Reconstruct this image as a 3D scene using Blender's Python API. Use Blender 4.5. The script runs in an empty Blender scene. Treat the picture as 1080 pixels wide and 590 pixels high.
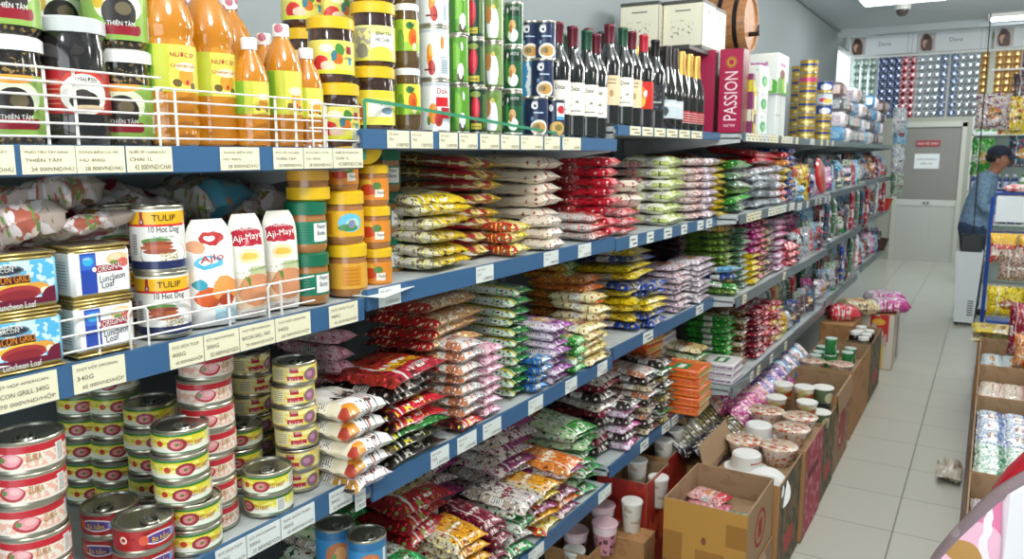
import bpy, math, random
from math import sin, cos, pi, radians, hypot, atan2, sqrt
from mathutils import Vector, Matrix, noise

RND = random.Random(11)
SC = bpy.context.scene
COL = SC.collection
for b in (bpy.data.objects, bpy.data.meshes, bpy.data.materials):
    pass

# ------------------------------------------------------------------ camera geometry
FPX, VPX, VPY, HCAM = 836.0, 1050.0, 163.0, 1.6
_fw = Vector(((VPX - 540) / FPX, (VPY - 295) / FPX, 1.0)).normalized()
_n = _fw.cross(Vector((1, 0, 0))).normalized()
if _n.y > 0:
    _n = -_n
_rt = _fw.cross(-_n)
if _rt.x < 0:
    _rt = -_rt


def ray(x, y):
    c = Vector(((x - 540) / FPX, (y - 295) / FPX, 1.0))
    return Vector((_rt.dot(c), _fw.dot(c), _n.dot(c)))


def atX(x, y, X):
    r = ray(x, y)
    t = X / r.x
    return Vector((X, r.y * t, HCAM + r.z * t))


def atZ(x, y, Z):
    r = ray(x, y)
    t = (Z - HCAM) / r.z
    return Vector((r.x * t, r.y * t, Z))


def atY(x, y, Y):
    r = ray(x, y)
    t = Y / r.y
    return Vector((r.x * t, Y, HCAM + r.z * t))


# ------------------------------------------------------------------ materials
def srgb(c):
    if isinstance(c, str):
        c = c.lstrip('#')
        c = tuple(int(c[i:i + 2], 16) / 255 for i in (0, 2, 4))
    return tuple(v / 12.92 if v <= 0.04045 else ((v + 0.055) / 1.055) ** 2.4 for v in c[:3]) + (1.0,)


class NT:
    def __init__(s, name):
        s.m = bpy.data.materials.new(name)
        s.m.use_nodes = True
        s.t = s.m.node_tree
        s.b = s.t.nodes['Principled BSDF']

    def n(s, typ, **kw):
        nd = s.t.nodes.new(typ)
        for k, v in kw.items():
            setattr(nd, k, v)
        return nd

    def put(s, sock, v):
        if hasattr(v, 'is_output') or isinstance(v, bpy.types.NodeSocket):
            s.t.links.new(v, sock)
        else:
            sock.default_value = v

    def math(s, op, a, b=0.0, c=0.0):
        nd = s.n('ShaderNodeMath', operation=op)
        s.put(nd.inputs[0], a)
        s.put(nd.inputs[1], b)
        if len(nd.inputs) > 2:
            s.put(nd.inputs[2], c)
        return nd.outputs[0]

    def vmath(s, op, a, b=(0, 0, 0), c=(0, 0, 0)):
        nd = s.n('ShaderNodeVectorMath', operation=op)
        s.put(nd.inputs[0], a)
        s.put(nd.inputs[1], b)
        if op == 'MULTIPLY_ADD':
            s.put(nd.inputs[2], c)
        return nd.outputs['Value'] if op in ('LENGTH', 'DOT_PRODUCT', 'DISTANCE') else nd.outputs[0]

    def mix(s, fac, a, b):
        nd = s.n('ShaderNodeMixRGB')
        s.put(nd.inputs[0], fac)
        s.put(nd.inputs[1], a)
        s.put(nd.inputs[2], b)
        return nd.outputs[0]


_MATS = {}


def art(name, base, layers=(), rough=.4, metal=0., coat=0., spec=.5, bump=0., bscale=30., trans=0., coord='UV', wob=0., alpha=1., sss=0., var=0.):
    """A procedural surface: a base colour with shapes laid over it in the surface's own UV space."""
    if name in _MATS:
        return _MATS[name]
    t = NT(name)
    b = t.b
    col = srgb(base)
    if layers or bump:
        tc = t.n('ShaderNodeTexCoord')
        uv = tc.outputs[coord]
    if layers:
        wuv = uv
        if wob:
            nz = t.n('ShaderNodeTexNoise')
            nz.inputs['Scale'].default_value = 5
            t.put(nz.inputs['Vector'], uv)
            wuv = t.vmath('MULTIPLY_ADD', nz.outputs['Color'], (wob, wob, 0), uv)
        wuv = t.vmath('MULTIPLY', wuv, (1, 1, 0)) if coord == 'UV' else wuv
        sp = t.n('ShaderNodeSeparateXYZ')
        t.put(sp.inputs[0], wuv)
        U, V = sp.outputs[0], sp.outputs[1]
        for L in layers:
            win = None
            if isinstance(L[-1], dict):
                win = L[-1]['win']
                L = L[:-1]
            k, c = L[0], srgb(L[1])
            a = L[2:]
            if k == 'R':
                m = t.math('MULTIPLY', t.math('COMPARE', U, (a[0] + a[2]) / 2, abs(a[2] - a[0]) / 2), t.math('COMPARE', V, (a[1] + a[3]) / 2, abs(a[3] - a[1]) / 2))
            elif k == 'E':
                m = t.math('LESS_THAN', t.vmath('LENGTH', t.vmath('MULTIPLY_ADD', wuv, (1 / a[2], 1 / a[3], 0), (-a[0] / a[2], -a[1] / a[3], 0))), 1.0)
            elif k == 'S':
                d = t.vmath('DOT_PRODUCT', wuv, (a[0][0], a[0][1], 0))
                m = t.math('LESS_THAN', t.math('FRACT', t.math('MULTIPLY_ADD', d, a[1], a[3] if len(a) > 3 else 0.)), a[2])
            elif k == 'B':
                nz = t.n('ShaderNodeTexNoise')
                nz.inputs['Scale'].default_value = a[0]
                nz.inputs['Detail'].default_value = 2
                if coord == 'UV':
                    sx, sy = (a[2], a[3]) if len(a) > 3 else (1, 1)
                    off = a[4] if len(a) > 4 else 0
                    t.put(nz.inputs['Vector'], t.vmath('MULTIPLY_ADD', uv, (sx, sy, 0), (off, off * .7, 0)))
                else:
                    t.put(nz.inputs['Vector'], uv)
                m = t.math('GREATER_THAN', nz.outputs['Fac'], a[1])
            elif k == 'T':
                st = t.math('LESS_THAN', t.math('FRACT', t.math('MULTIPLY', V, a[0])), a[1])
                nz = t.n('ShaderNodeTexNoise')
                nz.inputs['Scale'].default_value = 1
                nz.inputs['Detail'].default_value = 1
                t.put(nz.inputs['Vector'], t.vmath('MULTIPLY', uv, (a[0] * 2.2, a[0] * 1.1, 0)))
                m = t.math('MULTIPLY', st, t.math('GREATER_THAN', nz.outputs['Fac'], .47))
            elif k == 'D':
                vz = t.n('ShaderNodeTexVoronoi')
                vz.inputs['Scale'].default_value = a[0]
                if coord == 'UV':
                    sx, sy = (a[2], a[3]) if len(a) > 3 else (1, 1)
                    t.put(vz.inputs['Vector'], t.vmath('MULTIPLY', uv, (sx, sy, 0)))
                else:
                    t.put(vz.inputs['Vector'], uv)
                m = t.math('LESS_THAN', vz.outputs['Distance'], a[1])
            if win:
                m = t.math('MULTIPLY', m, t.math('MULTIPLY', t.math('COMPARE', U, (win[0] + win[2]) / 2, (win[2] - win[0]) / 2), t.math('COMPARE', V, (win[1] + win[3]) / 2, (win[3] - win[1]) / 2)))
            col = t.mix(m, col, c)
    if var:
        oi = t.n('ShaderNodeObjectInfo')
        hs = t.n('ShaderNodeHueSaturation')
        t.put(hs.inputs['Value'], t.math('MULTIPLY_ADD', oi.outputs['Random'], var, 1 - var / 2))
        t.put(hs.inputs['Color'], col)
        col = hs.outputs[0]
    t.put(b.inputs['Base Color'], col)
    b.inputs['Roughness'].default_value = rough
    b.inputs['Metallic'].default_value = metal
    b.inputs['Coat Weight'].default_value = coat
    b.inputs['Coat Roughness'].default_value = .08
    b.inputs['Specular IOR Level'].default_value = spec
    b.inputs['Transmission Weight'].default_value = trans
    b.inputs['Alpha'].default_value = alpha
    if sss:
        b.inputs['Subsurface Weight'].default_value = sss
        b.inputs['Subsurface Radius'].default_value = (.02, .01, .004)
    if bump:
        nz = t.n('ShaderNodeTexNoise')
        nz.inputs['Scale'].default_value = bscale
        t.put(nz.inputs['Vector'], tc.outputs['Object'])
        bp = t.n('ShaderNodeBump')
        bp.inputs['Strength'].default_value = bump
        bp.inputs['Distance'].default_value = .004
        t.put(bp.inputs['Height'], nz.outputs['Fac'])
        t.put(b.inputs['Normal'], bp.outputs[0])
    _MATS[name] = t.m
    return t.m


def emit(name, c, strength):
    if name in _MATS:
        return _MATS[name]
    t = NT(name)
    t.b.inputs['Base Color'].default_value = srgb(c)
    t.b.inputs['Emission Color'].default_value = srgb(c)
    t.b.inputs['Emission Strength'].default_value = strength
    _MATS[name] = t.m
    return t.m


# ------------------------------------------------------------------ mesh builder
_TXT = {}


def text_poly(s):
    if s in _TXT:
        return _TXT[s]
    cu = bpy.data.curves.new('t', 'FONT')
    cu.body = s
    cu.size = 1
    cu.resolution_u = 2
    cu.align_x = 'CENTER'
    ob = bpy.data.objects.new('t', cu)
    me = ob.to_mesh()
    vs = [(v.co.x, v.co.y) for v in me.vertices]
    fs = [tuple(p.vertices) for p in me.polygons]
    ob.to_mesh_clear()
    bpy.data.objects.remove(ob)
    bpy.data.curves.remove(cu)
    x0 = min(v[0] for v in vs); x1 = max(v[0] for v in vs)
    y0 = min(v[1] for v in vs); y1 = max(v[1] for v in vs)
    cx, cy = (x0 + x1) / 2, (y0 + y1) / 2
    r = ([((x - cx), (y - cy)) for x, y in vs], fs, x1 - x0, y1 - y0)
    _TXT[s] = r
    return r


class MB:
    def __init__(s):
        s.v, s.f, s.m, s.uv = [], [], [], []

    def add(s, vs, fs, mat=0, uvs=None, M=None):
        o = len(s.v)
        s.v += [tuple(M @ Vector(p)) for p in vs] if M is not None else [tuple(p) for p in vs]
        for i, f in enumerate(fs):
            s.f.append(tuple(o + k for k in f))
            s.m.append(mat[i] if isinstance(mat, (list, tuple)) else mat)
            s.uv.append(uvs[i] if uvs else [(0, 0)] * len(f))
        return s

    def lathe(s, prof, seg=28, mat=0, M=None, smats=None):
        """prof: (r, z) bottom to top; u = 0.5 faces +X"""
        vs, fs, uvs, ms = [], [], [], []
        z0 = min(p[1] for p in prof); z1 = max(p[1] for p in prof)
        rows = []
        for r, z in prof:
            if r < 1e-6:
                rows.append([len(vs)])
                vs.append((0, 0, z))
            else:
                rows.append(list(range(len(vs), len(vs) + seg)))
                vs += [(r * cos(2 * pi * (i / seg - .5)), r * sin(2 * pi * (i / seg - .5)), z) for i in range(seg)]
        for k in range(len(prof) - 1):
            a, b = rows[k], rows[k + 1]
            va = (prof[k][1] - z0) / max(z1 - z0, 1e-9)
            vb = (prof[k + 1][1] - z0) / max(z1 - z0, 1e-9)
            if len(a) == 1 and len(b) == 1:
                continue
            for i in range(seg):
                j = (i + 1) % seg
                ua, ub = i / seg, (i + 1) / seg
                if len(a) == 1:
                    fs.append((a[0], b[j], b[i])); uvs.append([(ua, va), (ub, vb), (ua, vb)])
                elif len(b) == 1:
                    fs.append((a[i], a[j], b[0])); uvs.append([(ua, va), (ub, va), (ua, vb)])
                else:
                    fs.append((a[i], a[j], b[j], b[i])); uvs.append([(ua, va), (ub, va), (ub, vb), (ua, vb)])
                ms.append(smats[k] if smats else mat)
        return s.add(vs, fs, ms, uvs, M)

    def box(s, x0, y0, z0, x1, y1, z1, mats=0, M=None, bev=0.):
        """mats: one index or (+X, -Y, top, +Y, -X, bottom)"""
        if not isinstance(mats, (list, tuple)):
            mats = [mats] * 6
        if bev > 0:
            b = min(bev, (x1 - x0) / 2.2, (y1 - y0) / 2.2, (z1 - z0) / 2.2)
            return s._bevbox(x0, y0, z0, x1, y1, z1, mats, M, b)
        vs = [(x0, y0, z0), (x1, y0, z0), (x1, y1, z0), (x0, y1, z0), (x0, y0, z1), (x1, y0, z1), (x1, y1, z1), (x0, y1, z1)]
        q = [(0, 0), (1, 0), (1, 1), (0, 1)]
        fs = [(1, 2, 6, 5), (0, 1, 5, 4), (5, 6, 7, 4), (2, 3, 7, 6), (3, 0, 4, 7), (3, 2, 1, 0)]
        return s.add(vs, fs, list(mats), [q] * 6, M)

    def _bevbox(s, x0, y0, z0, x1, y1, z1, mats, M, b):
        X, Y, Z = (x0, x1), (y0, y1), (z0, z1)
        vs, idx = [], {}
        for i in (0, 1):
            for j in (0, 1):
                for k in (0, 1):
                    p = [X[i], Y[j], Z[k]]
                    sg = [1 if i == 0 else -1, 1 if j == 0 else -1, 1 if k == 0 else -1]
                    for ax in range(3):
                        c = [p[a] + (sg[a] * b if a != ax else 0) for a in range(3)]
                        idx[(i, j, k, ax)] = len(vs)
                        vs.append(tuple(c))
        q = [(0, 0), (1, 0), (1, 1), (0, 1)]
        I = lambda i, j, k, a: idx[(i, j, k, a)]
        fs = [(I(1, 0, 0, 0), I(1, 1, 0, 0), I(1, 1, 1, 0), I(1, 0, 1, 0)), (I(0, 0, 0, 1), I(1, 0, 0, 1), I(1, 0, 1, 1), I(0, 0, 1, 1)),
              (I(1, 0, 1, 2), I(1, 1, 1, 2), I(0, 1, 1, 2), I(0, 0, 1, 2)), (I(1, 1, 0, 1), I(0, 1, 0, 1), I(0, 1, 1, 1), I(1, 1, 1, 1)),
              (I(0, 1, 0, 0), I(0, 0, 0, 0), I(0, 0, 1, 0), I(0, 1, 1, 0)), (I(0, 1, 0, 2), I(1, 1, 0, 2), I(1, 0, 0, 2), I(0, 0, 0, 2))]
        ms = list(mats); uvs = [q] * 6
        cen = Vector(((x0 + x1) / 2, (y0 + y1) / 2, (z0 + z1) / 2))
        ex = []
        for i in (0, 1):
            for j in (0, 1):
                ex.append((I(i, j, 0, 0), I(i, j, 1, 0), I(i, j, 1, 1), I(i, j, 0, 1)))
                ex.append((I(i, 0, j, 0), I(i, 1, j, 0), I(i, 1, j, 2), I(i, 0, j, 2)))
                ex.append((I(0, i, j, 1), I(1, i, j, 1), I(1, i, j, 2), I(0, i, j, 2)))
                for k in (0, 1):
                    ex.append((I(i, j, k, 0), I(i, j, k, 1), I(i, j, k, 2)))
        for f in ex:
            P = [Vector(vs[a]) for a in f]
            nn = (P[1] - P[0]).cross(P[2] - P[0])
            c = sum(P, Vector()) / len(P)
            if nn.dot(c - cen) < 0:
                f = tuple(reversed(f))
            fs.append(f); ms.append(mats[2]); uvs.append([(.02, .98)] * len(f))
        return s.add(vs, fs, ms, uvs, M)

    def tube(s, pts, r, seg=6, mat=0, M=None, close=False):
        pts = [Vector(p) for p in pts]
        n = len(pts)
        vs, fs = [], []
        up = Vector((0, 0, 1))
        for i, p in enumerate(pts):
            a = pts[(i - 1) % n] if (close or i > 0) else p
            c = pts[(i + 1) % n] if (close or i < n - 1) else p
            d = (c - a)
            d = d.normalized() if d.length > 1e-9 else Vector((0, 0, 1))
            u = d.cross(up)
            if u.length < .05:
                u = d.cross(Vector((1, 0, 0)))
            u.normalize()
            w = u.cross(d).normalized()
            rr = r[i] if isinstance(r, (list, tuple)) else r
            vs += [tuple(p + u * rr * cos(2 * pi * k / seg) + w * rr * sin(2 * pi * k / seg)) for k in range(seg)]
        for i in range(n if close else n - 1):
            for k in range(seg):
                a, b = i * seg + k, i * seg + (k + 1) % seg
                c, d = ((i + 1) % n) * seg + (k + 1) % seg, ((i + 1) % n) * seg + k
                fs.append((a, b, c, d))
        if not close:
            fs.append(tuple(range(seg - 1, -1, -1)))
            fs.append(tuple(range((n - 1) * seg, n * seg)))
        return s.add(vs, fs, mat, None, M)

    def grid(s, fn, nu, nv, mat=0, M=None, flip=False, uvf=None):
        """fn(u, v) -> point, u, v in 0..1"""
        vs = [tuple(fn(i / nu, j / nv)) for j in range(nv + 1) for i in range(nu + 1)]
        fs, uvs = [], []
        g = uvf or (lambda u, v: (u, v))
        for j in range(nv):
            for i in range(nu):
                a = j * (nu + 1) + i
                f = (a, a + 1, a + nu + 2, a + nu + 1)
                w = [g(i / nu, j / nv), g((i + 1) / nu, j / nv), g((i + 1) / nu, (j + 1) / nv), g(i / nu, (j + 1) / nv)]
                if flip:
                    f = f[::-1]; w = w[::-1]
                fs.append(f); uvs.append(w)
        return s.add(vs, fs, mat, uvs, M)

    def text(s, txt, w, h, place, mat=0):
        """txt fitted in w x h; place(x, y) -> point"""
        vs, fs, tw, th = text_poly(txt)
        k = min(w / tw, h / th) if h else w / tw
        kx = w / tw if w else k
        ky = h / th if h else kx
        if kx > 1.6 * ky:
            kx = 1.6 * ky
        return s.add([tuple(place(x * kx, y * ky)) for x, y in vs], fs, mat)

    def ctext(s, txt, w, h, r, th, z, mat=0):
        return s.text(txt, w, h, lambda x, y: (r * cos(th + x / r), r * sin(th + x / r), z + y), mat)

    def ftext(s, txt, w, h, o, ux, uy, mat=0):
        o, ux, uy = Vector(o), Vector(ux), Vector(uy)
        return s.text(txt, w, h, lambda x, y: o + ux * x + uy * y, mat)

    def mesh(s, name, mats, ang=40, smooth=True):
        me = bpy.data.meshes.new(name)
        me.from_pydata(s.v, [], s.f)
        for m in (mats if isinstance(mats, (list, tuple)) else [mats]):
            me.materials.append(m)
        me.polygons.foreach_set('material_index', s.m)
        ul = me.uv_layers.new(name='UVMap')
        flat = []
        for w in s.uv:
            for a in w:
                flat += [a[0], a[1]]
        ul.data.foreach_set('uv', flat)
        me.polygons.foreach_set('use_smooth', [smooth] * len(me.polygons))
        me.update()
        if smooth:
            try:
                me.set_sharp_from_angle(angle=radians(ang))
            except Exception:
                pass
        return me


# ------------------------------------------------------------------ objects
_LABELS = {}


def tag(o, label=None, cat=None, group=None, kind=None):
    if label:
        label = ' '.join(label.split())
        if not group or True:
            _LABELS.setdefault(label, []).append(o.name)
        o['label'] = label
    if cat:
        o['category'] = cat
    if group:
        o['group'] = group
    if kind:
        o['kind'] = kind
    return o


def obj(name, me, parent=None, label=None, loc=None, rot=None):
    o = bpy.data.objects.new(name, me)
    COL.objects.link(o)
    if parent:
        o.parent = parent
    if loc is not None:
        o.location = loc
    if rot is not None:
        o.rotation_euler = rot
    if label:
        o['label'] = label
    return o


def struct(name, me):
    o = obj(name, me)
    o['kind'] = 'structure'
    return o


class Rec:
    """what one kind of thing is made of: a root mesh and/or parts (name, mesh, label, sub-parts)"""
    def __init__(s, name, cat, root=None, parts=(), r=0., h=0.):
        s.name, s.cat, s.root, s.parts, s.r, s.h = name, cat, root, parts, r, h


def place(rec, loc, label, rz=0., group=None, rot=None, scale=None):
    o = bpy.data.objects.new(rec.name, rec.root)
    COL.objects.link(o)
    o.location = loc
    o.rotation_euler = rot if rot is not None else (0, 0, rz)
    if scale is not None:
        o.scale = scale if isinstance(scale, (tuple, list)) else (scale,) * 3
    tag(o, label, rec.cat, group)
    for p in rec.parts:
        c = bpy.data.objects.new(p[0], p[1])
        COL.objects.link(c)
        c.parent = o
        if len(p) > 2 and p[2]:
            c['label'] = p[2]
        for q in (p[3] if len(p) > 3 else ()):
            d = bpy.data.objects.new(q[0], q[1])
            COL.objects.link(d)
            d.parent = c
            if len(q) > 2 and q[2]:
                d['label'] = q[2]
    return o


_ORD = ['', 'second', 'third', 'fourth', 'fifth', 'sixth', 'seventh', 'eighth', 'ninth', 'tenth', 'eleventh', 'twelfth', 'thirteenth', 'fourteenth']


def nth(i, n, a='lowest', b='topmost', frm='from the bottom'):
    """i counted from the bottom"""
    if n == 1:
        return 'single'
    if i == 0:
        return a
    if i == n - 1:
        return b
    if i >= n / 2:
        return _ORD[n - 1 - i] + ' from the top'
    return _ORD[i] + ' ' + frm


def check_labels():
    for k, v in _LABELS.items():
        if len(v) > 1:
            print('DUP', k, v[:4])
        if len(k.split()) > 16:
            print('LONG', k)
# ------------------------------------------------------------------ camera
cd = bpy.data.cameras.new('camera')
cam = bpy.data.objects.new('camera', cd)
COL.objects.link(cam)
cd.sensor_width = 36
cd.lens = FPX / 1080 * 36
cd.dof.use_dof = True
cd.dof.focus_distance = 1.35
cd.dof.aperture_fstop = 9
cd.clip_start = .02
cd.clip_end = 100
_c = lambda v: Vector((_rt.dot(v), _fw.dot(v), _n.dot(v)))
X_, Y_, Z_ = _c(Vector((1, 0, 0))), _c(Vector((0, -1, 0))), _c(Vector((0, 0, -1)))
cam.matrix_world = Matrix(((X_.x, Y_.x, Z_.x, 0), (X_.y, Y_.y, Z_.y, 0), (X_.z, Y_.z, Z_.z, HCAM), (0, 0, 0, 1)))
SC.camera = cam
SC.view_settings.view_transform = 'Standard'
SC.view_settings.look = 'None'
SC.view_settings.gamma = 1
SC.view_settings.use_curve_mapping = False
SC.view_settings.exposure = -0.68
SC.cycles.use_denoising = True
SC.cycles.max_bounces = 6

# ------------------------------------------------------------------ room
def floor_mat():
    t = NT('floor_tiles')
    tc = t.n('ShaderNodeTexCoord')
    sp = t.n('ShaderNodeSeparateXYZ')
    t.put(sp.inputs[0], tc.outputs['Object'])
    fx = t.math('FRACT', t.math('MULTIPLY_ADD', sp.outputs[0], 2.5, .63))
    fy = t.math('FRACT', t.math('MULTIPLY_ADD', sp.outputs[1], 2.5, .065))
    g = t.math('MAXIMUM', t.math('LESS_THAN', fx, .016), t.math('LESS_THAN', fy, .012))
    cell = t.n('ShaderNodeTexWhiteNoise')
    t.put(cell.inputs['Vector'], t.vmath('FLOOR', t.vmath('MULTIPLY_ADD', tc.outputs['Object'], (2.5, 2.5, 0), (.63, .065, 0))))
    nz = t.n('ShaderNodeTexNoise')
    nz.inputs['Scale'].default_value = 3
    nz.inputs['Detail'].default_value = 5
    t.put(nz.inputs['Vector'], tc.outputs['Object'])
    v = t.math('MULTIPLY_ADD', cell.outputs['Value'], .06, t.math('MULTIPLY', nz.outputs['Fac'], .12))
    col = t.mix(v, srgb('BDBCB0'), srgb('9A988C'))
    col = t.mix(g, col, srgb('777468'))
    t.put(t.b.inputs['Base Color'], col)
    t.put(t.b.inputs['Roughness'], t.math('MULTIPLY_ADD', g, .4, .22))
    bp = t.n('ShaderNodeBump')
    bp.inputs['Strength'].default_value = .4
    bp.inputs['Distance'].default_value = .002
    t.put(bp.inputs['Height'], t.math('SUBTRACT', 1, g))
    t.put(t.b.inputs['Normal'], bp.outputs[0])
    return t.m


WALLM = art('wall_paint', '98A1A3', rough=.75, bump=.08, bscale=60)
CEILM = art('ceiling_paint', 'C6CFD3', rough=.8, bump=.05)
WHITEM = art('white_metal', 'E4E6E2', rough=.4)
GREYM = art('grey_metal', '8E959A', rough=.4, metal=.4)
mb = MB(); mb.box(-1.5, -2.6, -.1, 3.2, 13.5, 0)
struct('floor', mb.mesh('floor', floor_mat(), smooth=False))
mb = MB(); mb.box(-1.6, -2.6, 0, -1.5, 9.1, 2.87); mb.box(-1.6, 9.1, 0, -1.5, 13.5, 1.9); mb.box(-1.6, 9.1, 2.75, -1.5, 13.5, 3.3)
mb.box(-1.6, 12.3, 1.9, -1.5, 13.5, 2.75)
struct('wall_left', mb.mesh('wall_left', WALLM, smooth=False))
mb = MB(); mb.box(-1.6, -2.6, 2.87, 3.3, 9.1, 2.95); mb.box(-1.6, 9.04, 2.95, 3.3, 9.1, 3.3); mb.box(-1.6, 9.1, 3.3, 3.3, 13.5, 3.4)
struct('ceiling', mb.mesh('ceiling', CEILM, smooth=False))
mb = MB(); mb.box(3.2, -2.6, 0, 3.3, 13.5, 3.3)
struct('wall_right', mb.mesh('wall_right', WALLM, smooth=False))
mb = MB(); mb.box(-1.5, 13.4, 0, -1.24, 13.5, 3.3); mb.box(-.44, 13.4, 0, 3.2, 13.5, 3.3); mb.box(-1.24, 13.4, 2.02, -.44, 13.5, 3.3)
struct('wall_back', mb.mesh('wall_back', art('back_wall_paint', 'A9A89A', rough=.7), smooth=False))
mb = MB(); mb.box(-1.6, -2.7, 0, -1.2, -2.6, 2.87); mb.box(2.9, -2.7, 0, 3.3, -2.6, 2.87); mb.box(-1.2, -2.7, 2.5, 2.9, -2.6, 2.87)
struct('wall_front', mb.mesh('wall_front', WALLM, smooth=False))
# ceiling / wall angle bead
mb = MB(); mb.box(-1.5, -2.6, 2.845, -1.47, 9.1, 2.87)
struct('trim_1', mb.mesh('trim', art('trim_paint', '8A9296', rough=.6), smooth=False))
mb = MB(); mb.box(-1.6, 9.0, 2.80, 3.2, 9.06, 2.87)
struct('trim_2', mb.mesh('trim', art('trim_pale', 'B4BCC0', rough=.6), smooth=False))
# bright window in the left wall near the back
w = obj('window_1', None); w['kind'] = 'structure'; w.location = (-1.55, 10.7, 1.9)
mb = MB()
for a in ((9.1, 9.16), (10.66, 10.72), (12.24, 12.3)):
    mb.box(-.03, a[0] - 10.7, 0, .03, a[1] - 10.7, .85)
mb.box(-.03, -1.6, 0, .03, 1.6, .05); mb.box(-.03, -1.6, .8, .03, 1.6, .85)
obj('window_frame', mb.mesh('window_frame', WHITEM, smooth=False), w)
mb = MB(); mb.box(-.006, -1.58, .03, .0, 1.58, .82)
obj('window_pane', mb.mesh('window_pane', art('window_glass', 'F4FAFA', rough=.0, alpha=.12), smooth=False), w)
# door at the end of the aisle
d = obj('door_1', None); d['kind'] = 'structure'; d.location = (-.84, 13.42, 0)
mb = MB(); mb.box(-.4, -.02, .91, .4, .02, 2.0, bev=.004)
mb.box(-.4, -.025, .84, .4, .02, .93, 1)
obj('door_panel', mb.mesh('door_panel', [art('door_taupe', '8F8A84', rough=.5), art('door_band', 'CFCFC8', rough=.4)], smooth=False), d)
mb = MB()
n = 10
for i in range(n):
    mb.box(-.4 + i * .08, -.02 + .006 * (i % 2), 0, -.4 + i * .08 + .08, .012, .84)
obj('kick_panel', mb.mesh('kick_panel', art('door_steel', 'C6C6BE', rough=.45, metal=.2), smooth=False), d)
mb = MB()
for x in (-.0, .05):
    mb.lathe([(0, 0), (.014, 0), (.014, .03), (0, .03)], 12, 0, Matrix.Translation((x - .02, -.02, .885)) @ Matrix.Rotation(pi / 2, 4, 'X'))
obj('door_handle', mb.mesh('door_handle', art('dark_knob', '3A3A3A', rough=.3, metal=.6)), d)
mb = MB(); mb.box(-.46, -.04, 0, -.40, .03, 2.06); mb.box(.4, -.04, 0, .46, .03, 2.06); mb.box(-.46, -.04, 2.0, .46, .03, 2.08)
obj('door_frame', mb.mesh('door_frame', art('door_frame', 'C9C8BC', rough=.5), smooth=False), d)
# signs on the door
mb = MB(); mb.box(-.16, -.006, -.045, .16, 0, .045)
mb.ftext('KHU VỆ SINH', .27, .05, (0, -.0075, 0), (1, 0, 0), (0, 0, 1), 1)
tag(obj('door_sign', mb.mesh('door_sign', [art('sign_red', 'A83A40', rough=.5), art('sign_white', 'F0EEEA', rough=.5)], smooth=False), loc=(-.87, 13.398, 1.76)), 'small red sign with white letters high on the back door', 'sign')
mb = MB(); mb.box(-.165, -.004, -.11, .165, 0, .11)
mb.ftext('KHÔNG PHẬN SỰ', .27, .035, (0, -.0055, .03), (1, 0, 0), (0, 0, 1), 1)
mb.ftext('MIỄN VÀO', .16, .035, (0, -.0055, -.03), (1, 0, 0), (0, 0, 1), 1)
tag(obj('paper_notice', mb.mesh('paper_notice', [art('paper_white', 'EDF0EE', rough=.6), art('ink_dark', '3C4046', rough=.6)], smooth=False), loc=(-.87, 13.398, 1.5)), 'white paper notice taped to the back door below the red sign', 'notice')


# ------------------------------------------------------------------ lights
def area(name, loc, rot, sx, sy, power, col=(1, 1, 1)):
    L = bpy.data.lights.new(name, 'AREA')
    L.shape = 'RECTANGLE'; L.size = sx; L.size_y = sy; L.energy = power; L.color = col
    o = bpy.data.objects.new(name, L); COL.objects.link(o)
    o.location = loc; o.rotation_euler = rot
    return o


def panel(x, y, label, a=.32, b=.32):
    o = obj('ceiling_light', None, loc=(x, y, 2.87))
    tag(o, label, 'light', 'ceiling lights')
    mb = MB(); mb.box(-a, -b, -.035, a, b, 0, bev=.004)
    obj('housing', mb.mesh('housing', WHITEM, smooth=False), o)
    mb = MB(); mb.box(-a + .02, -b + .02, -.04, a - .02, b - .02, -.036)
    obj('diffuser', mb.mesh('diffuser', emit('lamp_glow', 'F4FAFF', 9), smooth=False), o)


panel(-.74, 7.2, 'bright ceiling light panel beside the white dome camera')
panel(.14, 8.82, 'bright ceiling light panel above the right end of hair banners', .3, .13)
CW = (1.0, .985, .95)
def tube(x, y, p):
    L = bpy.data.lights.new('tube_light', 'POINT')
    L.energy = p; L.color = CW; L.shadow_soft_size = .16
    o = bpy.data.objects.new('tube_light', L); COL.objects.link(o)
    o.location = (x, y, 2.55)


for x, y, p in ((-.1, -.9, 56), (-.15, .6, 74), (-.15, 2.2, 62), (-.15, 3.8, 56), (-.15, 5.4, 50), (.3, 7.0, 40), (2.1, 2.5, 30), (2.1, 6, 34)):
    tube(x, y, p)
area('shopfront_daylight', (.9, -2.55, 1.5), (radians(90), 0, 0), 3.6, 2.0, 16, (.97, .99, 1))
area('back_bay_daylight', (.4, 11.5, 3.25), (0, 0, 0), 2.4, 2.5, 150, (.9, .97, 1))
wd = bpy.data.worlds.new('world'); SC.world = wd
wd.use_nodes = True
bg = wd.node_tree.nodes['Background']
bg.inputs[0].default_value = (.86, .95, 1, 1)
bg.inputs[1].default_value = 4.0

# ceiling dome camera
o = obj('dome_camera', None, loc=(-.78, 7.75, 2.87))
tag(o, 'small white dome camera hanging from the ceiling', 'camera')
mb = MB(); mb.lathe([(0, -.05), (.06, -.05), (.065, -.03), (.07, 0), (0, 0)], 20)
obj('housing', mb.mesh('dome_housing', WHITEM), o)
mb = MB(); mb.lathe([(0, -.105), (.025, -.1), (.045, -.08), (.05, -.05), (0, -.05)], 20)
obj('lens_dome', mb.mesh('lens_dome', art('dome_dark', '4A4640', rough=.15)), o)

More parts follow.
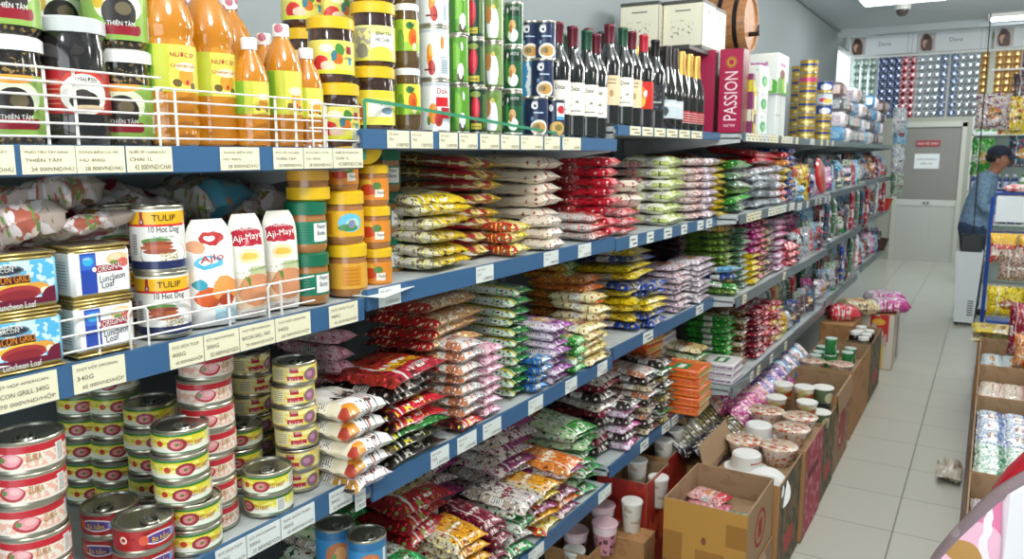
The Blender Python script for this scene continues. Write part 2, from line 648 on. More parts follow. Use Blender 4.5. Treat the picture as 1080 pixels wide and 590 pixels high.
# ------------------------------------------------------------------ shelving
BLUE = art('rail_blue', '345F88', rough=.38, coat=.2, bump=.04, bscale=20)
SLATE = art('rail_slate', '77858E', rough=.3, metal=.5)
BOARD = art('shelf_board', 'B6BCBC', [('B', 'AAB1B0', 9, .58)], rough=.5, coord='Object')
BACKP = art('back_panel', '5E6669', rough=.6)
CARD = art('card_cream', 'E9E3C4', rough=.55)
CARDW = art('card_white', 'DCE2DE', rough=.5)
INK = art('card_ink', '6A5E52', rough=.7)
_cards = {}


def card_mesh(w, h, lines, mat):
    key = (round(w, 3), round(h, 3), lines, mat.name)
    if key not in _cards:
        mb = MB()
        mb.box(0, -w / 2, -h / 2, .0012, w / 2, h / 2)
        if lines:
            n = len(lines)
            for i, s in enumerate(lines):
                ww = min(w * .8, len(s) * h * .14)
                off = w * .45 - ww / 2 if i == n - 1 else -w * .44 + ww / 2
                mb.ftext(s, ww, h * .15 if i < n - 1 else h * .2, (.0018, off, h * (.3 - .3 * i)), (0, 1, 0), (0, 0, 1), 1)
        else:
            mb.box(.0012, -w * .38, h * .1, .0016, w * .2, h * .22, 1)
            mb.box(.0012, -w * .1, -h * .28, .0016, w * .4, -h * .14, 1)
        _cards[key] = mb.mesh('price_card', [mat, INK], smooth=False)
    return _cards[key]


def unit(label, Ya, Yb, Xf, levels, railm, zbase=.0, top=None, cards=(), backx=-1.47):
    """levels: [(z_top, rail height)]; cards[i]: list of (y0, y1, lines, mat)"""
    root = obj('shelving_unit', None, loc=(Xf - .2, (Ya + Yb) / 2, 0))
    tag(root, label, 'shelf', 'steel shelving units along the wall')
    cx, cy = Xf - .2, (Ya + Yb) / 2
    top = top or levels[0][0] + .1
    mb = MB(); mb.box(backx - cx - .01, Ya - cy + .01, .05, backx - cx, Yb - cy - .01, top)
    obj('back_panel', mb.mesh('back_panel', BACKP, smooth=False), root)
    for y in (Ya + .02, Yb - .02):
        mb = MB(); mb.box(backx - cx, y - cy - .015, 0, backx - cx + .04, y - cy + .015, top)
        obj('upright', mb.mesh('upright', GREYM, smooth=False), root)
    for i, (z, rh) in enumerate(levels):
        mb = MB()
        mb.box(backx - cx + .04, Ya - cy + .004, z - .026, Xf - cx - .012, Yb - cy - .004, z - .004, 0)
        for y in (Ya - cy + .004, Yb - cy - .016):
            mb.add([(backx - cx + .04, y, z - .1), (backx - cx + .04, y, z - .02), (Xf - cx - .02, y, z - .02), (Xf - cx - .02, y, z - .04), (backx - cx + .04, y + .012, z - .1), (backx - cx + .04, y + .012, z - .02), (Xf - cx - .02, y + .012, z - .02), (Xf - cx - .02, y + .012, z - .04)],
                   [(0, 1, 2, 3), (7, 6, 5, 4), (0, 3, 7, 4), (3, 2, 6, 7), (1, 0, 4, 5)], 0)
        obj('shelf', mb.mesh('shelf', BOARD, smooth=False), root)
        mb = MB()
        pr = [(-.016, -.0045), (-.008, .0), (0, 0), (0, -rh), (-.005, -rh - .002), (-.008, -rh + .006), (-.005, -.01), (-.014, -.012)]
        vs = [(Xf - cx + a, Ya - cy, z + b) for a, b in pr] + [(Xf - cx + a, Yb - cy, z + b) for a, b in pr]
        n = len(pr)
        fs = [(k, (k + 1) % n, n + (k + 1) % n, n + k) for k in range(n)] + [tuple(range(n - 1, -1, -1)), tuple(range(n, 2 * n))]
        mb.add(vs, fs, 0)
        rail = obj('price_rail', mb.mesh('price_rail', railm, smooth=False), root)
        for (a, b, lines, m) in (cards[i] if i < len(cards) else ()):
            c = obj('price_card', card_mesh(b - a, rh * .94, lines, m), rail, loc=(Xf - cx + .0006, (a + b) / 2 - cy, z - rh * .5))
    return root


def cpx(pxs, X, lines=None, m=None, y=250):
    out = []
    for k, p in enumerate(pxs):
        a, b = atX(p[0], p[2] if len(p) > 2 else y, X).y, atX(p[1], p[2] if len(p) > 2 else y, X).y
        out.append((a, b, (lines[k % len(lines)] if lines else None), m or CARDW))
    return out


ZA1, ZB1, ZC1, ZD1 = 1.612, 1.332, .985, .55
ZA2, ZB2, ZC2, ZD2 = 1.647, 1.345, .96, .53
ZA3, ZB3, ZC3, ZD3 = 1.69, 1.337, .985, .585
ZA4, ZB4, ZC4, ZD4 = 1.69, 1.348, .99, .592
L1 = [('RONG BIỂN SẤY', 'HỦ 400G', '28 000VND/HỦ'), ('MUỐI TIÊU TÂY NINH', 'THIÊN TÂM', '24 000VND/HỦ'), ('RONG BIỂN CÓ MÈ', 'HỦ 400G', '28 000VND/HỦ'), ('NƯỚC ÉP CHANH DÂY', 'CHAI 1L', '42 000VND/CHAI')]
L2 = [('THỊT HỘP AMERICAN', 'BACON GRILL 340G', '70 000VND/HỘP'), ('THỊT HỘP ORIGINAL', '340G', '65 000VND/HỘP'), ('XÚC XÍCH TULIP', '400G', '45 000VND/HỘP'), ('SỐT MAYONNAISE', '300G', '32 000VND/GÓI')]
L3 = [('MÌ GÓI', '75G', '5 000VND')]
cA1 = cpx([(-40, 15), (22, 79), (80, 131), (133, 181), (232, 273), (288, 319), (320, 350), (351, 382)], -1, L1, CARD, 170)
cB1 = cpx([(-20, 57), (74, 130), (178, 214), (215, 252), (253, 290), (291, 328), (348, 378)], -1, L2, CARD, 370)
cC1 = cpx([(225, 258), (259, 295), (296, 332), (348, 372)], -1, L2[2:], CARDW, 560)
unit('blue railed shelf with seed jars and tinned meat, nearest of the shelves', .0, 1.118, -1, [(ZA1, .037), (ZB1, .042), (ZC1, .042), (ZD1, .04), (.17, .05)], BLUE, top=1.75, cards=[cA1, cB1, cC1])
cA2 = cpx([(408, 431), (433, 456), (463, 482), (484, 503), (506, 526), (528, 547), (549, 572), (574, 590), (593, 612)], -1, L3, CARD, 145)
cB2 = cpx([(399, 422), (502, 520), (573, 588), (609, 622)], -1, L3, CARDW, 310)
cC2 = cpx([(374, 385, 525), (454, 473, 480), (482, 502, 465), (509, 528, 450), (557, 572, 430), (596, 608, 405), (630, 640, 385)], -1, L3, CARDW, 440)
cD2 = cpx([(557, 573, 580), (631, 644, 520)], -1, L3, CARDW, 550)
unit('blue railed shelf of noodle packets beneath the wine bottles', 1.128, 2.285, -1, [(ZA2, .036), (ZB2, .04), (ZC2, .041), (ZD2, .04), (.17, .05)], BLUE, top=1.75, cards=[cA2, cB2, cC2, cD2])
unit('shelf under the cream wine cartons, between noodles and milk cartons', 2.295, 3.36, -1, [(ZA3, .03), (ZB3, .04), (ZC3, .041), (ZD3, .04)], BLUE, top=1.75,
     cards=[cpx([(a, a + 11) for a in range(664, 742, 13)], -1, None, CARD, 145), cpx([(664, 672), (682, 689), (700, 708), (718, 724), (735, 741), (744, 750)], -1, None, CARDW, 250), cpx([(678, 688, 362), (734, 741, 330)], -1, None, CARDW), cpx([(675, 683, 480), (698, 706, 455), (708, 715, 448)], -1, None, CARDW)])
rr = random.Random(5)
def rcards(a, b, dens):
    out = []; y = a + .02
    while y < b - .08:
        if rr.random() < dens:
            out.append((y, y + .055, None, rr.choice([CARD, CARDW])))
        y += .065
    return out
unit('grey railed shelf with green milk cartons on top', 3.37, 4.5, -.9, [(ZA4, .035), (ZB4, .04), (ZC4, .042), (ZD4, .05)], SLATE, top=1.75, cards=[rcards(3.37, 4.5, .9), rcards(3.37, 4.5, .6), rcards(3.37, 4.5, .3), rcards(3.37, 4.5, .2)])
unit('grey shelf of toys below stacked gold tins', 4.51, 5.7, -.92, [(ZA4, .035), (1.33, .04), (.97, .042), (.57, .05)], SLATE, top=1.75, cards=[rcards(4.51, 5.7, .3), rcards(4.51, 5.7, .3)])
unit('grey shelf of hanging combs and brushes below pale blue packs', 5.71, 7.2, -.92, [(ZA4, .035), (1.35, .04), (1.0, .042), (.6, .05)], SLATE, top=1.75)
unit('farthest grey shelf of the long wall, beside the back door', 7.21, 9.0, -.9, [(ZA4, .035), (1.38, .04), (1.05, .042), (.66, .05)], SLATE, top=1.75)
# ------------------------------------------------------------------ kinds of goods: tins, jars, bottles
TIN = art('tin_metal', 'B9B4A4', rough=.28, metal=.9)
GOLDTIN = art('tin_gold', 'BFA96A', rough=.3, metal=.85)
WHT = art('print_white', 'F2F0EA', rough=.45)
RED = art('print_red', 'B5202C', rough=.4)
DRED = art('print_maroon', '7C1626', rough=.4)
BLK = art('print_black', '24221F', rough=.45)
NAVY = art('print_navy', '1E2A50', rough=.4)
YEL = art('print_yellow', 'F0C81E', rough=.4)
GRN = art('print_green', '2F7A34', rough=.4)
LIDB = art('lid_steel', '9A9A90', rough=.25, metal=.9)
_tabs = {}


def lid_parts(r, h, metal, seg=28):
    mb = MB()
    mb.lathe([(r * .93, h - .001), (r * .91, h - .004), (r * .8, h - .0045), (r * .78, h - .0035), (0, h - .0035)][::-1], seg, 0)
    # normals up
    lid = mb.mesh('lid', metal)
    mb = MB()
    P = [(r * (.42 + .34 * cos(a)), r * .26 * sin(a), h - .0015) for a in [2 * pi * k / 12 for k in range(12)]]
    mb.tube(P, r * .055, 5, 0, close=True)
    mb.lathe([(0, h - .0035), (r * .09, h - .0035), (r * .08, h - .001), (0, h - .001)], 8, 0, Matrix.Translation((r * .74, 0, 0)))
    tab = mb.mesh('pull_tab', LIDB)
    return ('lid', lid, None, [('pull_tab', tab)])


def can(name, cat, r, h, lab, texts=(), metal=TIN, seg=32, lid=True, extra=None):
    """texts: (string, width, height, angle, z, material)"""
    mb = MB()
    mb.lathe([(0, .001), (r * .94, .001), (r * .985, 0), (r, .0015), (r * .99, .0045), (r * .975, .006), (r * .975, h - .006), (r * .99, h - .0045), (r, h - .0015), (r * .975, h), (r * .93, h - .001), (r * .92, h - .004), (0, h - .004)], seg)
    parts = [('can_body', mb.mesh('can_body', metal))]
    mb = MB()
    mb.lathe([(r * .985, .0055), (r * .988, h * .5), (r * .985, h - .0055)], seg, 0)
    mats = [lab]
    for (s, w, hh, th, z, m) in texts:
        if m not in mats:
            mats.append(m)
        mb.ctext(s, w, hh, r * .988 + .0008, th, z, mats.index(m))
    parts.append(('label', mb.mesh('label', mats)))
    if lid:
        parts.append(lid_parts(r, h, LIDB, seg))
    return Rec(name, cat, None, parts, r, h)


def jar(name, cat, r, h, content, lab, lidm, lz=(.2, .7), lidh=.022, texts=(), seg=32, neck=.9, clear=.0):
    mb = MB()
    hb = h - lidh
    mb.lathe([(0, 0), (r * .88, 0), (r * .97, .006), (r, .014), (r, hb * .45), (r * .985, hb * .47), (r, hb * .5), (r, hb - .022), (r * .97, hb - .01), (r * neck, hb - .002), (r * neck, hb + .004), (0, hb + .004)], seg)
    parts = [('jar_body', mb.mesh('jar_body', content))]
    mb = MB()
    mb.lathe([(r * 1.006, hb * lz[0]), (r * 1.008, hb * (lz[0] + lz[1]) / 2), (r * 1.006, hb * lz[1])], seg, 0)
    mats = [lab]
    for (s, w, hh, th, z, m) in texts:
        if m not in mats:
            mats.append(m)
        mb.ctext(s, w, hh, r * 1.008 + .0008, th, z, mats.index(m))
    parts.append(('label', mb.mesh('label', mats)))
    mb = MB()
    rl = r * (neck + .07)
    pr = [(rl, hb), (rl, h - .003), (rl - .004, h), (0, h), ]
    mb.lathe([(0, hb + .001), (rl - .003, hb)] + pr, seg)
    for k in range(0):
        pass
    parts.append(('lid', mb.mesh('lid', lidm)))
    return Rec(name, cat, None, parts, r, h)


def bottle(name, cat, prof, liquid, lab, lz, capm, capp, texts=(), seg=32, foil=None):
    """prof: full (r, z) outline; label over z range lz; cap profile capp"""
    mb = MB(); mb.lathe(prof, seg)
    parts = [('bottle_body', mb.mesh('bottle_body', liquid))]
    rl = max(p[0] for p in prof) * 1.008
    if lab:
        mb = MB(); mb.lathe([(rl, lz[0]), (rl, (lz[0] + lz[1]) / 2), (rl, lz[1])], seg, 0)
        mats = [lab]
        for (s, w, hh, th, z, m) in texts:
            if m not in mats:
                mats.append(m)
            mb.ctext(s, w, hh, rl + .0008, th, z, mats.index(m))
        parts.append(('label', mb.mesh('label', mats)))
    mb = MB(); mb.lathe(capp, 20)
    parts.append((foil or 'cap', mb.mesh(foil or 'cap', capm)))
    return Rec(name, cat, None, parts, max(p[0] for p in prof), capp[-1][1])


def carton(name, cat, dx, dy, dz, mats, texts=(), bev=.002, more=None):
    """box goods with base centre at origin; mats (+X, -Y, top, +Y, -X, bottom) materials; texts: (string, w, h, face, u, v, mat[, turn])"""
    ml = []
    for m in mats:
        if m not in ml:
            ml.append(m)
    mb = MB()
    mb.box(-dx / 2, -dy / 2, 0, dx / 2, dy / 2, dz, [ml.index(m) for m in mats], bev=bev)
    for t in texts:
        s, w, h, face, u, v, m = t[:7]
        turn = len(t) > 7 and t[7]
        if m not in ml:
            ml.append(m)
        e = .0008
        if face == '+X':
            o, ux, uy = (dx / 2 + e, (u - .5) * dy, v * dz), (0, 1, 0), (0, 0, 1)
        elif face == '-Y':
            o, ux, uy = ((u - .5) * dx, -dy / 2 - e, v * dz), (1, 0, 0), (0, 0, 1)
        else:
            o, ux, uy = ((.5 - v) * dx, (u - .5) * dy, dz + e), (0, 1, 0), (-1, 0, 0)
        if turn:
            ux, uy = uy, tuple(-a for a in ux)
        mb.ftext(s, w, h, o, ux, uy, ml.index(m))
    if more:
        more(mb, ml)
    return Rec(name, cat, mb.mesh(name, ml), [], 0, dz)


# ---- near tins
HAM = art('ham_label', 'F1E4D6', [('B', 'EDB8A4', 4, .5, 8, 1, {'win': (0, .1, 1, .62)}), ('R', 'C0202E', 0, .7, 1, 1), ('E', 'B8303A', .45, .4, .06, .32), ('E', 'E79AA2', .455, .45, .045, .26), ('E', 'F0B8B8', .465, .5, .025, .14), ('E', '6E8A4E', .415, .45, .014, .12), ('E', 'B8303A', .87, .4, .06, .32), ('E', 'E79AA2', .875, .45, .045, .26), ('R', 'F4F2EE', .66, .05, .71, .85), ('S', '55504C', (1, 0), 160, .45, {'win': (.665, .1, .705, .8)}), ('E', 'C0202E', .77, .42, .018, .16), ('E', 'F0D24A', .77, .5, .009, .1)], rough=.3, coat=.3, wob=.02)
MIX = art('mixed_ham_label', 'F0EFE0', [('R', 'E2D22C', 0, .45, 1, .9), ('B', 'F0E87C', 5, .5, 6, 1, {'win': (0, .3, 1, .8)}), ('R', '2E7A34', 0, .87, 1, 1), ('R', '3E8A3C', 0, 0, 1, .05), ('E', '9C3038', .46, .45, .055, .34), ('E', 'D88888', .46, .45, .035, .2), ('E', '5B7A3A', .46, .45, .012, .08), ('E', '9C3038', .93, .45, .055, .34), ('E', 'D88888', .93, .45, .035, .2), ('E', 'C8402C', .36, .5, .02, .16), ('R', 'F6F6F2', .66, .1, .72, .85), ('S', '504C48', (1, 0), 150, .45, {'win': (.665, .14, .715, .8)})], rough=.3, coat=.3, wob=.012)
BEEFR = art('red_beef_label', 'B01C22', [('B', '8C1218', 4, .6, 5, 1), ('E', 'E8E0E8', .5, .5, .1, .32), ('E', '5A3C8C', .5, .5, .085, .25), ('E', 'D8583A', .41, .5, .025, .25), ('E', '7E98C8', .585, .5, .02, .22), ('E', 'E8D8C8', .3, .55, .022, .2), ('E', 'B01C22', .3, .55, .012, .1), ('R', 'E8E4DE', .75, .1, .8, .9), ('S', '484440', (1, 0), 150, .45, {'win': (.755, .15, .795, .85)})], rough=.3, coat=.3)
VIS = art('beef_label', 'EED25A', [('B', 'F4E9A0', 3, .5, 4, 1), ('R', 'EFE6B4', .3, .1, .4, .9), ('S', '8A7A5A', (0, 1), 9, .3, {'win': (.31, .15, .39, .85)}), ('R', 'B01C2C', .44, .62, .5, .95), ('R', 'C02430', .42, .14, .535, .42), ('E', '7E8C4C', .6, .42, .062, .42), ('E', '96587A', .6, .42, .052, .34), ('E', 'B888A4', .59, .46, .028, .18), ('R', 'F4F4F0', .2, .1, .25, .9), ('S', '404040', (1, 0), 150, .45, {'win': (.205, .14, .245, .86)}), ('R', 'B01C2C', .88, .62, .94, .95)], rough=.3, coat=.3, wob=.008)
BLUEC = art('blue_tin_label', '3A8AC0', [('R', '2C6EA0', 0, .8, 1, 1), ('E', 'C87848', .48, .4, .1, .34), ('E', 'E8A868', .5, .42, .05, .2), ('E', '68A048', .45, .35, .02, .1), ('R', 'E8E4DA', .6, .1, .64, .8), ('E', 'C87848', .9, .4, .1, .34)], rough=.3, coat=.3, wob=.02)

PGOLD = art('print_gold', 'A8842A', rough=.4)
PBRICK = art('print_brick', 'B04038', rough=.4)
ham = can('food_tin', 'tin', .0435, .043, HAM, [('ZUKA', .018, .010, .28, .022, PGOLD), ('ZUKA', .018, .010, 2.92, .022, PGOLD)])
mixh = can('food_tin', 'tin', .043, .0405, MIX, [('MIXED HAM', .034, .008, .22, .019, PBRICK)])
redb = can('food_tin', 'tin', .043, .0405, BEEFR, [('Bò hầm', .026, .011, 0, .0205, YEL)])
vis = can('food_tin', 'tin', .0405, .0405, VIS, [('VISSAN', .013, .004, -.19, .0315, WHT), ('Bò hầm', .022, .008, -.14, .0115, WHT), ('VISSAN', .013, .004, 2.57, .0315, WHT)])
bluet = can('food_tin', 'tin', .042, .095, BLUEC)


def column(rec, x, X, z, n, desc, where, group=None, jit=.003, spin=.3, base=0., y=500, step=None, keep=0):
    """a pile of n tins or jars; x is the photo column of its axis at height y, X its distance from the aisle line"""
    p = atX(x, y, X)
    out = []
    for i in range(keep, n):
        rz = base + RND.uniform(-spin, spin)
        lab = f'{desc}, {nth(i - keep, n - keep)}, {where}' if n - keep > 1 else f'{desc} {where}'
        out.append(place(rec, (X + RND.uniform(-jit, jit), p.y + RND.uniform(-jit, jit), z + i * (step or rec.h)), lab, rz, group))
    return out


S1G = 'meat tins on the lower shelf'
column(ham, 29, -1.055, ZC1, 6, 'pink and red ham tin', 'nearest the left edge', S1G, base=-.35)
column(ham, 221, -1.085, ZC1, 7, 'red topped pink ham tin', 'between yellow tins and beef tins', S1G, base=-.3, y=480, spin=.15)
column(mixh, 206, -1.045, ZC1, 2, 'yellow green ham tin', 'below the front yellow trio', S1G, base=-.3, y=560, spin=.5)
column(mixh, 190, -1.058, ZC1 + .081, 3, 'yellow green ham tin', 'lid in view, before the red pile', S1G, base=-.35, y=470, spin=.2)
column(mixh, 158, -1.2, ZC1, 5, 'shaded yellow green ham tin', 'just behind the front yellow green tins', S1G, base=-.3, y=420)
column(mixh, 120, -1.31, ZC1, 6, 'dim yellow green ham tin', 'second pile at the back', S1G, base=-.3, y=420)
column(mixh, 88, -1.36, ZC1, 6, 'dim yellow green ham tin', 'leftmost at the back of the shelf', S1G, base=-.3, y=420)
column(redb, 152, -1.05, ZC1, 2, 'dark red beef stew tin with purple emblem', 'at the front', S1G, base=-.15, y=560, spin=.15)
column(redb, 116, -1.14, ZC1, 2, 'dark red beef stew tin', 'behind the front red beef stew tins', S1G, base=-.9, y=560)
column(vis, 311, -1.078, ZC1, 6, 'yellow beef tin with red name badge', 'beside the pink noodle packets', S1G, base=-.62, y=420, spin=.3)
column(vis, 265, -1.2, ZC1, 6, 'shaded yellow beef tin', 'behind the two green lidded tins', S1G, base=-.3, y=420)
column(mixh, 284, -1.045, ZC1, 2, 'green rimmed yellow tin', 'in front of the badged beef tins', S1G, base=-.9, y=540, spin=.5)
column(mixh, 252, -1.17, ZC1, 3, 'half hidden yellow green tin', 'right of the tall ham pile', S1G, base=-.4, y=480)
for X, y, lab in ((-1.065, 1.176, 'blue stew tin at the shelf front'), (-1.156, 1.178, 'blue stew tin behind the front blue ones')):
    for i in range(3):
        place(bluet, (X, y, ZD2 + i * .096), lab + ', ' + nth(i, 3), -.5, 'blue stew tins')

# ---- shelf B near: rectangular meat tins
GRL_F = art('grill_front', '58B4E0', [('B', 'CDE9F4', 3, .52, 2, 1.6), ('E', '6A6E78', .24, .82, .3, .11), ('E', '24303C', .24, .82, .26, .085), ('R', '4A1E1C', .0, .5, .62, .68), ('E', 'F0C040', .45, .38, .45, .13), ('E', 'E0A040', .72, .36, .2, .14), ('E', 'A83838', .42, .28, .36, .18), ('E', '8C2830', .42, .24, .3, .12), ('E', 'F2E4C8', .84, .3, .07, .08), ('R', '6A1630', 0, .0, 1, .15), ('E', '6A1630', .98, .1, .2, .28)], rough=.3, coat=.4, wob=.02)
ORI_F = art('loaf_front', 'F4F3F0', [('R', '2348A8', .1, 0, .4, 1), ('R', '3A6CC8', .12, .6, .38, .96), ('E', '38B0E0', .25, .8, .1, .11), ('E', 'E6C490', .82, .8, .22, .16), ('E', 'D86858', .9, .7, .12, .12), ('E', '6E8E48', .74, .72, .08, .05), ('E', 'F2D4B0', .78, .85, .12, .08), ('R', 'A01C38', .38, .5, .9, .68), ('E', 'F4F3F0', .36, .59, .04, .06), ('S', '9A9A98', (1, 0), 60, .5, {'win': (.5, .06, .85, .085)})], rough=.3, coat=.4, wob=.012)
SIDEW = art('loaf_side', 'EDEAE4', [('S', '8A8A8A', (0, 1), 14, .3, {'win': (.15, .15, .85, .8)})], rough=.35)
SIDEB = art('grill_side', '7CC0DE', [('S', 'E8F0F4', (0, 1), 14, .3, {'win': (.15, .15, .85, .8)})], rough=.35)
ORANGE_T = art('print_orange', 'E8922A', rough=.4)


def meat_tin(front, side, texts):
    dx, dy, dz = .062, .082, .0745
    mb = MB()
    mb.box(-dx / 2, -dy / 2, .001, dx / 2, dy / 2, dz - .001, 0, bev=.006)
    for z in (.0, dz - .004):
        mb.box(-dx / 2 - .0012, -dy / 2 - .0012, z, dx / 2 + .0012, dy / 2 + .0012, z + .004, 0, bev=.0018)
    mb.box(-dx / 2 + .006, -dy / 2 + .006, dz, dx / 2 - .006, dy / 2 - .006, dz + .0004, 1)
    parts = [('tin_body', mb.mesh('tin_body', [GOLDTIN, LIDB]))]
    mats = [side, front]
    mb = MB()
    mb.box(-dx / 2 - .0005, -dy / 2 - .0005, .005, dx / 2 + .0005, dy / 2 + .0005, dz - .005, [1, 0, 0, 0, 0, 0], bev=.005)
    for (s, w, h, u, v, m, sk) in texts:
        if m not in mats:
            mats.append(m)
        mb.text(s, w, h, lambda x, y: (dx / 2 + .0013, (u - .5) * dy + x, .005 + v * (dz - .01) + y + x * sk), mats.index(m))
    parts.append(('label', mb.mesh('label', mats)))
    return Rec('meat_tin', 'tin', None, parts, dy / 2, dz)


grill = meat_tin(GRL_F, SIDEB, [('AMERICAN', .03, .006, .24, .84, WHT, 0), ('BACON', .022, .005, .24, .77, WHT, 0), ('BACON GRILL', .05, .01, .31, .59, ORANGE_T, .06), ('Luncheon Loaf', .044, .008, .38, .08, WHT, 0)])
loaf = meat_tin(ORI_F, SIDEW, [('ORIGINAL', .036, .008, .64, .59, WHT, .1), ('Luncheon', .036, .009, .66, .38, NAVY, .1), ('Loaf', .018, .009, .58, .24, NAVY, .1), ('PORK', .009, .003, .25, .8, WHT, 0)])
G = 'rectangular meat tins'
for i in range(2):
    place(grill, (-1.04, .515, ZB1 + i * .0748), ('upper' if i else 'lower') + ' sky blue bacon grill meat tin at the left edge', -.08, G)
    place(loaf, (-1.045, .618, ZB1 + i * .0748), ('upper' if i else 'lower') + ' white and blue luncheon loaf tin with maroon banner', -.02, G)
place(loaf, (-1.15, .60, ZB1), 'luncheon loaf tin hidden behind the front white tins', 0, G)

TUL = art('hotdog_label', 'F0EFEA', [('R', 'F0B81E', 0, .76, 1, .97), ('R', 'D8362C', 0, .72, 1, .76), ('E', '5E8A44', .46, .47, .09, .06), ('E', 'B8B4AC', .51, .24, .155, .235), ('E', 'F4F4F0', .51, .25, .145, .22), ('E', '9A4A34', .47, .43, .09, .045), ('E', 'B8603E', .46, .37, .1, .045), ('E', 'A4523A', .48, .3, .1, .045), ('B', 'D8C49A', 16, .5, 4, 1.4, 2, {'win': (.48, .14, .6, .27)}), ('B', '6E7A3A', 18, .58, 4, 1.4, 5, {'win': (.48, .14, .6, .3)}), ('R', '222C5C', 0, 0, 1, .14), ('E', '9C2A48', .38, .8, .016, .06), ('E', 'C8A0B0', .38, .8, .008, .03), ('R', 'A02838', .37, .84, .39, .97), ('R', 'ECECEC', .28, .2, .36, .68), ('S', '303030', (0, 1), 40, .5, {'win': (.3, .24, .34, .6)}), ('R', 'F4F4F0', .8, .2, .95, .65), ('S', '888888', (0, 1), 30, .4, {'win': (.81, .24, .94, .62)})], rough=.28, coat=.4, wob=.01)
tulip = can('hot_dog_tin', 'tin', .0385, .0975, TUL, [('TULIP', .034, .009, .05, .08, BLK), ('10 Hot Dog', .044, .012, .05, .062, BLK), ('Frankfurter Style', .03, .004, .02, .052, GRN)])
column(tulip, 168, -1.058, ZB1, 2, 'hot dog sausage tin with yellow band', 'right of the meat tins', 'hot dog tins', base=-.42, y=280, spin=.04)
column(tulip, 119, -1.16, ZB1, 2, 'hot dog sausage tin half hidden', 'behind the white luncheon tins', 'hot dog tins', base=-.2, y=280, spin=.1)

# peanut butter jars
PBUT = art('peanut_butter', 'A8713C', rough=.22, coat=.8, bump=.05, sss=.1)
PBG = art('peanut_label_green', '1E7A5C', [('R', 'F2F1EC', .53, .1, .68, .92), ('S', '18604A', (0, 1), 8, .3, {'win': (.36, .1, .5, .9)}), ('R', 'E8E4D8', .3, .1, .35, .5)], rough=.35)
PBY = art('peanut_label_yellow', 'E8AE22', [('E', '6AC0DC', .52, .55, .1, .36), ('E', 'B8D8C8', .54, .5, .06, .22), ('E', '4E8A50', .5, .36, .08, .14), ('E', '8A88A8', .53, .5, .03, .16), ('R', 'D08A1E', .3, .1, .37, .9), ('R', 'F2EDE0', .7, .1, .76, .4)], rough=.35, wob=.02)
PBY2 = art('peanut_label_plain', 'E0A63A', [('R', 'D88E22', .36, .12, .52, .88), ('S', 'B87420', (0, 1), 7, .35, {'win': (.38, .15, .5, .85)}), ('R', 'F2EDE0', .66, .1, .71, .4)], rough=.35)
PBO = art('peanut_label_orange', 'E08A2C', [('R', 'E8C040', .3, .5, .5, .95), ('E', 'C8401C', .46, .5, .09, .26), ('E', '5A8040', .55, .66, .05, .18), ('R', 'F2E8DC', .53, .15, .63, .5)], rough=.35, wob=.03)
YLID = art('lid_yellow', 'E4B81E', rough=.35, bump=.0)
GLID = art('lid_green', '146A4C', rough=.35)
WLID = art('lid_white', 'EDEEEA', rough=.4)
GYLID = art('lid_grey', 'C2C5C6', rough=.35)
pbg = jar('peanut_jar', 'jar', .037, .093, PBUT, PBG, GLID, (.24, .82), .024, [('Peanut', .02, .008, .62, .048, NAVY), ('Butter', .02, .008, .62, .036, NAVY)], neck=.95)
pby = jar('peanut_jar', 'jar', .038, .1, PBUT, PBY, YLID, (.2, .84), .024, neck=.95)
pby2 = jar('peanut_jar', 'jar', .038, .1, PBUT, PBY2, YLID, (.2, .84), .024, neck=.95)
pbo = jar('peanut_jar', 'jar', .031, .083, PBUT, PBO, YLID, (.2, .85), .018, [('Peanut', .016, .006, .5, .028, BLK)], neck=.95)
PG = 'jars of peanut butter'
column(pbg, 325, -1.062, ZB1, 2, 'green lidded peanut butter jar', 'right of the sauce pouches', PG, base=-.62, y=280, spin=.15)
place(pby2, (-1.062, atX(325, 200, -1.062).y, ZB1 + .186 + .1), 'upside down yellow lidded jar on the green lidded peanut jars', -.6, PG, rot=(pi, 0, .6))
column(pby2, 365, -1.06, ZB1, 1, 'yellow lidded peanut jar with plain amber label', 'lowest of its pile', PG, base=-.5, y=290)
place(pby, (-1.058, atX(363, 245, -1.058).y, ZB1 + .1), 'yellow lidded peanut jar with a seaside picture', -.55, PG)
place(pbo, (-1.06, atX(361, 200, -1.06).y, ZB1 + .2), 'smaller orange labelled peanut jar on the seaside picture jar', -.6, PG)
column(pbo, 396, -1.06, ZB1, 3, 'small orange labelled peanut jar', 'left of the yellow crisps', PG, base=-.95, y=260, spin=.2)
column(pbg, 408, -1.16, ZB1, 3, 'green lidded peanut jar peeping out', 'behind the small orange jars', PG, base=-.8, y=260, spin=.2)
p = atX(391, 173, -1.06)
place(pbo, (-1.06 - .045, p.y + .01, ZB1 + .249 + .0315), 'small jar on its side showing a round yellow lid', 0, PG, rot=(0, radians(90), radians(-35)))
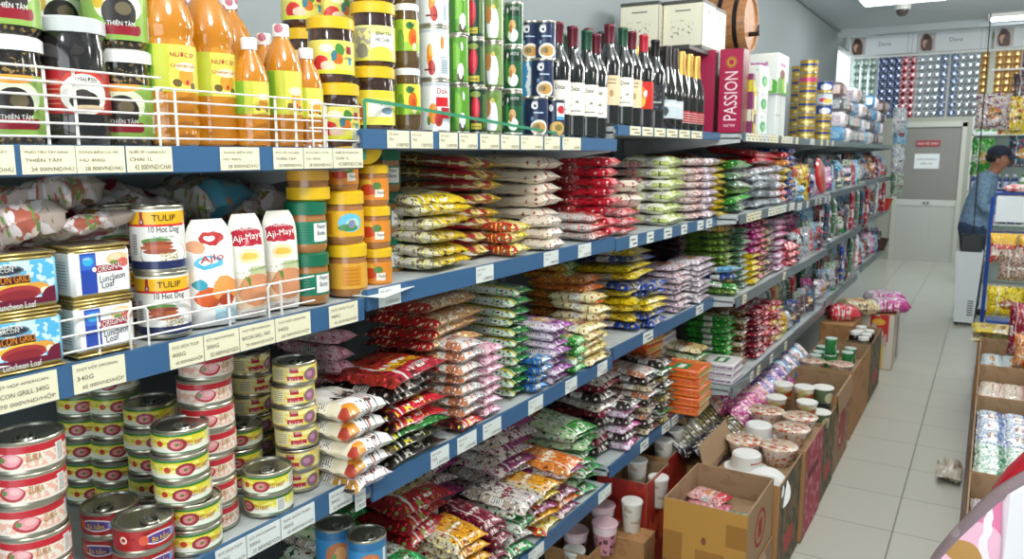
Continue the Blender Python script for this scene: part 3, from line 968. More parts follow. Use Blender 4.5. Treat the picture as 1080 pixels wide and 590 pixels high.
# ------------------------------------------------------------------ sauce pouches, bags on shelf B
def pouch_mesh(w, h, d, mat, seed, texts=(), mats2=()):
    """standing pouch, faces +X, base at origin"""
    rn = random.Random(seed)
    ox = rn.uniform(0, 50)

    def prof(u, v):
        a = max(0., 1 - abs(2 * u - 1) ** 3)
        b = (1 - max(0, (v - .15) / .85) ** 1.6) * (.55 + .45 * min(1, v / .08)) if v < .94 else 0
        k = d / 2 * sqrt(a) * max(b, 0)
        wr = (noise.noise(Vector((u * 5 + ox, v * 7, 0))) * .003) * min(1, b * 2)
        return k, wr

    def fr(u, v):
        k, wr = prof(u, v)
        ww = w * (1 - .08 * v * v - .3 * max(0, (v - .82) / .18) ** 2)
        return (k + wr + .0004 + .006 * sin(v * 3), (u - .5) * ww, v * h)

    def bk(u, v):
        k, wr = prof(u, v)
        ww = w * (1 - .08 * v * v - .3 * max(0, (v - .82) / .18) ** 2)
        return (-k - wr - .0004 + .006 * sin(v * 3), (u - .5) * ww, v * h)
    mb = MB()
    mb.grid(fr, 14, 18, 0)
    mb.grid(bk, 14, 18, 0, flip=True)
    ml = [mat]
    for (s, tw, th, u0, v0, m, sk) in texts:
        if m not in ml:
            ml.append(m)

        def pl(x, y):
            u, v = u0 + x / w, v0 + y / h + x * sk / h
            q = fr(min(max(u, 0), 1), min(max(v, 0), 1))
            return (q[0] + .0012, q[1], q[2])
        mb.text(s, tw, th, pl, ml.index(m))
    return mb.mesh('pouch', ml, 60)


MAYO = art('mayo_pouch', 'F2EEE2', [('R', 'EAC9A6', 0, .12, 1, .42), ('E', 'D8946A', .62, .3, .5, .16), ('E', 'F4D8A8', .5, .62, .3, .07), ('E', 'E8B84A', .5, .62, .22, .035), ('R', 'B61E34', .1, .72, .9, .86), ('E', 'B61E34', .5, .84, .42, .05), ('E', 'F2EEE2', .5, .92, .2, .03), ('B', '5E8A3E', 6, .6, 1.4, 2, {'win': (.05, .3, .45, .48)}), ('R', 'C8CFA0', .45, .44, 1, .52), ('R', 'F0EAE2', 0, 0, 1, .12), ('S', '9C3038', (0, 1), 60, .4, {'win': (.2, .05, .8, .1)})], rough=.25, coat=.5, wob=.04)
AJO = art('sauce_pouch', 'F1EFEA', [('E', 'D8602C', .35, .32, .26, .1), ('E', 'E89A50', .72, .38, .3, .12), ('E', 'C84828', .7, .28, .16, .06), ('E', '3CA0B8', .2, .44, .13, .05), ('E', '58B8D8', .42, .64, .3, .06), ('E', 'F1EFEA', .4, .65, .2, .03), ('E', 'B83030', .55, .86, .28, .06), ('E', 'F1EFEA', .5, .86, .12, .025), ('E', 'E0A078', .2, .78, .18, .06), ('R', 'BBDCE8', .45, .1, 1, .2)], rough=.25, coat=.5, wob=.06)
mayo = Rec('sauce_pouch', 'pouch', pouch_mesh(.066, .172, .04, MAYO, 3, [('Mayonnaise', .036, .006, .5, .855, WHT, 0), ('Aji-Mayo', .056, .014, .5, .775, WHT, .12), ('Xốt trứng gà', .036, .006, .62, .48, GRN, .1)]), [], .03, .17)
ajo = Rec('sauce_pouch', 'pouch', pouch_mesh(.078, .168, .05, AJO, 5, [('Ajlo', .04, .014, .45, .64, RED, .1), ('TÔM', .02, .006, .5, .22, PBRICK, .1)]), [], .03, .16)
PU = 'sauce pouches behind the wire guard'
place(ajo, (-1.05, atX(221, 290, -1.05).y, ZB1), 'white sauce pouch with blue lettering and tomatoes', -.25, PU)
place(mayo, (-1.05, atX(259, 280, -1.05).y, ZB1), 'mayonnaise pouch beside the blue lettered pouch', -.2, PU)
place(mayo, (-1.06, atX(295, 280, -1.06).y, ZB1), 'mayonnaise pouch beside the green lidded peanut jars', -.3, PU)

# ---- shelf A near: seed jars
SEED = art('seed_fill', '2B2724', [('B', '8C7440', 150, .56), ('B', '15120F', 90, .56)], rough=.12, coat=1., coord='Object')
DARKF = art('dark_fill', '1F1D1E', [('B', '34302E', 30, .55)], rough=.1, coat=1., coord='Object')
SEEDL = art('seed_label', '8AAE50', [('E', 'E8F2D0', .5, .62, .12, .3), ('E', '2E2A28', .5, .5, .085, .3), ('E', '6A6048', .52, .58, .04, .12), ('E', 'D0B040', .4, .72, .03, .16), ('E', 'F0A040', .5, .96, .1, .1), ('R', '8C1A2A', .41, .1, .59, .28), ('E', '8C1A2A', .41, .2, .018, .09), ('E', '8C1A2A', .59, .2, .018, .09), ('R', 'EDEFE6', .68, .1, .76, .5), ('S', '404040', (1, 0), 120, .45, {'win': (.69, .14, .75, .34)}), ('R', '5A9A38', .8, 0, 1, 1)], rough=.3, wob=.01)
PRUNEL = art('prune_label', 'A01E26', [('R', 'B8262C', .3, 0, .42, 1), ('E', 'C8402C', .52, .5, .12, .55), ('E', 'EFEDE6', .52, .46, .11, .48), ('E', '24201E', .52, .3, .07, .24), ('E', '4A423E', .51, .46, .04, .12), ('E', 'D8C0A0', .54, .16, .08, .06), ('S', 'D88880', (0, 1), 9, .3, {'win': (.31, .15, .41, .8)})], rough=.3, wob=.015)
seedj = jar('seed_jar', 'jar', .0425, .132, SEED, SEEDL, WLID, (.1, .74), .018, [('THIÊN TÂM', .036, .0075, 0, .034, WHT)], neck=.97)
prune = jar('prune_jar', 'jar', .0425, .165, DARKF, PRUNEL, GYLID, (.28, .66), .02, [('Ô MAI ĐEN', .03, .006, .1, .086, BLK)], neck=.94)
SJ = 'jars of seeds on the top shelf'
column(seedj, 10, -1.072, ZA1, 2, 'green labelled black seed jar', 'at the left edge', SJ, base=-.3, y=100, spin=.1)
column(prune, 79, -1.068, ZA1, 1, 'large grey lidded jar with red label', 'between green labelled seed jars', None, base=-.35, y=100, spin=.02)
column(seedj, 127, -1.08, ZA1, 2, 'green labelled black seed jar', 'touching the orange bottles', SJ, base=-.5, y=100, spin=.1)
place(seedj, (-1.17, atX(62, 20, -1.17).y, ZA1 + .132), 'green labelled seed jar set back between two upper seed jars', -.4, SJ)
place(seedj, (-1.17, atX(62, 20, -1.17).y, ZA1), 'green labelled seed jar hidden behind the grey lidded jar', -.4, SJ)
# orange syrup bottles
JUICE = art('orange_syrup', 'C27A16', [('B', 'CE8A26', 8, .55)], rough=.1, coat=1., coord='Object')
JLAB = art('syrup_label', 'BEC438', [('R', 'DDD25A', .46, 0, .8, 1), ('E', 'D89A30', .56, .35, .05, .2), ('E', '6A5A2E', .5, .2, .025, .08), ('E', '6A5A2E', .6, .15, .02, .07), ('E', 'F0ECC0', .56, .55, .07, .1), ('E', 'B83A2A', .56, .22, .012, .05), ('R', '7AAA30', .2, 0, .38, 1)], rough=.35, wob=.02)
CAPW = art('cap_white', 'F0EDEA', [('D', 'B86A78', 40, .3)], rough=.4, coord='Object')
big = bottle('syrup_bottle', 'bottle', [(0, 0), (.034, .0), (.04, .004), (.0415, .02), (.0395, .026), (.0415, .034), (.0395, .042), (.0415, .05), (.0395, .058), (.0415, .066), (.0415, .075), (.0415, .148), (.0385, .156), (.0415, .166), (.041, .178), (.036, .2), (.026, .222), (.0155, .236), (.0135, .242), (.0135, .25), (0, .25)], JUICE, JLAB, (.078, .145), CAPW, [(0, .243), (.0155, .243), (.016, .245), (.016, .263), (.0145, .266), (0, .266)], [('NƯỚC ÉP', .04, .009, .2, .132, PBRICK), ('CHANH DÂY', .044, .006, .24, .116, PBRICK)])
small = bottle('syrup_bottle', 'bottle', [(0, 0), (.023, 0), (.027, .003), (.028, .012), (.0265, .02), (.028, .03), (.028, .05), (.028, .105), (.027, .115), (.022, .132), (.014, .147), (.011, .155), (.011, .16), (0, .16)], JUICE, JLAB, (.052, .104), CAPW, [(0, .155), (.0125, .155), (.013, .157), (.013, .171), (.012, .174), (0, .174)])
med = bottle('syrup_bottle', 'bottle', [(0, 0), (.026, 0), (.031, .003), (.032, .012), (.0305, .02), (.032, .03), (.032, .05), (.032, .13), (.031, .14), (.026, .16), (.016, .178), (.012, .186), (.012, .19), (0, .19)], JUICE, JLAB, (.055, .128), CAPW, [(0, .186), (.0135, .186), (.014, .188), (.014, .204), (.013, .207), (0, .207)])
OB = 'bottles of orange syrup'
for rec, x, X, lab, rz in ((big, 178, -1.065, 'tall orange syrup bottle nearest the seed jars', -.25), (big, 222, -1.09, 'tall orange syrup bottle, second beside the seed jars', -.3), (big, 246, -1.2, 'tall orange syrup bottle set back behind the small ones', -.5),
                           (small, 265, -1.05, 'small orange syrup bottle right of the tall pair', -.3), (med, 299, -1.065, 'medium orange syrup bottle between two small ones', -.35), (small, 324, -1.065, 'small orange syrup bottle beside yellow lidded jars', -.5),
                           (big, 205, -1.21, 'tall orange syrup bottle hidden behind the first two', -.3), (med, 281, -1.17, 'medium orange syrup bottle behind the small front bottle', -.3)):
    place(rec, (X, atX(x, 100, X).y, ZA1), lab, rz, OB)
# yellow lidded jars
JAM = art('dark_jam', '38231B', [('B', '4E3226', 40, .55)], rough=.1, coat=1., coord='Object')
JAML = art('fruit_jam_label', 'DDD268', [('E', 'D0302C', .41, .3, .06, .26), ('E', 'E8C8B0', .46, .24, .05, .16), ('E', '4E8A3A', .54, .72, .035, .2), ('E', 'D06A28', .53, .46, .035, .16), ('E', '3A7A88', .5, .55, .02, .16), ('R', 'D8D83A', 0, 0, 1, .14), ('R', '3A9AB8', .61, .3, .64, .5), ('R', 'A82838', .595, .62, .64, .85), ('E', 'F6F3C8', .45, .78, .05, .12)], rough=.3, wob=.03)
GRAYL = art('tamarind_label', 'E2DC8C', [('B', 'A8A48E', 6, .5, 4, 1, {'win': (.3, .05, .47, .95)}), ('R', 'F2F0E6', .47, .3, .66, .78), ('E', 'E8DA50', .55, .2, .1, .22), ('R', 'D8D24E', 0, 0, 1, .1), ('E', '8A8878', .4, .3, .05, .22)], rough=.3, wob=.03)
GRAYL2 = art('chutney_label', 'E8DC5A', [('E', 'D06A38', .37, .35, .05, .3), ('R', 'F0EEE2', .45, .25, .66, .7), ('E', '7898A8', .6, .42, .05, .1), ('R', 'E0CC3A', .3, .8, .7, 1)], rough=.3, wob=.03)
jam = jar('jam_jar', 'jar', .0425, .118, JAM, JAML, YLID, (.16, .78), .022, [('TÂM', .014, .008, .55, .058, DRED), ('XÍ MUỘI', .02, .008, .6, .044, NAVY)], neck=.96)
tam = jar('jam_jar', 'jar', .042, .122, JAM, GRAYL, YLID, (.1, .76), .022, [('ME CHÍN', .03, .009, .3, .05, BLK), ('BÌNH TÂN', .034, .009, .36, .062, BLK)], neck=.96)
tam2 = jar('jam_jar', 'jar', .042, .122, JAM, GRAYL2, YLID, (.1, .76), .022, [('ME XAY', .03, .009, .4, .052, NAVY)], neck=.96)
JG = 'yellow lidded jam jars on the top shelf'
column(jam, 356, -1.07, ZA1, 1, 'yellow lidded jar with fruit label behind wire guard', 'lower of two', JG, base=-.5, y=110, spin=.02)
place(jam, (-1.075, atX(349, 50, -1.075).y, ZA1 + .118), 'yellow lidded fruit jar raised above the guarded one', -.62, JG)
column(jam, 322, -1.22, ZA1, 3, 'yellow lidded dark jar', 'behind the medium syrup bottle', JG, base=-.4, y=60)
column(jam, 352, -1.2, ZA1, 3, 'yellow lidded dark jar', 'behind the fruit label jars', JG, base=-.4, y=60)
place(tam2, (-1.068, atX(394, 110, -1.068).y, ZA2), 'yellow lidded jar with pale label, lowest of its pile', -.72, JG)
place(tam, (-1.068, atX(394, 40, -1.068).y, ZA2 + .122), 'yellow lidded jar with grey spiced label, middle of its pile', -.72, JG)
place(tam, (-1.068, atX(394, 0, -1.068).y, ZA2 + .244), 'yellow lidded jar cut by the top of the picture', -.6, JG)
OLIVE = art('brown_paste', '5A4526', rough=.12, coat=1.)
CHI = art('chicory_label', '9CC23A', [('R', 'E8E24A', .44, .3, .8, 1), ('E', 'D86A1C', .56, .45, .06, .3), ('E', 'C8501C', .57, .38, .03, .16), ('E', 'F0E0B0', .58, .15, .03, .12), ('E', '3E7A2E', .52, .82, .05, .12), ('E', '6A9A2E', .4, .3, .05, .4)], rough=.3, wob=.02)
chi = jar('pickle_jar', 'jar', .0262, .127, OLIVE, CHI, WLID, (.3, .84), .014, [('CHI', .014, .008, .22, .086, NAVY)], neck=.94)
column(chi, 430, -1.055, ZA2, 3, 'slim white lidded pepper jar', 'left of the white fruit tins', 'slim pickle jars', base=-.72, y=100, spin=.08)
# fruit tins
DOLE = art('peach_label', 'EEF0F2', [('E', 'E88A2C', .41, .45, .035, .24), ('E', 'F0B860', .42, .55, .02, .12), ('E', 'B83A30', .43, .2, .04, .16), ('E', 'D88A30', .55, .72, .022, .14), ('R', 'B8C2CC', .54, .08, .64, .36), ('S', '98A4B0', (0, 1), 22, .45, {'win': (.53, .1, .65, .46)}), ('R', '8A2A2A', .34, .14, .47, .18), ('R', 'C8CCD4', 0, .93, 1, 1)], rough=.3, metal=.1, coat=.3, wob=.015)
DOLE2 = art('peach_label_front', 'EEF0F2', [('R', 'D8232C', .5, .5, .66, .7), ('E', 'E88A2C', .47, .35, .05, .22), ('E', 'C83A30', .53, .22, .045, .14), ('E', '5E8A3A', .42, .2, .02, .1), ('R', 'C02838', .56, .25, .7, .48), ('R', 'C8CCD4', 0, .93, 1, 1)], rough=.3, metal=.1, coat=.3, wob=.015)
COCO = art('coconut_label', '5C9A2A', [('E', '7AB83A', .45, .6, .08, .3), ('E', 'F0F0EA', .54, .24, .05, .2), ('E', '5A4632', .53, .12, .06, .1), ('E', 'E8EEF0', .54, .22, .03, .13), ('R', '2E5A1E', 0, 0, 1, .05), ('E', 'E4EAEA', .56, .82, .02, .1), ('R', '3E7A22', .3, 0, .42, 1)], rough=.3, coat=.4, wob=.03)
LYCH = art('lychee_label', '1E3A2A', [('E', 'C81C34', .44, .55, .07, .3), ('E', 'E03048', .44, .6, .045, .2), ('E', '8C9A48', .44, .9, .09, .07), ('R', 'C8B43C', .36, .08, .54, .22), ('R', '1E3A2A', .38, .12, .52, .15), ('R', '4A6A30', .56, .1, .66, .9)], rough=.3, coat=.4, wob=.03)
MANG = art('longan_label', '7C9A52', [('E', 'EDF0F2', .47, .38, .1, .42), ('E', 'F8F8F8', .48, .3, .06, .28), ('E', 'C88A4A', .4, .62, .05, .22), ('E', '6E8A3A', .52, .86, .07, .1), ('R', '5E7440', 0, 0, 1, .07), ('E', 'D8C04A', .48, .8, .03, .06)], rough=.3, coat=.4, wob=.03)
AROY = art('aroy_label', '1F5A34', [('R', '123A24', 0, .72, 1, .97), ('E', 'D8A868', .46, .48, .06, .15), ('E', 'F0F0E8', .47, .25, .09, .16), ('E', 'B87A3A', .44, .4, .03, .1), ('E', 'E8E8E0', .38, .86, .02, .07), ('R', 'EDEDE6', 0, .0, 1, .04), ('E', '4A9A4A', .36, .5, .04, .3)], rough=.3, coat=.4, wob=.03)
dole = can('fruit_tin', 'tin', .0325, .1115, DOLE)
dole2 = can('fruit_tin', 'tin', .0325, .1115, DOLE2, [('Dole', .026, .012, .45, .088, RED)])
coco = can('coconut_tin', 'tin', .0235, .1085, COCO, seg=24)
lych = can('lychee_tin', 'tin', .0235, .1085, LYCH, [('Rambutan', .016, .005, -.32, .016, YEL)], seg=24)
mang = can('fruit_tin', 'tin', .0245, .1085, MANG, seg=24)
aroy = can('fruit_tin', 'tin', .0245, .1085, AROY, [('AROY-D', .022, .008, -.1, .092, WHT)], seg=24)
q = atX(459, 110, -1.06)
FT = 'tins of fruit on the top shelf'
place(dole2, (-1.06, q.y, ZA2), 'white fruit tin with red lettering, lowest of its pile', -.85, FT)
for i, s in ((1, 'second from the bottom of its pile'), (2, 'third from the bottom of its pile')):
    place(dole, (-1.06, q.y, ZA2 + i * .1115), 'white peach tin, ' + s, -.85 + .2 * i, FT)
for i in range(3):
    place(dole, (-1.15, q.y - .02, ZA2 + i * .1115), f'white peach tin behind, {nth(i, 3)} of the rear pile', -.6, FT)
column(coco, 485, -1.06, ZA2, 3, 'bright green coconut tin', 'right of the white fruit tins', FT, base=-.8, y=100, spin=.12)
column(lych, 502, -1.06, ZA2, 3, 'dark green tin with red rambutan', 'right of the bright coconut tins', FT, base=-.75, y=100, spin=.1)
column(mang, 520, -1.06, ZA2, 3, 'green tin with big white fruit', 'fourth from the yellow lidded jars', FT, base=-.8, y=100, spin=.1)
column(aroy, 541, -1.06, ZA2, 3, 'dark green longan tin', 'left of the navy tuna tins', FT, base=-.85, y=100, spin=.1)
for j, (rec, px, d) in enumerate(((coco, 478, 'coconut'), (lych, 500, 'rambutan'), (mang, 517, 'white fruit'), (aroy, 536, 'longan'))):
    for i in range(3):
        place(rec, (-1.14, atX(px, 60, -1.14).y, ZA2 + i * .1085), f'{d} tin of the rear row, {nth(i, 3)} of its pile', -.8, FT)
TUNA = art('tuna_label', '1E2C4E', [('E', 'ECE8E0', .5, .2, .13, .22), ('E', 'C89850', .5, .2, .1, .15), ('E', '7A6A38', .47, .22, .04, .08), ('E', 'F2F2F2', .43, .82, .045, .1), ('E', '1E2C4E', .44, .82, .02, .05), ('R', 'B8CCE0', .42, .6, .56, .64), ('E', '7AA0C0', .4, .45, .02, .06)], rough=.3, coat=.4, wob=.02)
TUNA2 = art('tuna_label_red', '1E2C4E', [('R', 'EDEAEA', .5, .55, .66, .95), ('E', 'C83038', .58, .75, .07, .12), ('R', '5AA8D0', .5, .45, .66, .55), ('E', 'D8B060', .52, .2, .12, .2), ('E', '8A7A40', .54, .22, .06, .1), ('E', 'F2F2F2', .42, .8, .03, .1)], rough=.3, coat=.4, wob=.02)
TUNA3 = art('tuna_label_sky', '3A92C0', [('E', 'E8F2F4', .52, .5, .03, .6), ('R', '1E3A6A', .3, 0, .42, 1)], rough=.3, coat=.4, wob=.1)
tuna = can('tuna_tin', 'tin', .031, .101, TUNA, [('CB', .016, .009, -.45, .085, WHT)], seg=24)
tuna2 = can('tuna_tin', 'tin', .031, .101, TUNA2, seg=24)
tuna3 = can('tuna_tin', 'tin', .031, .101, TUNA3, seg=24)
TG = 'navy tuna tins on the top shelf'
for rec, px, X, i, lab in ((tuna, 566, -1.045, 0, 'navy tuna tin beside the longan tins, at the bottom'), (tuna2, 584, -1.04, 0, 'navy tuna tin with red badge, at the bottom'), (tuna, 572, -1.05, 1, 'navy tuna tin in the middle row'), (tuna2, 587, -1.05, 1, 'navy tuna tin with red badge, middle row'),
                           (tuna, 574, -1.06, 2, 'navy tuna tin on top beside the wine bottles'), (tuna3, 556, -1.1, 1, 'sky blue tuna tin in the middle of the rear row'), (tuna, 557, -1.1, 2, 'navy tuna tin on the sky blue tin'), (tuna3, 555, -1.1, 0, 'sky blue tuna tin at the bottom of the rear row')):
    place(rec, (X, atX(px, 100, X).y, ZA2 + i * .101), lab, -.75, TG)

# ---- wine
WINE = art('wine_glass', '0B0809', rough=.06, coat=1., spec=.8)
WINEG = art('wine_glass_green', '0E130C', rough=.06, coat=1., spec=.8)
WLAB = art('wine_label', 'EDE8DA', [('B', '8A8878', 8, .62, 2, 1, {'win': (.42, .25, .58, .55)}), ('R', '4A4640', .42, .12, .58, .15)], rough=.6)
WLAB2 = art('wine_label_cream', 'E2C9A4', [('E', 'B09058', .5, .4, .03, .12), ('R', '8A6A48', .44, .72, .56, .76)], rough=.6)
WLAB3 = art('sparkling_label', 'C8D2D8', [('E', '3A4A4A', .48, .4, .06, .25), ('R', 'F0F2F2', .35, .7, .65, .85)], rough=.5, wob=.05)
WLAB4 = art('fruit_wine_label', 'C8281E', [('E', 'E87A1C', .46, .5, .1, .4), ('E', 'F0C040', .5, .3, .05, .16), ('E', 'EDE0D8', .54, .6, .03, .14)], rough=.4, wob=.08)
WLAB5 = art('black_wine_label', '20242A', [('B', '5A6470', 10, .6, 2, 1), ('R', 'A8B0B0', .4, .3, .6, .36)], rough=.4)
WLAB6 = art('red_square_label', 'A81E2C', [('S', 'E8D8D0', (0, 1), 5, .2), ('R', 'F0E8E0', .46, .2, .48, .8)], rough=.5)
CAPR = art('foil_burgundy', '5E1626', rough=.35, metal=.2)
CAPG = art('foil_green', '1E4A34', rough=.35, metal=.2)
CAPK = art('foil_black', '1E1416', rough=.35, metal=.2)
CAPGO = art('foil_gold', 'C79A48', rough=.35, metal=.5)
CAPRED = art('foil_red', 'B01C30', rough=.35)
bprof = [(0, 0), (.034, 0), (.037, .004), (.037, .01), (.037, .1), (.037, .185), (.035, .2), (.028, .22), (.019, .234), (.0148, .25), (.0145, .27), (.0145, .3), (0, .3)]
bcap = [(0, .235), (.0152, .252), (.0155, .262), (.0155, .298), (.0165, .3), (.0165, .306), (.015, .309), (0, .309)]
bcap = [(.0152, .252), (.0155, .262), (.0155, .298), (.0165, .3), (.0165, .306), (.015, .309), (0, .309)]
wines = {}
for cn, cm in (('r', CAPR), ('g', CAPG), ('k', CAPK), ('red', CAPRED)):
    for ln, lm, tx in (('a', WLAB, [('Dalat', .03, .012, 0, .135, BLK)]), ('b', WLAB2, [('DOMAINE', .03, .006, 0, .14, BLK)]), ('f', WLAB4, []), ('k', WLAB5, [])):
        wines[cn + ln] = bottle('wine_bottle', 'wine bottle', bprof, WINE if cn != 'g' else WINEG, lm, (.062, .152), cm, bcap, tx, 24, 'foil_capsule')
sprof = [(0, 0), (.036, 0), (.04, .005), (.04, .12), (.038, .15), (.028, .19), (.018, .225), (.015, .25), (.015, .285), (0, .285)]
spark = bottle('sparkling_bottle', 'wine bottle', sprof, WINEG, WLAB3, (.04, .105), CAPK, [(.0195, .222), (.0165, .25), (.0175, .288), (.016, .297), (0, .3)], (), 24, 'foil_capsule')
sparkg = bottle('sparkling_bottle', 'wine bottle', sprof, WINEG, WLAB6, (.03, .075), CAPGO, [(.023, .206), (.0175, .245), (.0185, .288), (.016, .297), (0, .3)], (), 24, 'foil_capsule')
WB = 'wine bottles on the top shelf'
front = [(1.985, -1.05, 'ra'), (2.07, -1.048, 'ra'), (2.155, -1.045, 'ga'), (2.238, -1.055, 'ra'), (2.345, -1.06, 'rb'), (2.43, -1.05, 'ga'), (2.515, -1.055, 'rb')]
fl = ['burgundy capped wine bottle nearest the tuna tins', 'burgundy capped wine bottle, second from the tuna tins', 'green capped wine bottle at the shelf front', 'burgundy capped wine bottle right of the front green capped one', 'wine bottle with cream label, burgundy cap', 'green capped wine bottle near the red fruit wine', 'wine bottle with cream label beside the red fruit wine']
for (y, X, k), lab in zip(front, fl):
    place(wines[k], (X, y, ZA2 if y < 2.28 else ZA3), lab, -.85, WB)
back = [(2.02, -1.15, 'ra', 'rear wine bottle peeking over the tuna tins'), (2.105, -1.145, 'ka', 'rear black capped wine bottle near the tuna tins'), (2.195, -1.14, 'ga', 'rear wine bottle with green cap'), (2.06, -1.24, 'ra', 'third row wine bottle near the tuna tins'), (2.15, -1.235, 'ra', 'third row wine bottle behind the green cap'),
        (2.24, -1.235, 'ra', 'third row wine bottle beside the shelf joint'), (2.385, -1.15, 'ra', 'rear wine bottle behind the cream labels'), (2.475, -1.145, 'kb', 'rear black capped wine bottle below the cream cartons')]
for y, X, k, lab in back:
    place(wines[k], (X, y, ZA2 if y < 2.28 else ZA3), lab, -.8, WB)
place(wines['redf'], (-1.05, 2.605, ZA3), 'red capped fruit wine bottle with orange label', -.95, WB)
place(wines['kk'], (-1.14, 2.66, ZA3), 'black wine bottle beside the red fruit wine', -.95, WB)
for y, X, rec, lab in ((2.74, -1.06, wines['kk'], 'black labelled wine bottle under the cream cartons'), (2.83, -1.05, spark, 'sparkling wine bottle with silver label, in front'), (2.92, -1.055, spark, 'sparkling wine bottle with silver label, second'), (2.79, -1.15, sparkg, 'gold necked sparkling bottle, rear left'),
                       (3.01, -1.06, sparkg, 'gold necked sparkling bottle, first of three'), (3.1, -1.06, sparkg, 'gold necked sparkling bottle, second of three'), (3.19, -1.06, sparkg, 'gold necked sparkling bottle beside the maroon box'), (2.69, -1.24, spark, 'sparkling bottle in the dark behind the front ones')):
    place(rec, (X, y, ZA3), lab, -1.0, WB)
# PASSION gift box, cartons, barrel
MAR = art('maroon_card', '8E1438', [('R', 'A81A48', .0, .0, 1, 1)], rough=.35, coat=.3)
MARS = art('maroon_side', '6A2430', [('R', '8A4A38', .5, 0, 1, 1)], rough=.35, coat=.3)
PALE = art('print_pink', 'F2DCE4', rough=.5)
GOLDP = art('print_dull_gold', 'C0902A', rough=.4)


def sun(mb, ml):
    if GOLDP not in ml:
        ml.append(GOLDP)
    k = ml.index(GOLDP)
    for a in range(16):
        t = 2 * pi * a / 16
        c = Vector((-.0, -.0455, .29))
        P = [c + Vector((cos(t + s) * r, -.0005, sin(t + s) * r)) for s, r in ((-.14, .018), (.14, .018), (.0, .027))]
        mb.add(P, [(0, 1, 2)], k)
    mb.lathe([(.011, 0), (.017, 0), (.017, .0006), (.011, .0006)], 20, k, Matrix.Translation((0, -.0455, .29)) @ Matrix.Rotation(pi / 2, 4, 'X'))


giftm = carton('gift_box', 'box', .1, .09, .345, [MARS, MAR, MARS, MAR, MARS, MAR], [('PASSION', .2, .055, '-Y', .52, .44, PALE, True), ('DALAT WINE', .05, .012, '-Y', .5, .09, PALE)], more=sun)
place(giftm, (-.972, 3.43, ZA4), 'maroon gift box lettered PASSION beside the sparkling bottles', 0)
place(carton('gift_box', 'box', .1, .09, .345, [MARS, MAR, MARS, MAR, MARS, MAR]), (-1.09, 3.43, ZA4), 'maroon gift box tucked behind the lettered one', 0)
PURB = art('purple_box', '7A2A5E', [('R', 'C8C030', 0, .7, 1, .9), ('R', 'D8D8C0', 0, .2, 1, .4)], rough=.4)
YELB = art('yellow_box', 'D8C02A', [('R', 'F0F0E0', 0, .5, 1, .8), ('R', '6A2A6A', 0, .2, 1, .4)], rough=.4)
place(carton('slim_box', 'box', .12, .03, .25, [PURB] * 6), (-.965, 3.5, ZA4), 'slim purple box right of the maroon gift box')
place(carton('slim_box', 'box', .12, .03, .2, [YELB] * 6), (-.965, 3.535, ZA4), 'slim yellow box between purple box and milk cartons')
CRM = art('cream_carton', 'E4DFC8', [('R', '4A4A42', 0, .93, 1, 1), ('R', '5A5A52', 0, 0, 1, .07), ('B', '98947E', 10, .6, 1.4, 1.6, {'win': (.2, .25, .8, .6)}), ('R', '7A7668', .3, .78, .7, .81)], rough=.5)
CRMT = art('cream_carton_top', '5C5A50', rough=.5)
wc = carton('wine_carton', 'box', .17, .17, .2, [CRM, CRM, CRMT, CRM, CRM, CRM])
mb = MB(); mb.box(-.19, -.55, -.018, .24, .55, 0, bev=.002)
ws = obj('wall_shelf', None, loc=(-1.31, 3.68, 2.03)); tag(ws, 'dark wall shelf carrying cream cartons above the bottles', 'shelf')
obj('board', mb.mesh('board', art('dark_board', '3E3A36', rough=.5), smooth=False), ws)
for y in (-.4, .4):
    mb = MB(); mb.box(-.19, y - .01, -.16, -.17, y + .01, -.018); mb.box(-.19, y - .008, -.034, .12, y + .008, -.018)
    obj('bracket', mb.mesh('bracket', GREYM, smooth=False), ws)
place(wc, (-1.33, 3.32, 2.03), 'cream wine carton, left of the three on the wall shelf', .05, 'cream wine cartons')
place(wc, (-1.155, 3.37, 2.03), 'cream wine carton, middle and nearest of the three', -.0, 'cream wine cartons')
place(wc, (-1.165, 3.56, 2.03), 'cream wine carton, right of the three beside the barrel', 0, 'cream wine cartons')
WOOD = art('barrel_wood', 'A8764A', [('S', '7E5430', (1, 0), 18, .06), ('B', '8A5E38', 6, .58, 18, 1)], rough=.5, coat=.2)
mb = MB(); HOOP = art('barrel_hoop', '2E2824', rough=.4, metal=.6)
bl, br = .34, .15
pr = [(0, 0), (br * .84, 0)] + [(br * (.86 + .14 * sin(pi * k / 8)), bl * k / 8) for k in range(9)] + [(br * .8, bl), (br * .78, bl - .012), (0, bl - .012)]
mb.lathe(pr, 28)
brl = obj('wine_barrel', None, loc=(-1.38, 3.93, 2.215)); tag(brl, 'small wooden wine barrel lying on a stand', 'barrel')
M = Matrix.Rotation(pi / 2, 4, 'Y')
mb.v = [tuple(M @ Vector(p)) for p in mb.v]
obj('barrel_body', mb.mesh('barrel_body', WOOD), brl)
for k in (1.2, 2.8, 5.2, 6.9):
    r = br * (.86 + .14 * sin(pi * k / 8)) + .001
    mb = MB(); mb.lathe([(r, bl * k / 8 - .011), (r + .002, bl * k / 8 - .01), (r + .002, bl * k / 8 + .01), (r, bl * k / 8 + .011)], 28, 0, M)
    obj('hoop', mb.mesh('hoop', HOOP), brl)
mb = MB(); mb.lathe([(0, 0), (.011, 0), (.011, .05), (0, .05)], 10, 0, Matrix.Translation((bl - .01, 0, -.05)) @ M)
mb.lathe([(0, 0), (.006, 0), (.006, .05), (0, .05)], 8, 0, Matrix.Translation((bl + .03, 0, -.06)))
obj('tap', mb.mesh('tap', HOOP), brl)
mb = MB()
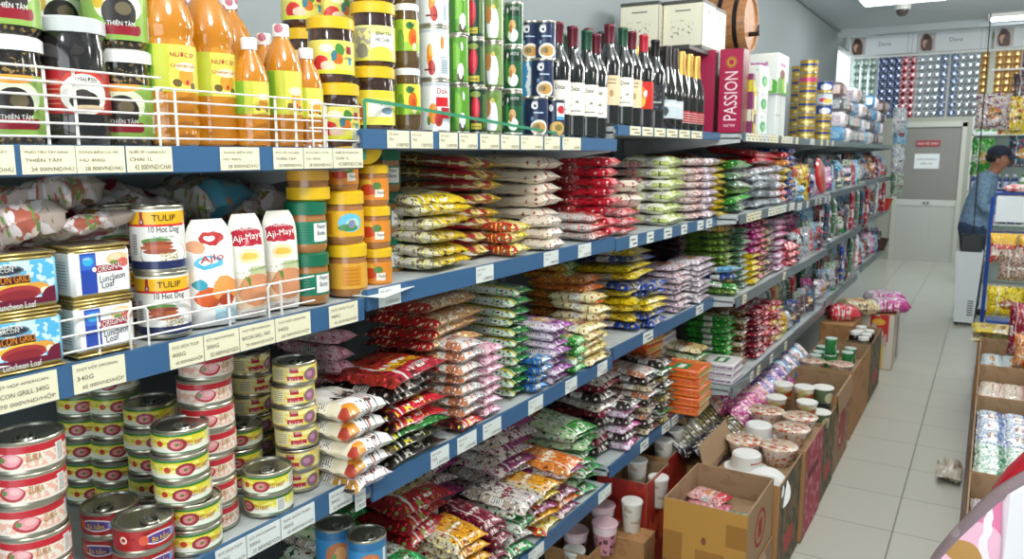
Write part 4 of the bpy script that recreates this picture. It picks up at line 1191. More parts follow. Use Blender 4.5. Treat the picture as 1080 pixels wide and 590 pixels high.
for x in (.05, .23):
    mb.add([(x - .012, -.11, -.185), (x + .012, -.11, -.185), (x + .012, .11, -.185), (x - .012, .11, -.185), (x - .012, -.11, -.095), (x + .012, -.11, -.095), (x + .012, .11, -.095), (x - .012, .11, -.095), (x - .012, 0, -.155), (x + .012, 0, -.155)],
           [(0, 3, 2, 1), (0, 1, 5, 4), (3, 7, 6, 2), (4, 5, 9, 8), (8, 9, 6, 7), (0, 4, 8), (0, 8, 3), (3, 8, 7), (1, 9, 5), (1, 2, 9), (2, 6, 9)])
mb.box(.0, -.1, -.185, .29, -.07, -.125); mb.box(.0, .07, -.185, .29, .1, -.125)
obj('stand', mb.mesh('stand', WOOD, smooth=False), brl)
# milk cartons
MILK = art('milk_carton', 'E9EEEA', [('E', '3AA05A', .55, .4, .34, .24), ('E', '7AC47A', .7, .35, .2, .14), ('R', 'C8A8C0', .2, .8, .55, .86), ('B', 'B8D8C0', 4, .6)], rough=.35, coat=.3, wob=.12)
MILK2 = art('milk_carton_big', 'E4E8E4', [('E', '5AA83A', .5, .2, .6, .3), ('E', 'A8C83A', .7, .3, .2, .2), ('E', '7A3A30', .45, .55, .25, .12), ('R', 'B87AA8', .2, .74, .75, .84), ('R', 'EEF2EE', .72, .1, .9, .5)], rough=.35, coat=.3, wob=.1)
MILK3 = art('milk_carton_side', 'DDE2E0', [('R', '9AA4A4', .46, 0, .5, 1), ('R', 'A8B0B0', 0, .48, .5, .52)], rough=.3, coat=.4)
MILKW = art('milk_carton_white', 'E6EAE8', rough=.35, coat=.3)
m1 = carton('milk_carton', 'box', .14, .15, .1, [MILK, MILK, MILKW, MILK, MILKW, MILK])
m2 = carton('milk_carton', 'box', .16, .22, .19, [MILK2, MILK2, MILKW, MILK, MILKW, MILK])
m3 = carton('milk_carton', 'box', .14, .2, .2, [MILK3, MILK3, MILKW, MILK, MILKW, MILK])
MG = 'green and white milk cartons'
for i in range(3):
    place(m1, (-.985, 3.72, ZA4 + i * .1), f'small green milk carton, {nth(i, 3)} of three beside the slim boxes', 0, MG)
place(m3, (-1.0, 4.12, ZA4), 'white milk carton under the large green one', 0, MG)
place(m2, (-1.0, 4.1, ZA4 + .2), 'large green milk carton on top of the white one', 0, MG)
place(m1, (-1.15, 3.95, ZA4), 'small milk carton behind the white one', 0, MG)
# stacked tins of milk powder further along
GOLDL = art('gold_powder_label', 'B8963A', [('R', '2A4A8A', .3, .55, .7, .75), ('E', 'E8D890', .5, .25, .12, .15)], rough=.3, metal=.4)
GOLDP2 = art('gold_powder_pink', 'B8963A', [('R', 'C84A7A', .2, .3, .8, .7)], rough=.3, metal=.4)
BLUEL = art('blue_powder_label', '2E4E9A', [('E', 'E8E8F0', .5, .5, .12, .3), ('R', 'C8A840', 0, 0, 1, .2)], rough=.3, metal=.2)
WHTL = art('white_powder_label', 'C8D2E0', [('E', 'D8405A', .45, .4, .08, .2), ('E', 'E8C040', .55, .3, .1, .2)], rough=.3)
pt = [can('powder_tin', 'tin', .052, .075, m, seg=20, lid=False) for m in (GOLDL, GOLDP2, BLUEL, WHTL)]
for j, (px, X, n, seq, w) in enumerate(((851, -.97, 6, (0, 0, 0, 0, 1, 0), 'right of the milk cartons'), (869, -.98, 5, (0, 0, 2, 3, 2), 'second from the milk cartons'), (881, -1.0, 4, (3, 0, 0, 3), 'third from the milk cartons'), (842, -1.08, 6, (0,) * 6, 'just behind the milk cartons'))):
    y = atX(px, 110, X).y
    for i in range(n):
        place(pt[seq[i]], (X, y, ZA4 + i * .075), f'milk powder tin, {nth(i, n)} of the pile {w}', -1.2, 'milk powder tins')
# ------------------------------------------------------------------ pillow packets
_PK = {}


def pillow(wx, wy, h, mat, seed=0, axis='y', wr=1., sq=3., nx=14, ny=16, fin=.08, texts=(), seal=False):
    """a lying packet: wx deep (X), wy wide (Y), h thick, sealed ends on +-axis; returns (body mesh, seal meshes)"""
    ox = seed * 7.31

    def zz(u, v):
        s, t = (2 * u - 1, 2 * v - 1) if axis == 'y' else (2 * v - 1, 2 * u - 1)
        s = min(1., abs(s)) ; t = min(1., abs(t))
        T = (max(0, 1 - s ** (sq + 4))) ** .5 * (max(0, 1 - t ** (sq + 7))) ** .42
        k = noise.noise(Vector((u * 3.1 + ox, v * 2.7, ox))) * .16 + noise.noise(Vector((u * 7 + ox, v * 7, 3 + ox))) * .16
        return max(0., h / 2 * T * (1 + wr * k * 1.2 - .1 * wr))

    cr = 1 - fin
    bx, by = (wx, wy * cr) if axis == 'y' else (wx * cr, wy)

    def P(u, v, sg):
        s = 2 * u - 1 if axis == 'y' else 2 * v - 1
        t = 2 * v - 1 if axis == 'y' else 2 * u - 1
        bul = 1 - .05 * (1 - abs(s) ** 3)
        wig = noise.noise(Vector((u * 4 + ox, v * 4, 9))) * .005 * wr
        x = (.5 - v) * bx * (bul if axis == 'y' else 1) + wig
        y = (u - .5) * by * (bul if axis == 'x' else 1) + wig
        sag = -.12 * h * (abs(s) ** 2) * (1 if seed % 2 else .4)
        return (x, y, h / 2 + sg * zz(u, v) + sag)
    uvf = (lambda u, v: (u * cr + fin / 2, v)) if axis == 'y' else (lambda u, v: (u, v * cr + fin / 2))
    mb = MB()
    mb.grid(lambda u, v: P(u, v, 1), ny, nx, 0, uvf=uvf, flip=True)
    mb.grid(lambda u, v: P(u, v, -1), ny, nx, 0, uvf=uvf)
    ml = [mat]
    for (s, tw, th, u0, v0, m, sk) in texts:
        if m not in ml:
            ml.append(m)

        def pl(x, y, u0=u0, v0=v0, sk=sk):
            u, v = u0 + x / by, v0 + (y + x * sk) / bx
            q = P(min(max(u, 0), 1), min(max(v, 0), 1), 1)
            return (q[0], q[1], q[2] + .0013)
        mb.text(s, tw, th, pl, ml.index(m))
    fins = []
    for e in (0, 1):
        fb = mb if not seal else MB()
        L = (wy if axis == 'y' else wx) * fin / 2
        n = 16

        def F(u, v, e=e):
            """u along the seal, v outwards"""
            if axis == 'y':
                q = P(float(e), u, 0)
                o = (1 if e else -1) * (L * v * (1 + .12 * ((int(u * n + .5) % 2) if v > .5 else 0)))
                return (q[0], q[1] + o, q[2] + .0022 * sin(u * 26 + seed) * v - .25 * L * v)
            q = P(u, 1. - e, 0)
            o = (1 if e else -1) * (L * v * (1 + .12 * ((int(u * n + .5) % 2) if v > .5 else 0)))
            return (q[0] + o, q[1], q[2] + .0022 * sin(u * 26 + seed) * v - .25 * L * v)
        if axis == 'y':
            fu = lambda u, v, e=e: ((1 - fin / 2 + v * fin / 2) if e else (fin / 2 - v * fin / 2), u)
        else:
            fu = lambda u, v, e=e: (u, (fin / 2 - v * fin / 2) if e else (1 - fin / 2 + v * fin / 2))
        fb.grid(F, n, 2, 0, uvf=fu)
        if seal:
            fins.append(fb.mesh('seal', mat, 60))
    return mb.mesh('packet', ml, 70), fins


def pk_rec(name, cat, wx, wy, h, mat, seed, axis='y', wr=1., sq=3., seal=False, texts=()):
    key = (name, mat.name, round(wx, 3), round(wy, 3), round(h, 4), seed, axis, wr, sq, seal, len(texts))
    if key not in _PK:
        b, f = pillow(wx, wy, h, mat, seed, axis, wr, sq, seal=seal, texts=texts)
        _PK[key] = Rec(name, cat, b, [('seal', m) for m in f])
    return _PK[key]


_SIDE = random.Random(3)


def stack(desc, where, mats, z, X, xc, xr, n, h, depth=.16, axis='y', name='noodle_packet', cat='packet', group=None, y=250, jit=.009, tilt=.055, rzj=.08, wr=1., sq=3., seal=False, texts=(), Y0=None, Y1=None, lean=0.):
    """a pile of lying packets whose front left corner stands at photo column xc on depth plane X and right end at xr"""
    if Y0 is None:
        Y0, Y1 = atX(xc, y, X).y, atX(xr, y, X).y
    w = Y1 - Y0
    rn = random.Random(hash_s(desc + where))
    mats = mats if isinstance(mats, (list, tuple)) else [mats]
    for i in range(n):
        m = mats[i % len(mats)] if len(mats) <= n else mats[i]
        rec = pk_rec(name, cat, depth, w - .006, h * .98, m, rn.choice((1, 2, 3)), axis, wr, sq, seal, texts if i == n - 1 or len(mats) == 1 and False else ())
        loc = (X - depth / 2 + rn.uniform(-jit, jit) + lean * i, (Y0 + Y1) / 2 + rn.uniform(-jit, jit) * .5, z + i * h + .001)
        q = .25 if i == 0 else 1
        rot = (rn.uniform(-tilt, tilt) * .6 * q, rn.uniform(-tilt, tilt) * q, rn.uniform(-rzj, rzj))
        lab = f'{desc}, {nth(i, n)}, {where}'
        place(rec, loc, lab, 0, group or f'{desc} pile'.replace('packet pile', 'packets').replace('bag pile', 'bags'), rot=rot)


def hash_s(s):
    k = 7
    for c in s:
        k = (k * 31 + ord(c)) % 1000003
    return k


def pk(name, base, front=None, side=None, blob=None, blob2=None, pic=None, rough=.28, coat=.5, more=(), back=None, thr=.56, white=True):
    L = []
    if blob:
        L.append(('B', blob, 4.5, thr, 1.3, 1.8, 1.7))
    if side:
        L.append(('R', side, -.1, -.1, .27, 1.1))
    if front:
        L.append(('R', front, .2, -.1, 1.1, .3))
    hx = lambda f: ''.join('%02X' % max(0, min(255, int(int((front or base)[i:i + 2], 16) * f + (0 if f < 1 else 26)))) for i in (0, 2, 4))
    if white and name not in ('cream', 'udon'):
        o = hash_s(name) % 17
        L.append(('B', hx(.5), 13, .585, 1.7, 1.1, o))
        L.append(('B', hx(1.45), 17, .61, 1.2, 1.5, o + 3.3))
        if o % 2:
            L.append(('E', ('C8783A', 'D8A050', '8A3A28')[o % 3], .58, .5, .2, .17))
            L.append(('B', ('F0D8A0', '7A8A3A', 'E8C8A0')[o % 3], 16, .55, 1.3, 1.3, o, {'win': (.44, .38, .72, .62)}))
        L.append(('R', 'DAD6CE', .3, -.1, .335, 1.1))
    if pic:
        L += [('E', pic, .55, .55, .24, .2)]
    if blob2:
        L.append(('B', blob2, 7, .6, 1.6, 1.4, 4.1))
    L += list(more)
    if white:
        h = hash_s(name)
        dk = sum(int((front or base)[i:i + 2], 16) for i in (0, 2, 4)) > 480
        c = '3A2A2A' if dk and h % 2 else ('8A2030' if dk else 'EEEAE2')
        L.append(('T', c, 9, .5, {'win': (.4, .04, .78, .15)}))
        L.append(('T', c, 7, .5, {'win': (.3, .36, .8, .5)}))
        if h % 3 == 0:
            L.append(('R', 'E8E6E0', .08, .42, .2, .62))
            L.append(('T', '4A4440', 30, .5, {'win': (.09, .44, .19, .6)}))
    return art('pack_' + name, base, L, rough=rough, coat=coat, wob=.1, bump=.55, bscale=26, var=.16)


M = {}
for a in (
    dict(name='crisp', base='C4BFA8', front='D9B81E', side='CFCBBE', blob='E2C52A', blob2='6A5A28'),
    dict(name='acook', base='C09A30', front='D0AC34', side='8A5A34', blob='B8922C', blob2='E8D8A0', more=[('R', 'A01A2C', .5, -.1, .72, .34), ('R', 'E8E2D0', .02, -.1, .1, 1), ('R', 'A8283A', .12, .1, .24, .6)]),
    dict(name='yelred', base='D8B62A', front='E0C440', side='C01E28', blob='B81E2A', blob2='F0E8D8'),
    dict(name='cream', base='E6DCCA', front='E8E0D0', side='E2D6C2', blob='D8C8B4', blob2='A03028', thr=.62),
    dict(name='redwhite', base='C8A8A0', front='B03030', side='8A2A2A', blob='B02A2E', blob2='E8E0D8'),
    dict(name='red', base='C81A2C', front='D02034', side='B81828', blob='D8283C', blob2='F0D8D8'),
    dict(name='redgrey', base='B03C30', front='B8382C', side='C8C8C4', blob='D0CCC8'),
    dict(name='pinkred', base='E0B8B4', front='D83848', side='E0BCB8', blob='E8D0CC', blob2='C82A3C'),
    dict(name='green', base='BCCB7A', front='B4C66C', side='BECE80', blob='CEDA98', more=[('R', 'EEF0E0', .12, -.1, .2, 1.1)]),
    dict(name='pinkwhite', base='E8D6D4', front='E6C4C0', side='EADCD8', blob='F0E8E4', blob2='D07068'),
    dict(name='lilac', base='E4D8E4', front='D8C8D8', side='EDE6EA', blob='B88AA8', blob2='8A3A5E'),
    dict(name='yellow', base='E0C41E', front='E4CA24', side='D8B818', blob='F0DC50', blob2='A8861A'),
    dict(name='pink', base='E0B4C0', front='E4B0C4', side='DCB4BC', blob='D890B0', blob2='B84A70'),
    dict(name='udon', base='EFEDE8', front='F0EEEA', side='E4DCC4', blob='E8DCC0', more=[('E', 'D8902A', .22, .06, .16, .14), ('E', 'A83A28', .1, .1, .08, .1), ('S', '3A3A3E', (1, 0), 5, .14, .3, {'win': (.45, -.1, 1, .7)}), ('R', '9A4A30', .6, -.1, .64, .6)]),
    dict(name='udonp', base='E8C8D4', front='F0E4E8', side='C08A2E', blob='E0A0BC', more=[('R', '2E2A2A', .0, .1, .1, .3)]),
    dict(name='flame', base='B01824', front='B81C28', side='2A1A18', blob='E0901E', blob2='E8D040', thr=.6),
    dict(name='blackred', base='2A2422', front='2E2826', side='24201E', blob='B02A24', blob2='E8E0D4'),
    dict(name='indo', base='B8301E', front='A81C30', side='8A2818', blob='D8702A', blob2='4A1410'),
    dict(name='noodlered', base='B02028', front='C8986A', side='B01C26', blob='D8A878', blob2='E8DCC8'),
    dict(name='greyblack', base='C8C4C0', front='D0CCCA', side='B8744E', blob='2A2826', blob2='D88040'),
    dict(name='blackyel', base='2C2A28', front='302C2A', side='7A6A4A', blob='C83A2A', blob2='D8C840'),
    dict(name='greenwhite', base='2E7A34', front='2A7436', side='D8DCD4', blob='46903E', more=[('R', 'D8CC3A', .16, -.1, .26, 1.1)]),
    dict(name='blue', base='2A6AAC', front='2E74B4', side='28589A', blob='5A9AD0', blob2='E8D040'),
    dict(name='purple', base='C8B8C8', front='8A3A8E', side='D8D0D8', blob='8E3A96', blob2='E8E0F0', thr=.5),
    dict(name='orange', base='D86A1E', front='D8641C', side='C87A3A', blob='E89A3A', blob2='F0E0B8'),
    dict(name='orangegreen', base='C87A30', front='5A8A3A', side='B86A2A', blob='3E7A34', blob2='E0C040'),
    dict(name='yelcream', base='E4D49A', front='E0CC7A', side='E8DCB0', blob='D8B830', blob2='B84A28'),
    dict(name='yelblue', base='D8BA2A', front='DCC02E', side='CCAA28', blob='24408E', blob2='F0E4A0'),
    dict(name='royal', base='22408E', front='26489A', side='1E3478', blob='3A62B8', blob2='E0C83A'),
    dict(name='whitepurp', base='DCD2D6', front='E0D6DA', side='C8B8C4', blob='8A4A6E', blob2='B02A3A'),
    dict(name='teal', base='1E4A5E', front='1E5266', side='1A3A4E', blob='3A7A8E', blob2='C83A34'),
    dict(name='dark', base='3A3034', front='40343A', side='2E282C', blob='8A7A78', blob2='A83A4A'),
    dict(name='moss', base='4E7028', front='567A2C', side='42601E', blob='7A9A3E', blob2='C8C870'),
    dict(name='tan', base='C89A4A', front='C88A34', side='D0AC6A', blob='E0C890', blob2='A8702A'),
    dict(name='silvergreen', base='8AA08A', front='A8B4A4', side='3E6A48', blob='D8DCD8', blob2='2E6A3E'),
    dict(name='magenta', base='B01E6E', front='B8247A', side='98185A', blob='D04A98', blob2='F0D0E0'),
    dict(name='crimson', base='981C34', front='A8203A', side='80142A', blob='C8384E', blob2='E8C0C0'),
    dict(name='coffee', base='4A342A', front='5A4032', side='C8B898', blob='C8B490', blob2='1E1614'),
    dict(name='magwhite', base='D8B8CC', front='B82A80', side='D8D0D8', blob='B0247A', blob2='E8E4EA'),
    dict(name='gold', base='8A7A3A', front='1E1A1E', side='2A2228', blob='C8B860', more=[('S', '221A26', (1, .3), 5, .5)]),
    dict(name='violet', base='5A3A8E', front='6A48A0', side='4A2E7A', blob='8A6AB8', blob2='E0C8E8'),
    dict(name='brightgreen', base='2E9A2E', front='34A834', side='1E7A28', blob='4EB83E', blob2='C8E0A0'),
    dict(name='phobo', base='CDBF8E', front='A81A22', side='8A141C', blob='B0A070', blob2='8AA050'),
    dict(name='phogreen', base='CCD0B8', front='3E8A3A', side='B8C0A0', blob='5E9A4A', blob2='E8ECE4'),
    dict(name='kimchi', base='E0901E', front='E49A22', side='C8C0A8', blob='E8B848', blob2='7A2A1E'),
    dict(name='winered', base='6A1A2C', front='7A1E36', side='5A1624', blob='A83A50', blob2='D8B8B0'),
    dict(name='miso', base='D8D0C8', front='D0C4C0', side='B8A898', blob='6A2A4A', blob2='2E2424', thr=.54),
    dict(name='hotpot', base='C8BCB0', front='7E2A5E', side='D8CCC0', blob='C88A48', blob2='8A2A54'),
    dict(name='herb', base='D4D8CC', front='2E8A4A', side='DADCD0', blob='3E9050', blob2='8A2A2A'),
    dict(name='choc', base='6A3A24', front='6E4228', side='4E2A1C', blob='8A5A34', blob2='D8B878'),
    dict(name='silver', base='B4BAC0', front='BEC4CA', side='A0A8B0', blob='D8DCE2', blob2='8A949E', rough=.18),
    dict(name='skyblue', base='7AB4D4', front='8AC0DC', side='5A9AC8', blob='D8E8F0', blob2='3A7AB8'),
):
    M[a['name']] = pk(**a)

# ---- S2 shelf B: snacks above the noodles
kw = dict(name='snack_packet', cat='snack packet', seal=True)
stack('crumpled yellow crisp packet', 'beside the peanut jars', M['crisp'], ZB2, -1.03, 450, 500, 6, .029, .2, axis='x', y=280, tilt=.12, rzj=.25, jit=.012, **kw)
stack('yellow and red snack packet', 'piled to the shelf above', M['acook'], ZB2, -1.08, 500, 532, 8, .032, .3, y=220, rzj=.06, **kw)
stack('yellow red snack packet', 'in front of the cream packets', M['yelred'], ZB2, -1.01, 543, 560, 3, .03, .17, y=260, tilt=.1, rzj=.2, **kw)
stack('cream pasta packet', 'right of the yellow packets', M['cream'], ZB2, -1.05, 570, 593, 7, .036, .22, axis='y', y=220, tilt=.07, **kw)
stack('short cream pasta packet', 'at the shelf front', M['cream'], ZB2, -1.0, 578, 596, 3, .03, .1, y=250, tilt=.06, **kw)
stack('red and white snack packet', 'between cream and red packets', M['redwhite'], ZB2, -1.12, 603, 624, 7, .033, .2, y=220, **kw)
stack('bright red packet', 'middle of the shelf', M['red'], ZB2, -1.005, 643, 656, 8, .031, .2, y=220, tilt=.06, jit=.01, **kw)
stack('red and grey packet', 'in front of bright red ones', M['redgrey'], ZB2, -1.0, 624, 641, 3, .027, .15, y=250, tilt=.07, **kw)
stack('pale red packet', 'under the two cream packets', M['pinkred'], ZB3, -1.01, 683, 697, 3, .03, .2, y=240, Y0=2.38, Y1=2.52, **kw)
stack('cream packet lying aslant', 'on the pale red packets', M['cream'], ZB3 + .09, -1.0, 0, 0, 2, .042, .2, Y0=2.4, Y1=2.54, tilt=.25, rzj=.3, **kw)
stack('pale red packet', 'behind the cream packets', M['pinkred'], ZB3, -1.14, 672, 692, 8, .03, .2, y=200, **kw)
stack('light green packet', 'highest pile, with white band', M['green'], ZB3, -1.02, 706, 724, 6, .043, .2, y=200, sq=6, tilt=.03, **kw)
kw['seal'] = False
stack('pink and white packet', 'right of light green packets', M['pinkwhite'], ZB3, -1.01, 735, 748, 8, .031, .22, y=200, **kw)
stack('lilac white packet', 'beside the yellow packets', M['lilac'], ZB3, -.99, 748, 759, 8, .031, .18, y=200, **kw)
stack('yellow sweet packet', 'end of the blue shelf', M['yellow'], ZB3, -.985, 759, 768, 9, .027, .2, y=200, axis='x', **kw)

# ---- S2 shelf C: noodles
kw = dict(name='noodle_packet', cat='noodle packet', seal=True)
stack('pink noodle packet', 'behind the white udon', M['pink'], ZC2, -1.13, 358, 380, 9, .03, .2, y=420, **kw)
ud = [M['udonp'], M['udon'], M['udon'], M['udon'], M['udon']]
stack('white udon packet', 'overhanging the shelf edge', ud, ZC2 + .003, -.965, 370, 417, 5, .036, .17, y=500, tilt=.03, sq=4, texts=[('Udon', .075, .036, .62, .42, BLK, .2)], **kw)
ind = [M['blackred'], M['blackyel'], M['greenwhite'], M['flame'], M['flame'], M['blackred'], M['blackred'], M['indo']]
stack('fried noodle packet', 'in the tall pile right of udon', ind, ZC2, -.995, 408, 474, 8, .025, .19, y=420, tilt=.07, rzj=.08, texts=[('Indomie', .12, .042, .55, .34, YEL, .1), ('MI GORENG', .08, .014, .6, .12, WHT, .1)], **kw)
stack('red noodle packet with noodle picture', 'piled full height', M['noodlered'], ZC2, -1.06, 452, 512, 10, .0305, .2, y=400, tilt=.07, **kw)
stack('grey and black noodle packet', 'right of red noodle pile', [M['flame'], M['greyblack'], M['greyblack'], M['greyblack'], M['greyblack'], M['greyblack'], M['greyblack'], M['greyblack']], ZC2, -1.0, 487, 513, 8, .027, .14, y=440, tilt=.06, **kw)
stack('pale pink noodle packet', 'left of the green pile', M['pink'], ZC2, -1.0, 514, 533, 7, .026, .12, y=400, tilt=.08, **kw)
stack('green and white biscuit packet', 'tallest green pile', M['greenwhite'], ZC2, -1.035, 540, 562, 11, .0272, .24, y=350, tilt=.04, sq=4, **kw)
stack('small blue biscuit packet', 'low pile beside green', M['blue'], ZC2, -1.0, 567, 581, 4, .025, .1, y=380, **kw)
stack('purple and white wafer packet', 'right of the blue pile', M['purple'], ZC2, -1.0, 584, 604, 7, .025, .18, y=360, sq=4, **kw)
stack('green orange biscuit packet', 'above the purple wafers', M['orangegreen'], ZC2, -1.15, 596, 616, 10, .029, .16, y=330, **kw)
stack('orange biscuit packet', 'behind yellow front packets', M['orange'], ZC2, -1.07, 618, 640, 9, .028, .2, y=340, tilt=.06, **kw)
stack('green biscuit packet', 'below the orange pile', [M['brightgreen'], M['greenwhite'], M['brightgreen']], ZC2, -1.0, 606, 618, 4, .028, .1, y=370, **kw)
stack('yellow orange cake packet', 'at the shelf front', M['yelcream'], ZC2, -1.0, 620, 641, 5, .026, .12, y=370, tilt=.09, **kw)
kw['seal'] = False
stack('cream yellow cake packet', 'last before the shelf joint', M['yelcream'], ZC2, -1.01, 643, 650, 7, .03, .18, y=340, Y0=2.19, Y1=2.28, tilt=.08, **kw)
yb = [M['royal'], M['yelblue'], M['yelblue'], M['yellow'], M['yelblue'], M['royal'], M['yelblue'], M['yellow'], M['royal'], M['yelblue']]
stack('yellow and blue wafer packet', 'right of the shelf joint', yb, ZC3, -1.04, 668, 690, 10, .0285, .26, y=290, tilt=.08, rzj=.12, **kw)
stack('royal blue wafer packet', 'in front of yellow ones', [M['royal'], M['royal'], M['yelblue'], M['yellow']], ZC3, -1.0, 686, 706, 6, .026, .16, y=320, tilt=.1, rzj=.15, **kw)
stack('white purple sweets packet', 'right of royal blue wafers', M['whitepurp'], ZC3, -1.01, 716, 731, 8, .023, .2, y=290, **kw)
stack('lilac white sweets packet', 'at the end of blue shelf', M['lilac'], ZC3, -1.005, 737, 753, 8, .023, .15, y=290, **kw)
stack('dark brown sweets packet', 'behind white purple sweets', M['dark'], ZC3, -1.16, 716, 730, 11, .027, .16, y=260, **kw)
stack('teal sweets packet', 'behind lilac sweets', M['teal'], ZC3, -1.13, 735, 752, 11, .027, .2, y=260, **kw)
# S4 shelf C
kw = dict(name='sweets_packet', cat='sweets packet')
stack('moss green sweets packet', 'first on the grey rail', [M['tan'], M['tan'], M['tan'], M['moss'], M['moss'], M['moss'], M['moss'], M['moss'], M['moss']], ZC4, -.97, 782, 797, 10, .03, .22, y=270, Y0=3.44, Y1=3.58, **kw)
stack('blue green sweets packet', 'at the corner of grey shelf', [M['moss'], M['brightgreen'], M['royal'], M['skyblue']], ZC4, -.92, 0, 0, 4, .03, .2, Y0=3.385, Y1=3.5, tilt=.2, rzj=.3, **kw)
stack('silver green sweets packet', 'right of moss green pile', M['silvergreen'], ZC4, -.94, 0, 0, 10, .028, .2, Y0=3.6, Y1=3.72, **kw)
stack('yellow and magenta gum packet', 'right of silver green pile', [M['yellow']] * 5 + [M['magenta']] * 5, ZC4, -.92, 0, 0, 10, .03, .2, Y0=3.73, Y1=3.86, **kw)
stack('crimson sweets packet', 'right of the gum pile', M['crimson'], ZC4, -.93, 0, 0, 10, .03, .2, Y0=3.87, Y1=4.0, **kw)
stack('cream black coffee sweets packet', 'right of crimson pile', M['coffee'], ZC4, -.93, 0, 0, 8, .03, .2, Y0=4.01, Y1=4.2, tilt=.1, **kw)
stack('magenta white sweets packet', 'right of coffee sweets', M['magwhite'], ZC4, -.92, 0, 0, 8, .034, .2, Y0=4.22, Y1=4.4, tilt=.1, **kw)

# ---- shelf D: big soup and noodle bags heaped low
kw = dict(name='noodle_bag', cat='noodle bag', seal=True, tilt=.12, rzj=.22, jit=.014)
def bigstack(desc, where, mats, n, h, X, Y0, Y1, depth, z=ZD2, texts=(), **k):
    q = dict(kw); q.update(k)
    stack(desc, where, mats, z, X, 0, 0, n, h, depth, Y0=Y0, Y1=Y1, texts=texts, **q)
bigstack('white green rice noodle bag', 'beside the blue tins', [M['phogreen'], M['herb'], M['phogreen']], 5, .036, -1.05, 1.235, 1.36, .2)
bigstack('bright green noodle bag', 'at the front edge', [M['brightgreen'], M['phogreen'], M['brightgreen']], 3, .034, -1.0, 1.29, 1.41, .045 + .06, z=ZD2)
bigstack('dull green noodle bag', 'behind the green ones', [M['herb'], M['miso'], M['phogreen']], 7, .034, -1.22, 1.235, 1.37, .19)
bigstack('red and cream beef noodle bag', 'behind the orange bags', [M['phobo']], 7, .037, -1.1, 1.35, 1.55, .24, texts=[('PHỞ', .07, .026, .6, .66, BLK, 0), ('BÒ', .05, .03, .68, .42, BLK, 0)])
bigstack('orange kimchi noodle bag', 'front of the heap', [M['kimchi']], 5, .033, -1.0, 1.43, 1.56, .15)
bigstack('dark red noodle bag', 'right of orange bags', [M['winered']], 5, .03, -1.01, 1.575, 1.67, .18)
bigstack('white and green noodle bag', 'right of dark red bags', [M['herb'], M['miso'], M['herb']], 5, .033, -1.0, 1.68, 1.8, .2)
bigstack('purple striped noodle bag', 'in the high rear pile', [M['miso'], M['hotpot']], 11, .029, -1.2, 1.5, 1.74, .2, tilt=.09)
bigstack('purple white noodle bag', 'in the high middle pile', [M['hotpot'], M['miso']], 11, .029, -1.11, 1.76, 1.98, .22, tilt=.09)
bigstack('yellow red noodle bag', 'low at the front', [M['yelred'], M['kimchi'], M['hotpot']], 5, .03, -1.01, 1.81, 1.94, .2)
bigstack('magenta white noodle bag', 'near the shelf end', [M['hotpot'], M['orange'], M['hotpot'], M['kimchi']], 6, .029, -1.0, 1.95, 2.08, .22)
bigstack('green white noodle bag', 'at the shelf end', [M['herb'], M['phogreen']], 8, .029, -1.02, 2.1, 2.25, .24)
bigstack('brown noodle bag', 'against the back panel', [M['miso'], M['choc']], 10, .031, -1.2, 1.99, 2.24, .2)
kw['seal'] = False
kw.update(tilt=.08, rzj=.12, jit=.01)
bigstack('black and red noodle bag', 'first right of green bags', [M['blackred'], M['winered'], M['miso']], 9, .031, -1.06, 2.33, 2.5, .22, z=ZD3)
bigstack('magenta black noodle bag', 'front of black red pile', [M['magwhite'], M['blackred']], 6, .029, -1.0, 2.42, 2.56, .16, z=ZD3)
bigstack('red spicy noodle bag', 'behind magenta ones', [M['crimson'], M['redwhite']], 10, .03, -1.15, 2.52, 2.7, .2, z=ZD3)
bigstack('black beige noodle bag', 'between magenta and orange', [M['coffee'], M['blackred'], M['greyblack']], 9, .027, -1.0, 2.6, 2.74, .2, z=ZD3)
bigstack('black green noodle bag', 'left of orange packs', [M['blackyel'], M['herb'], M['blackred']], 9, .027, -.995, 2.76, 2.88, .2, z=ZD3)
bigstack('green yellow noodle bag', 'right of orange packs', [M['phogreen'], M['yelcream']], 8, .026, -1.0, 3.17, 3.32, .2, z=ZD3)
# orange boxes of pillow noodles
ORB = art('orange_pack_front', 'D4541A', [('R', 'E8782A', .0, .0, 1, .3), ('B', 'E8A860', 5, .62, 2, 1), ('R', '2E7A4A', .1, .55, .5, .85), ('R', 'EDE8DC', .12, .66, .4, .76)], rough=.35, coat=.3)
ORS = art('orange_pack_end', '9AA838', [('B', 'D86A28', 5, .5), ('R', 'D8D0A0', 0, 0, 1, .2)], rough=.35, coat=.3)
ORT = art('orange_pack_top', 'D8642A', [('R', '2E8A4E', .05, .3, .6, .7), ('R', 'EDE8DC', .12, .42, .5, .58), ('B', 'E8B070', 4, .55, 1, 1, {'win': (.6, 0, 1, 1)})], rough=.35, coat=.3)
orp = carton('noodle_box', 'noodle pack', .17, .17, .036, [ORS, ORB, ORT, ORB, ORS, ORB], bev=.006)
for i in range(5):
    place(orp, (-1.0 + RND.uniform(-.006, .006), 3.0 + RND.uniform(-.005, .005), ZD3 + .037 * i), f'orange noodle pack, {nth(i, 5)}, front pile', RND.uniform(-.06, .06), 'orange noodle packs')
    place(orp, (-1.2, 2.98, ZD3 + .037 * i), f'orange noodle pack, {nth(i, 5)}, rear pile', RND.uniform(-.1, .1), 'orange noodle packs')
for i in range(3):
    place(orp, (-1.2, 2.98, ZD3 + .037 * (5 + i)), f'orange noodle pack lying high, {nth(i, 3)} of the upper rear three', RND.uniform(-.1, .1), 'orange noodle packs')
PWB = art('wafer_box_side', 'D8D0D8', [('R', '6A2A6A', 0, .3, 1, .65), ('B', 'E8E4E8', 6, .55, 3, 1)], rough=.35)
